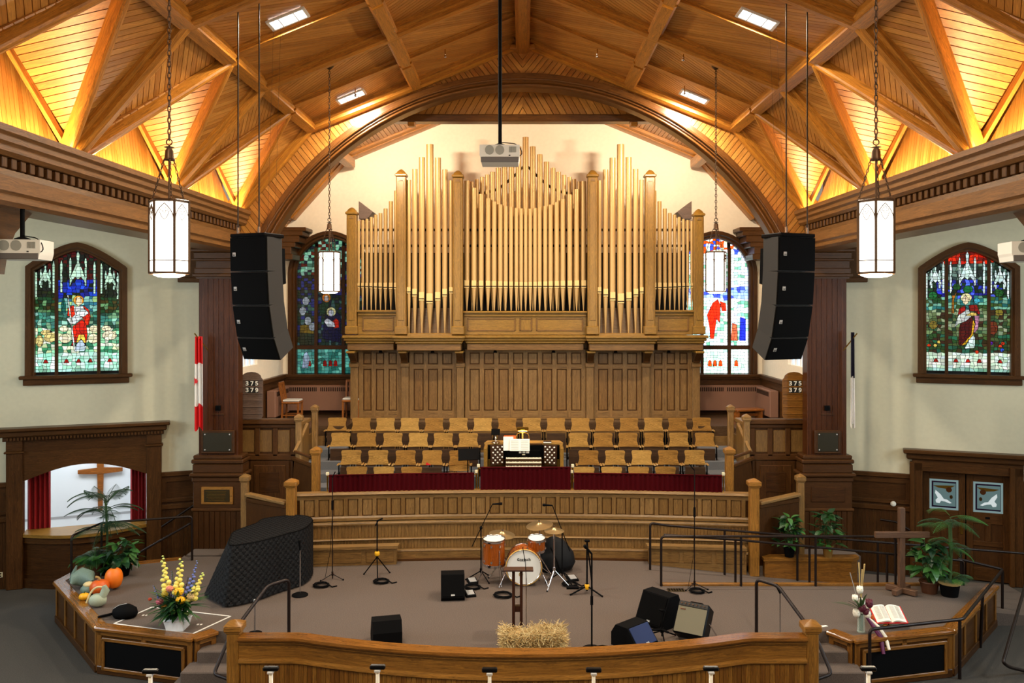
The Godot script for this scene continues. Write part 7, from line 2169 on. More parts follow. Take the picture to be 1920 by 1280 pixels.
func music() -> void:
	var p := STAGE
	# bass drum lying on its side, front head towards the room
	var lay := Transform3D(Basis(Vector3.RIGHT, PI / 2), Vector3(0, 0.32, -0.4))
	var bd := drum("amber bass drum with a white front head and printed name", "bass_drum", Vector3(0.02, p, -14.42), 0.29, 0.4, lay, 8)
	part(bd, "front_hoop", ring(Vector3(0, 0.32, 0.012), 0.30, 0.011, Vector3.BACK, 36, 8), M.hoop)
	part(bd, "front_logo", text_mesh("Gretsch", 0.062, M.black, Vector3(0.0, 0.45, 0.008)), M.black)
	part(bd, "logo_line", sh().box(Vector3(-0.02, 0.428, 0.008), Vector3(0.10, 0.006, 0.003)), M.black)
	part(bd, "round_badge", ring(Vector3(-0.05, 0.2, 0.008), 0.03, 0.006, Vector3.BACK), M.brass)
	for s: float in [-1.0, 1.0]: part(bd, "spur", sh().tube([Vector3(s * 0.28, 0.28, -0.08), Vector3(s * 0.42, 0.012, 0.1)], 0.011, 6), M.chrome)
	var ft := drum("amber floor tom on three chrome legs at the left of the drum kit", "floor_tom", Vector3(-0.49, p, -14.6), 0.185, 0.42, Transform3D(Basis(Vector3.RIGHT, 0.06), Vector3(0, 0.33, 0)), 8)
	for k in 3:
		var a := 0.5 + TAU * k / 3
		part(ft, "leg", sh().tube([Vector3(sin(a) * 0.2, 0.6, cos(a) * 0.2), Vector3(sin(a) * 0.2, 0.22, cos(a) * 0.2), Vector3(sin(a) * 0.27, 0.012, cos(a) * 0.27)], 0.009, 6), M.chrome)
	var rt := drum("small amber rack tom mounted behind the bass drum", "rack_tom", Vector3(0.24, p, -14.78), 0.148, 0.2, Transform3D(Basis(Vector3.RIGHT, 0.16), Vector3(0, 0.52, 0)), 6)
	part(rt, "mount", sh().tube([Vector3(0, 0.55, -0.1), Vector3(0.05, 0.35, -0.12), Vector3(0.05, 0.02, -0.14)], 0.012, 6), M.chrome)
	for k in 3: part(rt, "stand_leg", sh().tube([Vector3(0.05, 0.2, -0.13), Vector3(0.05 + sin(k * TAU / 3) * 0.24, 0.012, -0.13 + cos(k * TAU / 3) * 0.24)], 0.009, 6), M.chrome)
	cymbal("bronze cymbal tilted over the floor tom", Vector3(-0.36, p, -14.95), 0.73, 0.23, Vector3(0.1, 0, -0.1))
	cymbal("upper bronze cymbal on the left side of the right stand pair", Vector3(0.30, p, -15.15), 0.84, 0.24, Vector3(0.12, 0, 0.12))
	cymbal("bronze hi-hat cymbal on the front chrome stand right of the drums", Vector3(0.53, p, -14.35), 0.95, 0.17, Vector3(0.06, 0, 0))
	var th := thing("drum_throne", "dark round padded bag behind the drum kit", "bag", Vector3(0.6, p, -15.3))
	part(th, "bag", sh().lathe([Vector2(0.0, 0.0), Vector2(0.30, 0.02), Vector2(0.36, 0.12), Vector2(0.34, 0.3), Vector2(0.2, 0.52), Vector2(0.06, 0.6), Vector2(0.0, 0.61)], 20, Transform3D(Basis(Vector3(0, 0, 1), 0.1), Vector3.ZERO), 1.0, 0.7), M.quilt)
	part(th, "strap", sh().tube([Vector3(-0.1, 0.45, 0.16), Vector3(0.0, 0.25, 0.26), Vector3(0.05, 0.1, 0.27)], 0.012, 5), M.black)
	# microphone stands around the drums
	for e in [[-0.72, 14.75, 0.9, Vector3(0.2, 0.42, 0.05), 1.0, "left boom microphone stand arched over the floor tom"], [0.68, 14.7, 0.86, Vector3(-0.17, 0.45, 0.05), -1.0, "right boom microphone stand arched over the hi-hat"]]:
		var t := thing("microphone_stand", "black " + e[5], "microphone stand", Vector3(e[0], p, -e[1]), 0.0, "microphone stands")
		tripod(t, e[2], 0.26, M.black, 0.16, 3, 0.6)
		var top := Vector3(0, e[2], 0)
		part(t, "boom", sh().tube([top - e[3] * 0.8, top, top + e[3]], 0.008, 6), M.black)
		part(t, "clutch", sh().ball(top, Vector3(0.028, 0.03, 0.028), 8, 6), M.black)
		mic(t, top + e[3], Vector3(e[4], 0.08, 0.1))
	var m1 := thing("microphone_stand", "short tripod stand with a yellow collar before the left riser box", "microphone stand", Vector3(-2.55, p, -14.95), 0.0, "microphone stands")
	tripod(m1, 0.98, 0.26, M.black, 0.34, 3, 0.2)
	part(m1, "collar", sh().lathe([Vector2(0.03, 0.36), Vector2(0.045, 0.38), Vector2(0.045, 0.42), Vector2(0.03, 0.44)], 10), M.yellow)
	part(m1, "yoke", sh().tube([Vector3(0, 0.97, 0), Vector3(0.1, 1.02, 0.04)], 0.016, 6), M.black)
	part(m1, "yoke_arm", sh().tube([Vector3(0.02, 0.98, 0), Vector3(-0.02, 0.9, 0.06)], 0.012, 6), M.black)
	var m2 := thing("microphone_stand", "straight chrome stand on a round black base beside the covered piano", "microphone stand", Vector3(-3.64, p, -13.95), 0.0, "microphone stands")
	part(m2, "base", sh().lathe([Vector2(0.13, 0.0), Vector2(0.13, 0.02), Vector2(0.1, 0.035), Vector2(0.0, 0.04)], 20), M.black)
	part(m2, "pole", sh().tube([Vector3(0, 0.03, 0), Vector3(0, 0.74, 0)], 0.011, 8), M.chrome)
	mic(m2, Vector3(0, 0.74, 0), Vector3(-0.05, 1, 0.1))
	for e in [[-3.3, 14.8, 1.76, "tall thin microphone stand in front of the left velvet curtain", -0.02], [2.88, 14.3, 1.98, "tall thin microphone stand on the ramp side under the right velvet curtain", 0.03]]:
		var t := thing("microphone_stand", e[3], "microphone stand", Vector3(e[0], p, -e[1]), 0.0, "microphone stands")
		tripod(t, e[2], 0.22, M.iron, 0.09, 3, 1.2, 0.009)
		part(t, "clutch", sh().tube([Vector3(0, 1.2, 0), Vector3(0, 1.36, 0)], 0.02, 8), M.black)
		part(t, "short_boom", sh().tube([Vector3(0, e[2], 0), Vector3(-0.09 if e[0] > 0 else 0.05, e[2] + 0.1, 0)], 0.01, 6), M.black)
		part(t, "lead", sh().tube([Vector3(0.0, 1.1, 0.01), Vector3(-0.03, 0.5, 0.02), Vector3(-0.12, 0.012, 0.05)], 0.004, 4), M.black)
	var m3 := thing("microphone_stand", "straight black microphone stand in front of the barrier, right of the lectern", "microphone stand", Vector3(0.95, p, -11.73), 0.0, "microphone stands")
	part(m3, "base", sh().lathe([Vector2(0.14, 0.0), Vector2(0.14, 0.02), Vector2(0.11, 0.035), Vector2(0.0, 0.04)], 20), M.black)
	part(m3, "pole", sh().tube([Vector3(0, 0.03, 0), Vector3(0, 1.32, 0)], 0.012, 8), M.black)
	part(m3, "clutch", sh().tube([Vector3(0, 0.62, 0), Vector3(0, 0.74, 0)], 0.02, 8), M.black)
	mic(m3, Vector3(0, 1.32, 0), Vector3(-0.5, 0.6, 0.2))
	var gs := thing("guitar_stand", "tall black guitar stand with a yellow collar and yoke", "guitar stand", Vector3(1.06, p, -14.06))
	tripod(gs, 0.86, 0.3, M.black, 0.12, 3, 0.9, 0.014)
	part(gs, "collar", sh().lathe([Vector2(0.02, 0.06), Vector2(0.04, 0.08), Vector2(0.04, 0.14), Vector2(0.02, 0.16)], 10), M.yellow)
	part(gs, "rest", sh().tube([Vector3(-0.34, 0.11, 0.05), Vector3(-0.14, 0.11, 0.05)], 0.03, 8), M.black)
	part(gs, "rest_arm", sh().tube([Vector3(-0.2, 0.1, 0.05), Vector3(0, 0.1, 0)], 0.012, 6), M.black)
	part(gs, "yoke", sh().box(Vector3(0, 0.87, 0.02), Vector3(0.09, 0.03, 0.06), 0.01), M.black)
	part(gs, "rear_tube", sh().tube([Vector3(0, 0.84, 0), Vector3(0.06, 0.4, -0.06), Vector3(0.1, 0.012, -0.16)], 0.012, 6), M.black)
	var m4 := thing("microphone_stand", "short chrome microphone stand behind the right step handrail", "microphone stand", Vector3(3.68, p, -12.2), 0.0, "microphone stands")
	part(m4, "base", sh().lathe([Vector2(0.12, 0.0), Vector2(0.12, 0.02), Vector2(0.0, 0.035)], 18), M.black)
	part(m4, "pole", sh().tube([Vector3(0, 0.02, 0), Vector3(0, 0.62, 0)], 0.010, 8), M.chrome)
	mic(m4, Vector3(0, 0.62, 0), Vector3(-0.4, 0.8, 0.3))
	var m5 := thing("microphone_stand", "short chrome pole stand beside the left step handrail", "microphone stand", Vector3(-3.86, p, -12.3), 0.0, "microphone stands")
	part(m5, "base", sh().lathe([Vector2(0.1, 0.0), Vector2(0.1, 0.02), Vector2(0.0, 0.03)], 18), M.black)
	part(m5, "pole", sh().tube([Vector3(0, 0.02, 0), Vector3(0, 0.44, 0)], 0.012, 8), M.chrome)
	part(m5, "top_clamp", sh().tube([Vector3(0, 0.43, 0), Vector3(0, 0.5, 0)], 0.02, 8), M.grey_mark)
	# monitors and amplifier
	wedge("black floor monitor wedge left of the drum kit", Vector3(-1.14, p, -13.9), 0.1, M.grille)
	wedge("black floor monitor wedge just behind the left of the barrier", Vector3(-1.92, p, -12.0), PI + 0.25, M.grille, 0.4, 0.36)
	wedge("large tilted black monitor wedge behind the guitar amplifier", Vector3(2.02, p, -12.7), -0.85, M.grille, 0.5, 0.46)
	wedge("monitor wedge with a dark blue front behind the right of the barrier", Vector3(1.56, p, -11.9), 0.75, M.blue_front, 0.44, 0.3)
	var am := thing("guitar_amplifier", "tilted guitar amplifier with beige cloth and black case", "amplifier", Vector3(2.42, p, -12.1), -0.55)
	var bas := Basis(Vector3.RIGHT, -0.62)
	var hb := Vector3(0, 0.26, 0)
	part(am, "case", sh().box(hb, Vector3(0.46, 0.46, 0.24), 0.02, bas), M.black_gloss)
	part(am, "cloth", sh().box(hb + bas * Vector3(0, -0.03, 0.122), Vector3(0.42, 0.36, 0.01), 0.0, bas), M.amp_cloth)
	part(am, "control_panel", sh().box(hb + bas * Vector3(0, 0.19, 0.118), Vector3(0.42, 0.06, 0.012), 0.0, bas), M.speaker_side)
	for k in 7: part(am, "knob", sh().tube([hb + bas * Vector3(-0.17 + k * 0.055, 0.19, 0.12), hb + bas * Vector3(-0.17 + k * 0.055, 0.19, 0.14)], 0.011, 8), M.chrome)
	part(am, "handle", sh().tube(bent([hb + bas * Vector3(-0.1, 0.23, 0), hb + bas * Vector3(-0.1, 0.26, 0), hb + bas * Vector3(0.1, 0.26, 0), hb + bas * Vector3(0.1, 0.23, 0)], 0.03), 0.012, 6), M.black)
	part(am, "name_plate", sh().box(hb + bas * Vector3(-0.14, 0.11, 0.129), Vector3(0.08, 0.02, 0.004), 0.0, bas), M.chrome)
	for s: float in [-1.0, 1.0]: part(am, "tilt_leg", sh().tube([hb + bas * Vector3(s * 0.235, 0.0, 0.0), Vector3(s * 0.235, 0.012, -0.3)], 0.01, 6), M.chrome)
	var st := thing("guitar_stand", "low black folding guitar stand between the monitor and the amplifier", "guitar stand", Vector3(1.98, p, -12.12), -0.4)
	tripod(st, 0.42, 0.24, M.black, 0.12, 3, 0.4, 0.012)
	part(st, "neck_rest", sh().tube([Vector3(-0.04, 0.42, 0.02), Vector3(0, 0.4, 0), Vector3(0.04, 0.42, 0.02)], 0.014, 6), M.black)
	part(st, "arm", sh().tube(bent([Vector3(-0.12, 0.16, 0.14), Vector3(0, 0.14, 0.02), Vector3(0.12, 0.16, 0.14)], 0.04), 0.016, 6), M.black)
	for c in [[-0.84, 14.3, 0.14, "coiled black cable left of the bass drum"], [-0.32, 13.9, 0.16, "coiled black cable in front of the floor tom"], [0.80, 14.45, 0.14, "coiled black cable right of the hi-hat stand"], [-2.42, 14.6, 0.14, "coiled black cable by the yellow collared tripod"], [2.88, 14.1, 0.13, "coiled black cable at the foot of the tall right stand"], [-3.4, 14.4, 0.14, "coiled black cable behind the piano cover"], [1.1, 11.6, 0.2, "coiled black cable at the straight stand behind the barrier"]]:
		coil(c[3], Vector3(c[0], p, -c[1]), c[2])
	for q in [[-0.86, 14.6, "black effects pedal by the left boom stand"], [0.86, 14.75, "black effects pedal by the right boom stand"], [-0.86, 13.95, "black pedal lying beside the left floor monitor"]]:
		var fp := thing("effects_pedal", q[2], "pedal", Vector3(q[0], p, -q[1]), 0.3, "effects pedals")
		part(fp, "case", sh().prism(pv([-0.1, 0, 0.1, 0, 0.1, 0.03, -0.1, 0.06]), 0.16, Transform3D(Basis(Vector3.BACK, Vector3.UP, Vector3.LEFT), Vector3(0.08, 0, 0))), M.black)
		part(fp, "tread", sh().box(Vector3(0, 0.052, 0), Vector3(0.12, 0.012, 0.15), 0.003, Basis(Vector3.RIGHT, 0.15)), M.grey_mark)
	piano()
	var le := thing("lectern", "slim dark wooden lectern on two upright boards", "lectern", Vector3(-0.06, p, -12.17))
	for x in [-0.05, 0.06]: part(le, "upright", sh().box(Vector3(x - 0.02, 0.48, 0), Vector3(0.042, 0.96, 0.16), 0.006), M.lectern)
	part(le, "desk", sh().box(Vector3(0, 0.975, 0), Vector3(0.42, 0.022, 0.36), 0.004, Basis(Vector3.RIGHT, -0.16)), M.lectern)
	part(le, "book_stop", sh().box(Vector3(0.0, 0.93, -0.18), Vector3(0.42, 0.03, 0.02), 0.004), M.lectern)
	part(le, "cross_piece", sh().box(Vector3(-0.015, 0.42, 0), Vector3(0.09, 0.08, 0.08)), M.lectern)
	part(le, "foot", sh().box(Vector3(0, 0.025, 0), Vector3(0.36, 0.05, 0.34), 0.01), M.lectern)
	var lm := thing("microphone_stand", "thin chrome gooseneck microphone stand against the lectern", "microphone stand", Vector3(0.05, p, -12.0), 0.0, "microphone stands")
	part(lm, "base", sh().lathe([Vector2(0.1, 0.0), Vector2(0.1, 0.02), Vector2(0.0, 0.03)], 16), M.black)
	part(lm, "pole", sh().tube([Vector3(0, 0.02, 0), Vector3(0, 0.9, 0)], 0.008, 6), M.chrome)
	part(lm, "gooseneck", sh().tube([Vector3(0, 0.9, 0), Vector3(-0.01, 1.1, 0.0), Vector3(-0.05, 1.33, -0.02)], 0.006, 6), M.black)
	hay()

func piano() -> void:
	var t := thing("covered_piano", "grand piano under a black quilted cover", "piano", Vector3(-4.35, STAGE, -14.66))
	# plan outline, x right, y towards the room
	var o := [[-0.36, 1.2], [-0.2, 1.22], [0.1, 0.98], [0.4, 0.55], [0.62, 0.2], [0.66, -0.25], [0.6, -0.55], [0.4, -0.78], [0.1, -0.8], [-0.3, -0.55], [-0.58, -0.1], [-0.78, 0.45], [-0.74, 0.8]]
	var h := 0.94
	var top := []
	var bot := []
	for q in o:
		# the lid narrows a little towards the keyboard end
		top.append(Vector3(q[0] * 0.94 + 0.03 + (0.22 if q[0] < -0.5 else 0.0), h, q[1] * 0.94 - 0.02 - (0.1 if q[0] < -0.5 else 0.0))); bot.append(Vector3(q[0] * 1.03 - 0.02, 0.03, q[1] * 1.03))
	# fix: keyboard end slopes outwards at the foot
	var dense_t := []; var dense_b := []
	var N := o.size()
	for k in N:
		for m in 6:
			var t_ := m / 6.0
			dense_t.append(_cr(top[(k - 1 + N) % N], top[k], top[(k + 1) % N], top[(k + 2) % N], t_))
			dense_b.append(_cr(bot[(k - 1 + N) % N], bot[k], bot[(k + 1) % N], bot[(k + 2) % N], t_))
	var n := dense_t.size()
	var run := [0.0]
	for k in n: run.append(run[k] + (dense_t[(k + 1) % n] - dense_t[k]).length())
	# quilted side: sampled finely, pushed out between the stitched diagonals
	var cols := 220; var rows := 34
	var L: float = run[n]
	var P := []
	for j in rows + 1:
		var row := []
		for i in cols + 1:
			var u := fmod(L * i / cols, L)
			var k := 0
			while k < n - 1 and run[k + 1] <= u: k += 1
			var f: float = (u - run[k]) / maxf(1e-6, run[k + 1] - run[k])
			var v := float(j) / rows
			var a: Vector3 = dense_b[k].lerp(dense_b[(k + 1) % n], f); var b: Vector3 = dense_t[k].lerp(dense_t[(k + 1) % n], f)
			var q := a.lerp(b, v)
			var dirn: Vector3 = dense_t[(k + 1) % n] - dense_t[k]
			var out := Vector3(-dirn.z, 0, dirn.x).normalized()
			if out.dot(Vector3(q.x + 0.05, 0, q.z - 0.2)) < 0: out = -out
			var g := 0.105
			var w1 := absf(sin(PI * (u + v * 0.95) / g)); var w2 := absf(sin(PI * (u - v * 0.95) / g))
			var puff := 0.016 * pow(minf(w1, 1.0), 0.45) * pow(minf(w2, 1.0), 0.45)
			var fold := 0.018 * sin(u * 5.0) * (1.0 - v)
			row.append(q + out * (puff + fold))
		P.append(row)
	var s := sh()
	for j in rows:
		for i in cols:
			var a: Vector3 = P[j][i]; var b: Vector3 = P[j][i + 1]; var c: Vector3 = P[j + 1][i + 1]; var d: Vector3 = P[j + 1][i]
			var nn := (b - a).cross(d - a).normalized()
			if nn.dot(Vector3(a.x + 0.05, 0.0, a.z - 0.2)) < 0: nn = -nn
			s.quad(a, b, c, d, nn, Vector2.ZERO, Vector2.ZERO, Vector2.ZERO, Vector2.ZERO)
	part(t, "quilted_skirt", s, M.quilt)
	var lid := PackedVector2Array()
	for q in dense_t: lid.append(Vector2(q.x, q.z))
	part(t, "quilted_top", sh().prism(lid, 0.03, Transform3D(Basis(Vector3.RIGHT, Vector3.BACK, Vector3.UP), Vector3(0, h - 0.02, 0))), M.quilt)
	var seams := sh()
	for dgn in [1.0, -1.0]:
		for k in range(-22, 23):
			var off := k * 0.105
			var seg := PackedVector2Array([Vector2(-2, off - 2 * dgn), Vector2(2, off + 2 * dgn)])
			for line in Geometry2D.intersect_polyline_with_polygon(seg, lid):
				if line.size() > 1: seams.bar(Vector3(line[0].x, h + 0.0105, line[0].y), Vector3(line[1].x, h + 0.0105, line[1].y), 0.006, 0.005)
	stuff(part(t, "stitching", seams, M.black))
	var piping := []
	for q in dense_t: piping.append(q + Vector3(0, 0.005, 0))
	part(t, "piping", sh().tube(piping, 0.012, 6, true), M.black)

func _cr(a: Vector3, b: Vector3, c: Vector3, d: Vector3, t: float) -> Vector3:
	return 0.5 * ((2.0 * b) + (c - a) * t + (2.0 * a - 5.0 * b + 4.0 * c - d) * t * t + (3.0 * b - a - 3.0 * c + d) * t * t * t)

func hay() -> void:
	var t := thing("hay_bale", "loose golden hay bale on the platform behind the barrier", "hay bale", Vector3(0.14, STAGE, -11.45))
	part(t, "core", sh().box(Vector3(0, 0.19, 0), Vector3(0.70, 0.31, 0.32), 0.08), M.straw[1])
	var r := RandomNumberGenerator.new(); r.seed = 5
	var am := ArrayMesh.new()
	for g in 3:
		var s := sh()
		for k in 1100:
			var q := Vector3((r.randf() - 0.5) * 0.78, 0.02 + r.randf() * 0.38, (r.randf() - 0.5) * 0.38)
			match r.randi() % 3:
				0: q.y = 0.31 + r.randf() * 0.06 + 0.03 * sin(q.x * 9.0)
				1: q.z = 0.17 + r.randf() * 0.02
				2: q.x = signf(q.x) * (0.37 + r.randf() * 0.02)
			var d := Vector3(r.randf() - 0.5, (r.randf() - 0.4) * 0.6, r.randf() - 0.5).normalized() * (0.04 + r.randf() * 0.09)
			var w := d.cross(Vector3(r.randf(), r.randf(), r.randf())).normalized() * 0.0028
			var nn := d.cross(w).normalized()
			s.quad(q - d - w, q + d - w, q + d + w, q - d + w, nn, Vector2.ZERO, Vector2.ZERO, Vector2.ZERO, Vector2.ZERO)
		s.put(am, M.straw[g])
	var mo := MeshInstance3D.new(); mo.name = "straw"; mo.mesh = am; t.add_child(mo); stuff(mo)

# ---------------------------------------------------------------- plants
func leaf_mesh(L: float, W: float, bendk: float) -> ArrayMesh:
	var s := Sh.new()
	var n := 5
	for k in n:
		for e in [-1.0, 1.0]:
			var t0 := float(k) / n; var t1 := float(k + 1) / n
			var w0 := W * sin(PI * pow(t0, 0.75)); var w1 := W * sin(PI * pow(t1, 0.75))
			var a := Vector3(0, -bendk * t0 * t0 * L, t0 * L); var b := Vector3(0, -bendk * t1 * t1 * L, t1 * L)
			var c := b + Vector3(e * w1, w1 * 0.25, 0); var d := a + Vector3(e * w0, w0 * 0.25, 0)
			var nn := (b - a).cross(c - a).normalized()
			if nn.length() < 0.5: nn = Vector3.UP
			if nn.y < 0: nn = -nn
			s.quad(a, b, c, d, nn, Vector2.ZERO, Vector2.ZERO, Vector2.ZERO, Vector2.ZERO)
	return s.mesh()

# a bushy pot plant of single leaves
func leafy(label: String, at: Vector3, h0: float, h1: float, rad: float, n: int, L: float, W: float, seed_: int, pot: Material, pot_r := 0.13, pot_h := 0.2, pale := false) -> Node3D:
	var t := thing("potted_plant", label, "plant", at, 0.0, "pot plants")
	part(t, "pot", sh().lathe([Vector2(0.0, 0.0), Vector2(pot_r * 0.78, 0.0), Vector2(pot_r * 0.78, 0.0), Vector2(pot_r, pot_h * 0.86), Vector2(pot_r * 1.08, pot_h * 0.86), Vector2(pot_r * 1.08, pot_h), Vector2(pot_r * 0.9, pot_h), Vector2(pot_r * 0.88, pot_h * 0.85), Vector2(0, pot_h * 0.85)], 18), pot)
	var r := RandomNumberGenerator.new(); r.seed = seed_
	var lm := [leaf_mesh(L, W, 0.25), leaf_mesh(L * 0.8, W, 0.5), leaf_mesh(L * 0.9, W * 0.8, 0.1)]
	var stems := sh()
	for k in n:
		var y := lerpf(h0, h1, pow(r.randf(), 0.85))
		var a := r.randf() * TAU
		var rr := rad * sqrt(r.randf()) * (1.0 - 0.5 * pow((y - h0) / (h1 - h0), 2.0)) * 0.75
		var q := Vector3(sin(a) * rr, y, cos(a) * rr)
		var b := Basis(Vector3.UP, a + (r.randf() - 0.5) * 1.6) * Basis(Vector3.RIGHT, -0.7 + r.randf() * 1.3) * Basis(Vector3.BACK, (r.randf() - 0.5) * 0.8)
		mesh_part(t, "leaf", lm[k % 3], M.leaf[3] if pale and r.randf() < 0.25 else M.leaf[r.randi() % 3], Transform3D(b.scaled_local(Vector3.ONE * (0.75 + 0.5 * r.randf())), q))
		if k % 3 == 0: stems.tube([Vector3(0, pot_h * 0.8, 0), Vector3(q.x * 0.4, y * 0.6, q.z * 0.4), q], 0.005, 4)
	stuff(part(t, "stems", stems, M.stem))
	return t

# an arching palm frond with narrow leaflets, as one mesh
func frond(L: float, rise: float, droop: float, leaflet: float, m := 26) -> Sh:
	var s := Sh.new()
	var pts := []
	for k in 12:
		var u := k / 11.0
		pts.append(Vector3(0, rise * u - droop * u * u, L * u))
	s.tube(pts, 0.006, 4)
	for k in m:
		var u := 0.18 + 0.8 * k / m
		var c := Vector3(0, rise * u - droop * u * u, L * u)
		var ll := leaflet * sin(PI * clampf(u * 0.9 + 0.08, 0, 1))
		for e in [-1.0, 1.0]:
			var d := Vector3(e * 0.72, -0.15 - 0.25 * u, 0.62).normalized() * ll
			var w := Vector3(0, 0, 1).cross(d).normalized() * 0.0 + Vector3(e * -0.2, 0.0, 0.6).normalized() * 0.008
			var mid := c + d * 0.5 + Vector3(0, ll * 0.08, 0)
			var nn := d.cross(w).normalized()
			if nn.y < 0: nn = -nn
			s.quad(c, c + w, mid + w * 1.1, mid - w * 0.6, nn, Vector2.ZERO, Vector2.ZERO, Vector2.ZERO, Vector2.ZERO)
			s.flat(mid - w * 0.6, mid + w * 1.1, c + d, nn, Vector2.ZERO, Vector2.ZERO, Vector2.ZERO)
	return s

func palm(label: String, at: Vector3, list: Array, leaflet: float, pot_r: float, pot: Material, mats: Array, m := 26) -> Node3D:
	var t := thing("potted_palm", label, "plant", at, 0.0, "pot palms")
	part(t, "pot", sh().lathe([Vector2(0.0, 0.0), Vector2(pot_r * 0.8, 0.0), Vector2(pot_r * 0.8, 0.0), Vector2(pot_r, 0.2), Vector2(pot_r * 1.06, 0.2), Vector2(pot_r * 1.06, 0.24), Vector2(pot_r * 0.9, 0.24), Vector2(0, 0.2)], 18), pot)
	var k := 0
	for q in list:   # [base height, turn, length, rise, droop]
		var f := part(t, "frond", frond(q[2], q[3], q[4], leaflet, m), mats[k % mats.size()])
		f.transform = Transform3D(Basis(Vector3.UP, q[1]), Vector3(0, q[0], 0))
		k += 1
	return t

func greenery() -> void:
	var p := STAGE
	var r := RandomNumberGenerator.new(); r.seed = 77
	# tall palm at the left rear
	var list := []
	for k in 26:
		var y := 0.72 + 0.65 * r.randf()
		list.append([y, r.randf() * TAU, 0.5 + 0.2 * r.randf(), 0.26 + 0.22 * r.randf(), 0.32 + 0.22 * r.randf()])
	for k in 6: list.append([1.25, k * 1.05, 0.36, 0.42, 0.16])
	var tp := palm("tall feathery palm in front of the white side stage", Vector3(-7.36, p, -15.1), list, 0.2, 0.15, M.black, [M.palm, M.leaf[2]])
	part(tp, "trunk", sh().tube([Vector3(0, 0.18, 0), Vector3(0.01, 0.7, 0.0), Vector3(-0.01, 1.3, 0.02)], 0.02, 7), M.stem)
	# low palm to the left of it
	list = []
	for k in 34: list.append([0.28, r.randf() * TAU, 0.36 + 0.16 * r.randf(), 0.26 + 0.18 * r.randf(), 0.30 + 0.16 * r.randf()])
	palm("low bushy fern palm at the left rear platform corner", Vector3(-7.5, p, -14.95), list, 0.15, 0.14, M.pot_brown, [M.leaf[0], M.leaf[1], M.leaf[2]])
	leafy("broad leaved green plant right of the tall palm", Vector3(-7.05, p, -15.0), 0.12, 0.62, 0.36, 80, 0.24, 0.06, 3, M.black, 0.15, 0.18, true)
	# plants on the box by the choir stair
	var bx := thing("plant_box", "curved wooden box by the right choir stair with two plants on it", "box", Vector3(5.1, 0.35, -15.32))
	part(bx, "front", sh().prism(pv([-0.72, 0.1, -0.6, 0, 1.0, 0, 1.0, 0.12, 0.85, 0.23, -0.72, 0.23]), 0.0 + 0.4, Transform3D(Basis(Vector3.RIGHT, Vector3.BACK, Vector3.UP), Vector3(0, 0.05, -0.35))), M.front[2])
	part(bx, "lid", sh().prism(pv([-0.74, 0.1, -0.6, -0.02, 1.03, -0.02, 1.03, 0.13, 0.87, 0.25, -0.74, 0.25]), 0.05, Transform3D(Basis(Vector3.RIGHT, Vector3.BACK, Vector3.UP), Vector3(0, 0.45, -0.35))), M.front[1])
	leafy("dense dark green pot plant on the plant box beside the newel post", Vector3(4.86, 0.85, -15.55), 0.20, 0.72, 0.27, 95, 0.17, 0.05, 8, M.black, 0.1, 0.18, true)
	leafy("leafy green plant in a brass pot on the plant box before the right pillar", Vector3(5.56, 0.85, -15.55), 0.20, 0.82, 0.27, 70, 0.21, 0.055, 9, M.pot_gold, 0.095, 0.2)
	# right corner
	leafy("large leaved green plant in a brown pot beside the standing cross", Vector3(6.72, p, -14.1), 0.25, 0.88, 0.32, 85, 0.24, 0.065, 12, M.pot_brown, 0.15, 0.2, true)
	list = []
	for k in 9: list.append([1.05 + 0.3 * r.randf(), k * 0.7 + r.randf() * 0.5, 0.42 + 0.18 * r.randf(), 0.30, 0.30 + 0.12 * r.randf()])
	for k in 7: list.append([0.6 + 0.3 * r.randf(), k * 0.9, 0.36, 0.26, 0.4])
	for k in 8: list.append([0.24, k * 0.8, 0.3 + 0.12 * r.randf(), 0.3, 0.24])
	var rp := palm("tall palm with spreading fronds in a dark pot at the right corner", Vector3(6.98, p, -13.95), list, 0.19, 0.16, M.black, [M.leaf[0], M.leaf[1], M.leaf[2]], 17)
	part(rp, "trunk", sh().tube([Vector3(0, 0.2, 0), Vector3(0.02, 0.7, 0.0), Vector3(0.0, 1.2, 0.01)], 0.03, 7), M.stem)
	part(rp, "pot_wrap", sh().lathe([Vector2(0.175, 0.2), Vector2(0.19, 0.24), Vector2(0.15, 0.27), Vector2(0.06, 0.26)], 14), M.straw[0])
	flowers()
	harvest()
	vase_and_book()

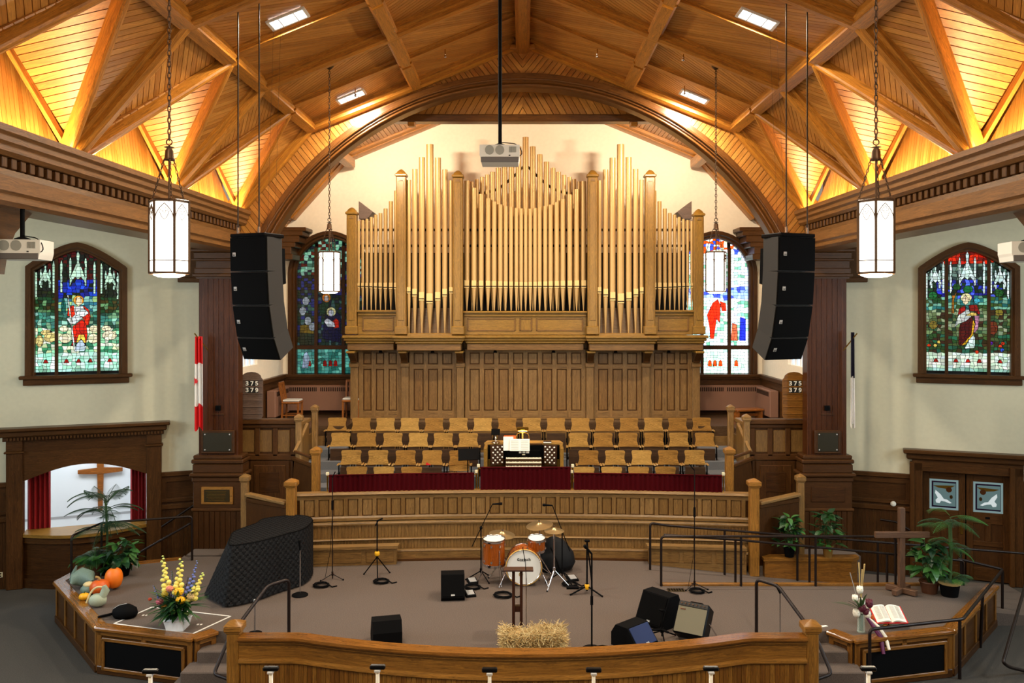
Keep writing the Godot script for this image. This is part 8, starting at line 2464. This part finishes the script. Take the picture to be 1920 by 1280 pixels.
func flowers() -> void:
	var t := thing("flower_arrangement", "tall arrangement of yellow gladioli and blue flowers in a white bowl", "flowers", Vector3(-5.06, STAGE, -12.52))
	t.scale = Vector3.ONE * 1.12
	part(t, "bowl", sh().prism(pv([-0.11, 0, 0.11, 0, 0.15, 0.13, -0.15, 0.13]), 0.2, Transform3D(Basis(), Vector3(0, 0, -0.1))), M.white)
	part(t, "bowl_rim", sh().box(Vector3(0, 0.13, 0), Vector3(0.31, 0.02, 0.22), 0.008), M.white)
	var r := RandomNumberGenerator.new(); r.seed = 4
	var lm := leaf_mesh(0.34, 0.022, 0.3)
	var lm2 := leaf_mesh(0.16, 0.04, 0.4)
	for k in 150:
		var a := r.randf() * TAU
		var b := Basis(Vector3.UP, a) * Basis(Vector3.RIGHT, 0.1 - 1.2 * r.randf())
		mesh_part(t, "leaf", lm if k % 3 else lm2, M.leaf[r.randi() % 3], Transform3D(b, Vector3(sin(a) * 0.06, 0.16 + r.randf() * 0.22, cos(a) * 0.05)))
	var yel := std(Color(0.93, 0.86, 0.42), 0.55)
	var yel_bud := std(Color(0.80, 0.84, 0.45), 0.55)
	var blue := std(Color(0.42, 0.46, 0.72), 0.6)
	var purple := std(Color(0.36, 0.14, 0.50), 0.6)
	var pink := std(Color(0.90, 0.52, 0.42), 0.55)
	var sun_y := std(Color(0.97, 0.72, 0.04), 0.55)
	# spikes: base lean, height, colour, blossom size
	for q in [[-0.16, 0.94, yel, 0.046, 0.5], [0.03, 0.90, yel, 0.048, 0.45], [0.26, 0.72, yel, 0.048, 0.35], [0.20, 0.88, blue, 0.03, 0.55], [-0.26, 0.55, blue, 0.02, 0.3], [-0.07, 0.74, blue, 0.014, 0.5], [-0.09, 0.56, purple, 0.016, 0.40], [0.10, 0.66, purple, 0.014, 0.48]]:
		var top := Vector3(q[0] * 1.25, q[1], -0.03)
		var sp := part(t, "flower_spike", sh().tube([Vector3(q[0] * 0.3, 0.15, 0), Vector3(q[0] * 0.75, q[1] * 0.55, 0.01), top], 0.006, 5), M.stem)
		var n := 15
		for k in n:
			var u := k / float(n - 1)
			var c := Vector3(q[0] * 0.75, q[1] * 0.55, 0.02).lerp(top, u)
			var size: float = q[3] * (1.0 - 0.65 * u)
			var side := (1.0 if k % 2 else -1.0) * size * 0.6
			part(sp, "blossom", sh().ball(c + Vector3(side + (r.randf() - 0.5) * size, (r.randf() - 0.5) * size * 0.5, 0.012 + size * 0.3), Vector3(size * (0.8 + 0.4 * r.randf()), size * (0.6 + 0.3 * r.randf()), size * 0.8), 7, 5), q[2] if u < 0.8 or q[2] != yel else yel_bud)
	# round blooms
	for q in [[0.06, 0.42, sun_y, 0.062], [0.08, 0.31, sun_y, 0.062], [-0.06, 0.46, pink, 0.048], [-0.2, 0.28, std(Color(0.85, 0.40, 0.46), 0.55), 0.05], [0.2, 0.35, std(Color(0.92, 0.78, 0.52), 0.55), 0.05], [-0.13, 0.38, std(Color(0.66, 0.56, 0.10), 0.6), 0.045], [-0.03, 0.26, std(Color(0.60, 0.58, 0.12), 0.6), 0.03], [-0.14, 0.22, std(Color(0.70, 0.48, 0.08), 0.6), 0.04], [-0.34, 0.3, std(Color(0.72, 0.24, 0.10), 0.6), 0.025], [-0.15, 0.15, std(Color(0.35, 0.45, 0.18), 0.6), 0.04], [-0.02, 0.16, std(Color(0.38, 0.48, 0.20), 0.6), 0.042], [0.15, 0.12, std(Color(0.34, 0.46, 0.18), 0.6), 0.035]]:
		var c := Vector3(q[0], q[1] + 0.1, 0.12 - absf(q[0]) * 0.2)
		var bl := part(t, "bloom", sh().ball(c, Vector3(q[3], q[3] * 0.7, q[3] * 0.7), 12, 7), q[2])
		for k in 8:
			var a := TAU * k / 8
			part(bl, "petal", sh().ball(c + Vector3(cos(a) * q[3] * 0.62, sin(a) * q[3] * 0.5, q[3] * 0.25), Vector3(q[3] * 0.42, q[3] * 0.36, q[3] * 0.3), 6, 4), q[2])
	# white tape rectangle on the carpet round it
	var tp := thing("floor_tape", "white tape rectangle with small marks on the left front of the platform", "tape", Vector3(-5.2, STAGE, -12.9))
	var cs := [Vector3(-0.88, 0.004, 0.2), Vector3(-0.62, 0.004, -0.5), Vector3(0.75, 0.004, -0.1), Vector3(0.44, 0.004, 0.6)]
	for k in 4: part(tp, "strip", sh().bar(cs[k], cs[(k + 1) % 4], 0.028, 0.004), M.tape)
	for q in [[-0.6, -0.14], [0.38, 0.24]]:
		for e in 2: part(tp, "mark", sh().box(Vector3(q[0] + e * 0.05, 0.005, q[1]), Vector3(0.03, 0.003, 0.05)), M.tape)

func gourd(t: Node, called: String, c: Vector3, s: Vector3, ribs: int, depth: float, m: Material) -> void:
	var g := Sh.new()
	var n := ribs * 4
	var rows := 12
	var f := func(i: int, j: int) -> Vector3:
		var a := TAU * i / n
		var ph := PI * j / rows
		var k := 1.0 - depth * (0.5 - 0.5 * cos(a * ribs)) * sin(ph)
		return c + Vector3(sin(ph) * cos(a) * s.x * k, -cos(ph) * s.y * (1.0 - 0.18 * pow(absf(cos(ph)), 8.0)), sin(ph) * sin(a) * s.z * k)
	for j in rows:
		for i in n:
			var q := []; var nn := []
			for e in [[i, j], [i + 1, j], [i + 1, j + 1], [i, j + 1]]:
				var v: Vector3 = f.call(e[0], e[1])
				q.append(v)
				nn.append(((v - c) / (s * s)).normalized())
			g.tri(q[0], q[1], q[2], nn[0], nn[1], nn[2], Vector2.ZERO, Vector2.ZERO, Vector2.ZERO)
			g.tri(q[0], q[2], q[3], nn[0], nn[2], nn[3], Vector2.ZERO, Vector2.ZERO, Vector2.ZERO)
	part(t, called, g, m)

func harvest() -> void:
	var p := STAGE
	var t := thing("pumpkin", "tall orange pumpkin with a dark green stem", "pumpkin", Vector3(-6.83, p, -14.26), 0.0, "harvest display on the platform corner")
	gourd(t, "flesh", Vector3(0, 0.19, 0), Vector3(0.145, 0.19, 0.145), 9, 0.1, M.pumpkin)
	part(t, "stem", sh().tube([Vector3(0, 0.36, 0), Vector3(0.01, 0.42, 0), Vector3(-0.03, 0.45, 0.01)], [0.04, 0.028, 0.035], 8), M.leaf[2])
	t = thing("pumpkin", "squat darker orange pumpkin in front of the tall one", "pumpkin", Vector3(-6.93, p, -13.98), 0.0, "harvest display on the platform corner")
	gourd(t, "flesh", Vector3(0, 0.13, 0), Vector3(0.155, 0.13, 0.15), 10, 0.12, M.pumpkin2)
	part(t, "stem", sh().tube([Vector3(0, 0.25, 0), Vector3(-0.02, 0.29, 0.01), Vector3(-0.06, 0.30, 0.02)], [0.026, 0.02, 0.022], 8), M.straw[1])
	t = thing("squash", "small yellow squash at the platform edge", "squash", Vector3(-7.05, p, -13.72), 0.0, "harvest display on the platform corner")
	gourd(t, "flesh", Vector3(0, 0.062, 0), Vector3(0.085, 0.062, 0.08), 8, 0.16, M.gold_squash)
	part(t, "stem", sh().tube([Vector3(0, 0.12, 0), Vector3(0.01, 0.145, 0)], 0.01, 6), M.stem)
	t = thing("squash", "large grey green long necked squash at the corner", "squash", Vector3(-7.38, p, -14.3), 0.0, "harvest display on the platform corner")
	part(t, "flesh", sh().tube([Vector3(-0.14, 0.1, 0.08), Vector3(-0.1, 0.16, 0.04), Vector3(0.0, 0.19, 0.0), Vector3(0.12, 0.18, 0.02), Vector3(0.2, 0.14, 0.06)], [0.03, 0.12, 0.16, 0.13, 0.03], 14), M.grey_squash)
	part(t, "neck", sh().tube([Vector3(-0.13, 0.16, 0.05), Vector3(-0.12, 0.28, 0.04), Vector3(-0.08, 0.39, 0.03)], [0.06, 0.035, 0.012], 10), M.grey_squash)
	t = thing("squash", "small grey and cream turban squash between the others", "squash", Vector3(-7.12, p, -13.98), 0.0, "harvest display on the platform corner")
	gourd(t, "flesh", Vector3(0, 0.09, 0), Vector3(0.12, 0.09, 0.11), 7, 0.1, M.grey_squash)
	gourd(t, "cap", Vector3(0.01, 0.17, 0), Vector3(0.085, 0.05, 0.08), 7, 0.15, M.straw[2])
	t = thing("squash", "pale green lumpy squash with a pale folded handle at the front", "squash", Vector3(-6.68, p, -13.42), 0.0, "harvest display on the platform corner")
	gourd(t, "flesh", Vector3(0, 0.11, 0), Vector3(0.14, 0.11, 0.11), 5, 0.1, M.pale_squash)
	part(t, "lobe", sh().tube([Vector3(0.06, 0.14, 0), Vector3(0.11, 0.26, -0.02), Vector3(0.09, 0.33, -0.02)], [0.06, 0.065, 0.03], 10), M.pale_squash)
	part(t, "handle", sh().tube(bent([Vector3(0.08, 0.3, -0.02), Vector3(-0.02, 0.32, 0.0), Vector3(-0.1, 0.24, 0.03), Vector3(-0.15, 0.08, 0.06)], 0.06), 0.016, 8), M.straw[2])
	# bag and foil on the platform
	var b := thing("shoulder_bag", "black soft bag lying on the platform left of the flowers", "bag", Vector3(-6.05, p, -12.98), -0.15)
	part(b, "body", sh().lathe([Vector2(0.0, 0.0), Vector2(0.17, 0.01), Vector2(0.2, 0.06), Vector2(0.18, 0.13), Vector2(0.1, 0.18), Vector2(0.0, 0.19)], 18, Transform3D(), 1.0, 0.75), M.black)
	part(b, "zip", sh().tube([Vector3(-0.16, 0.13, 0.05), Vector3(-0.08, 0.185, 0.03), Vector3(0.02, 0.2, -0.02)], 0.006, 5), M.grey_mark)
	part(b, "strap", sh().tube(bent([Vector3(-0.15, 0.08, 0.1), Vector3(-0.3, 0.06, 0.2), Vector3(-0.36, 0.02, 0.12), Vector3(-0.24, 0.02, 0.02), Vector3(-0.14, 0.06, -0.02)], 0.05), 0.014, 6), M.black)

func vase_and_book() -> void:
	var p := STAGE
	var v := thing("flower_vase", "glass vase with white tulips, dark red blooms and a purple ribbon", "flowers", Vector3(4.91, p, -12.38))
	part(v, "glass", sh().lathe([Vector2(0.0, 0.0), Vector2(0.065, 0.0), Vector2(0.055, 0.02), Vector2(0.05, 0.24), Vector2(0.06, 0.27)], 14), M.glass_clear)
	part(v, "stems", sh().tube([Vector3(0, 0.02, 0), Vector3(0.0, 0.26, 0)], 0.03, 8), M.leaf[2])
	for q in [[-0.03, 0.62, M.white_petal, 0.05], [-0.1, 0.5, M.white_petal, 0.045], [0.0, 0.44, M.white_petal, 0.05], [-0.08, 0.28, M.white_petal, 0.055], [0.08, 0.26, M.white_petal, 0.05], [0.07, 0.38, M.white_petal, 0.035], [0.0, 0.36, M.maroon, 0.06], [0.1, 0.42, M.maroon, 0.06], [0.06, 0.3, M.maroon, 0.05], [0.15, 0.22, M.pumpkin2, 0.03]]:
		var c := Vector3(q[0], q[1], 0.03)
		var f := part(v, "bloom", sh().ball(c, Vector3(q[3], q[3] * 1.1, q[3]), 10, 6), q[2])
		for k in 5:
			var a := TAU * k / 5
			part(f, "petal", sh().ball(c + Vector3(cos(a) * q[3] * 0.6, q[3] * 0.4, sin(a) * q[3] * 0.6), Vector3(q[3] * 0.4, q[3] * 0.75, q[3] * 0.4), 6, 5), q[2])
	for q in [[-0.02, 1.0], [0.05, 0.98], [0.02, 0.9]]:
		part(v, "dry_grass", sh().tube([Vector3(0, 0.4, 0), Vector3(q[0] * 0.6, 0.7, -0.02), Vector3(q[0] * 1.2, q[1], -0.02)], [0.004, 0.006, 0.012], 5), M.straw[0])
	part(v, "pick", sh().tube([Vector3(-0.06, 0.5, 0), Vector3(-0.16, 0.86, 0)], 0.006, 5), M.grey_mark)
	part(v, "ribbon", sh().tube([Vector3(0.06, 0.24, 0.04), Vector3(0.16, 0.08, 0.12), Vector3(0.2, 0.01, 0.2), Vector3(0.2, -0.2, 0.3)], [0.02, 0.03, 0.035, 0.025], 6), M.ribbon)
	part(v, "ribbon", sh().tube([Vector3(0.07, 0.24, 0.04), Vector3(0.22, 0.1, 0.1), Vector3(0.27, 0.0, 0.2), Vector3(0.28, -0.14, 0.3)], [0.015, 0.025, 0.03, 0.02], 6), M.white_petal)
	var lm := leaf_mesh(0.5, 0.02, 0.3)
	for k in 6: mesh_part(v, "leaf", lm, M.leaf[k % 4], Transform3D(Basis(Vector3.UP, -1.4 + k * 0.25) * Basis(Vector3.RIGHT, -0.6 - 0.1 * k), Vector3(0, 0.3, 0)))
	var b := thing("open_bible", "large open book with red edges on a low brass stand", "book", Vector3(5.40, p, -12.6))
	part(b, "stand_base", sh().lathe([Vector2(0.08, 0.0), Vector2(0.07, 0.015), Vector2(0.015, 0.03), Vector2(0.015, 0.1)], 12), M.brass)
	var tilt := Basis(Vector3.RIGHT, 0.5)
	part(b, "cover", sh().box(Vector3(0, 0.17, 0), Vector3(0.47, 0.014, 0.32), 0.004, tilt), M.red)
	for s: float in [-1.0, 1.0]:
		var pg := Sh.new()
		var n := 8
		for k in n:
			var f := func(u: float, z: float, up: float) -> Vector3:
				return Vector3(0, 0.175, 0) + tilt * Vector3(s * u * 0.225, 0.045 * sin(PI * pow(u, 0.6)) + up, z)
			var u0 := float(k) / n; var u1 := float(k + 1) / n
			var a: Vector3 = f.call(u0, -0.15, 0.0); var c: Vector3 = f.call(u1, -0.15, 0.0)
			var d: Vector3 = f.call(u1, 0.15, 0.0); var e: Vector3 = f.call(u0, 0.15, 0.0)
			var nn := (c - a).cross(e - a).normalized()
			if nn.y < 0: nn = -nn
			pg.quad(a, c, d, e, nn, Vector2.ZERO, Vector2.ZERO, Vector2.ZERO, Vector2.ZERO)
			pg.quad(e, d, f.call(u1, 0.15, -0.03), f.call(u0, 0.15, -0.03), tilt * Vector3.BACK, Vector2.ZERO, Vector2.ZERO, Vector2.ZERO, Vector2.ZERO)
		var page := part(b, "page", pg, M.paper)
		for col in 2:
			for k in 14:
				part(page, "text_line", sh().box(Vector3(0, 0.175, 0) + tilt * Vector3(s * (0.07 + col * 0.085), 0.047 - col * 0.012, -0.12 + k * 0.017), Vector3(0.065 + 0.01 * rng.randf(), 0.001, 0.006), 0.0, tilt * Basis(Vector3.BACK, -s * (0.02 + col * 0.22))), M.paper_grey)
	var c := thing("standing_cross", "rough wooden cross standing at the right of the platform", "cross", Vector3(6.24, p, -14.06), 0.12)
	part(c, "upright", sh().box(Vector3(0, 0.72, 0), Vector3(0.1, 1.38, 0.08), 0.008), M.cross_wood)
	part(c, "arm", sh().box(Vector3(0.0, 0.97, 0.02), Vector3(0.95, 0.1, 0.06), 0.008, Basis(Vector3.BACK, -0.03)), M.cross_wood)
	for k in 2: part(c, "foot", sh().box(Vector3(0, 0.06, 0), Vector3(0.5, 0.09, 0.09), 0.008, Basis(Vector3.UP, 0.6 + k * PI / 2)), M.cross_wood)

# ---------------------------------------------------------------- remaining small things
func wooden_chair(label: String, at: Vector3, turn: float) -> void:
	var t := thing("side_chair", label, "chair", at, turn, "wooden side chairs")
	part(t, "seat", sh().box(Vector3(0, 0.43, 0), Vector3(0.42, 0.05, 0.42), 0.015), M.chair_wood)
	part(t, "cushion", sh().box(Vector3(0, 0.475, 0), Vector3(0.4, 0.05, 0.4), 0.02), M.paper_grey)
	for x in [-0.18, 0.18]:
		part(t, "leg", sh().bar(Vector3(x, 0.0, 0.18), Vector3(x, 0.42, 0.18), 0.04, 0.04), M.chair_wood)
		part(t, "leg", sh().bar(Vector3(x, 0.0, -0.2), Vector3(x, 0.45, -0.18), 0.04, 0.04), M.chair_wood)
		part(t, "back_post", sh().bar(Vector3(x, 0.44, -0.18), Vector3(x, 0.9, -0.27), 0.04, 0.035), M.chair_wood)
		part(t, "stretcher", sh().bar(Vector3(x, 0.14, 0.18), Vector3(x, 0.14, -0.2), 0.025, 0.025), M.chair_wood)
	part(t, "top_rail", sh().box(Vector3(0, 0.88, -0.265), Vector3(0.4, 0.07, 0.03), 0.01), M.chair_wood)
	for k in 3: part(t, "back_slat", sh().bar(Vector3(-0.1 + k * 0.1, 0.46, -0.185), Vector3(-0.1 + k * 0.1, 0.86, -0.262), 0.035, 0.014), M.chair_wood)

func small_things() -> void:
	wooden_chair("wooden chair with a patterned cushion by the left chancel radiator", Vector3(-5.45, 2.72, -20.2), PI / 2)
	wooden_chair("wooden chair half hidden behind the left end of the organ case", Vector3(-4.12, 2.72, -20.6), 0.0)
	var bx := thing("low_bench", "low brown wooden bench on the upper floor by the right chancel wall", "bench", Vector3(5.35, 2.72, -20.3), 0.25)
	part(bx, "seat", sh().box(Vector3(0, 0.24, 0), Vector3(0.7, 0.05, 0.32), 0.01), M.chair_wood)
	for x in [-0.3, 0.3]: part(bx, "end", sh().box(Vector3(x, 0.11, 0), Vector3(0.04, 0.22, 0.28)), M.chair_wood)
	part(bx, "stretcher", sh().box(Vector3(0, 0.12, 0), Vector3(0.58, 0.06, 0.03)), M.chair_wood)
	var rc := thing("red_cushion", "scrap of red cloth on the carpet behind the barrier", "cloth", Vector3(-2.62, STAGE, -11.75))
	part(rc, "cloth", sh().ball(Vector3(0, 0.03, 0), Vector3(0.14, 0.03, 0.1), 12, 6), M.red)
	var nt := thing("paper_note", "small white slip of paper at the top of the right steps", "paper", Vector3(4.45, STAGE, -12.6))
	part(nt, "slip", sh().box(Vector3(0, 0.004, 0), Vector3(0.1, 0.004, 0.05), 0.0, Basis(Vector3.UP, 0.3)), M.paper)
	var mk := thing("red_folder", "small red triangle of a folder on the second row choir seat", "folder", Vector3(-1.95, 1.54 + 0.6, -17.6), 0.0)
	part(mk, "cover", sh().prism(pv([-0.05, 0, 0.06, 0, -0.03, 0.06]), 0.01), M.red)
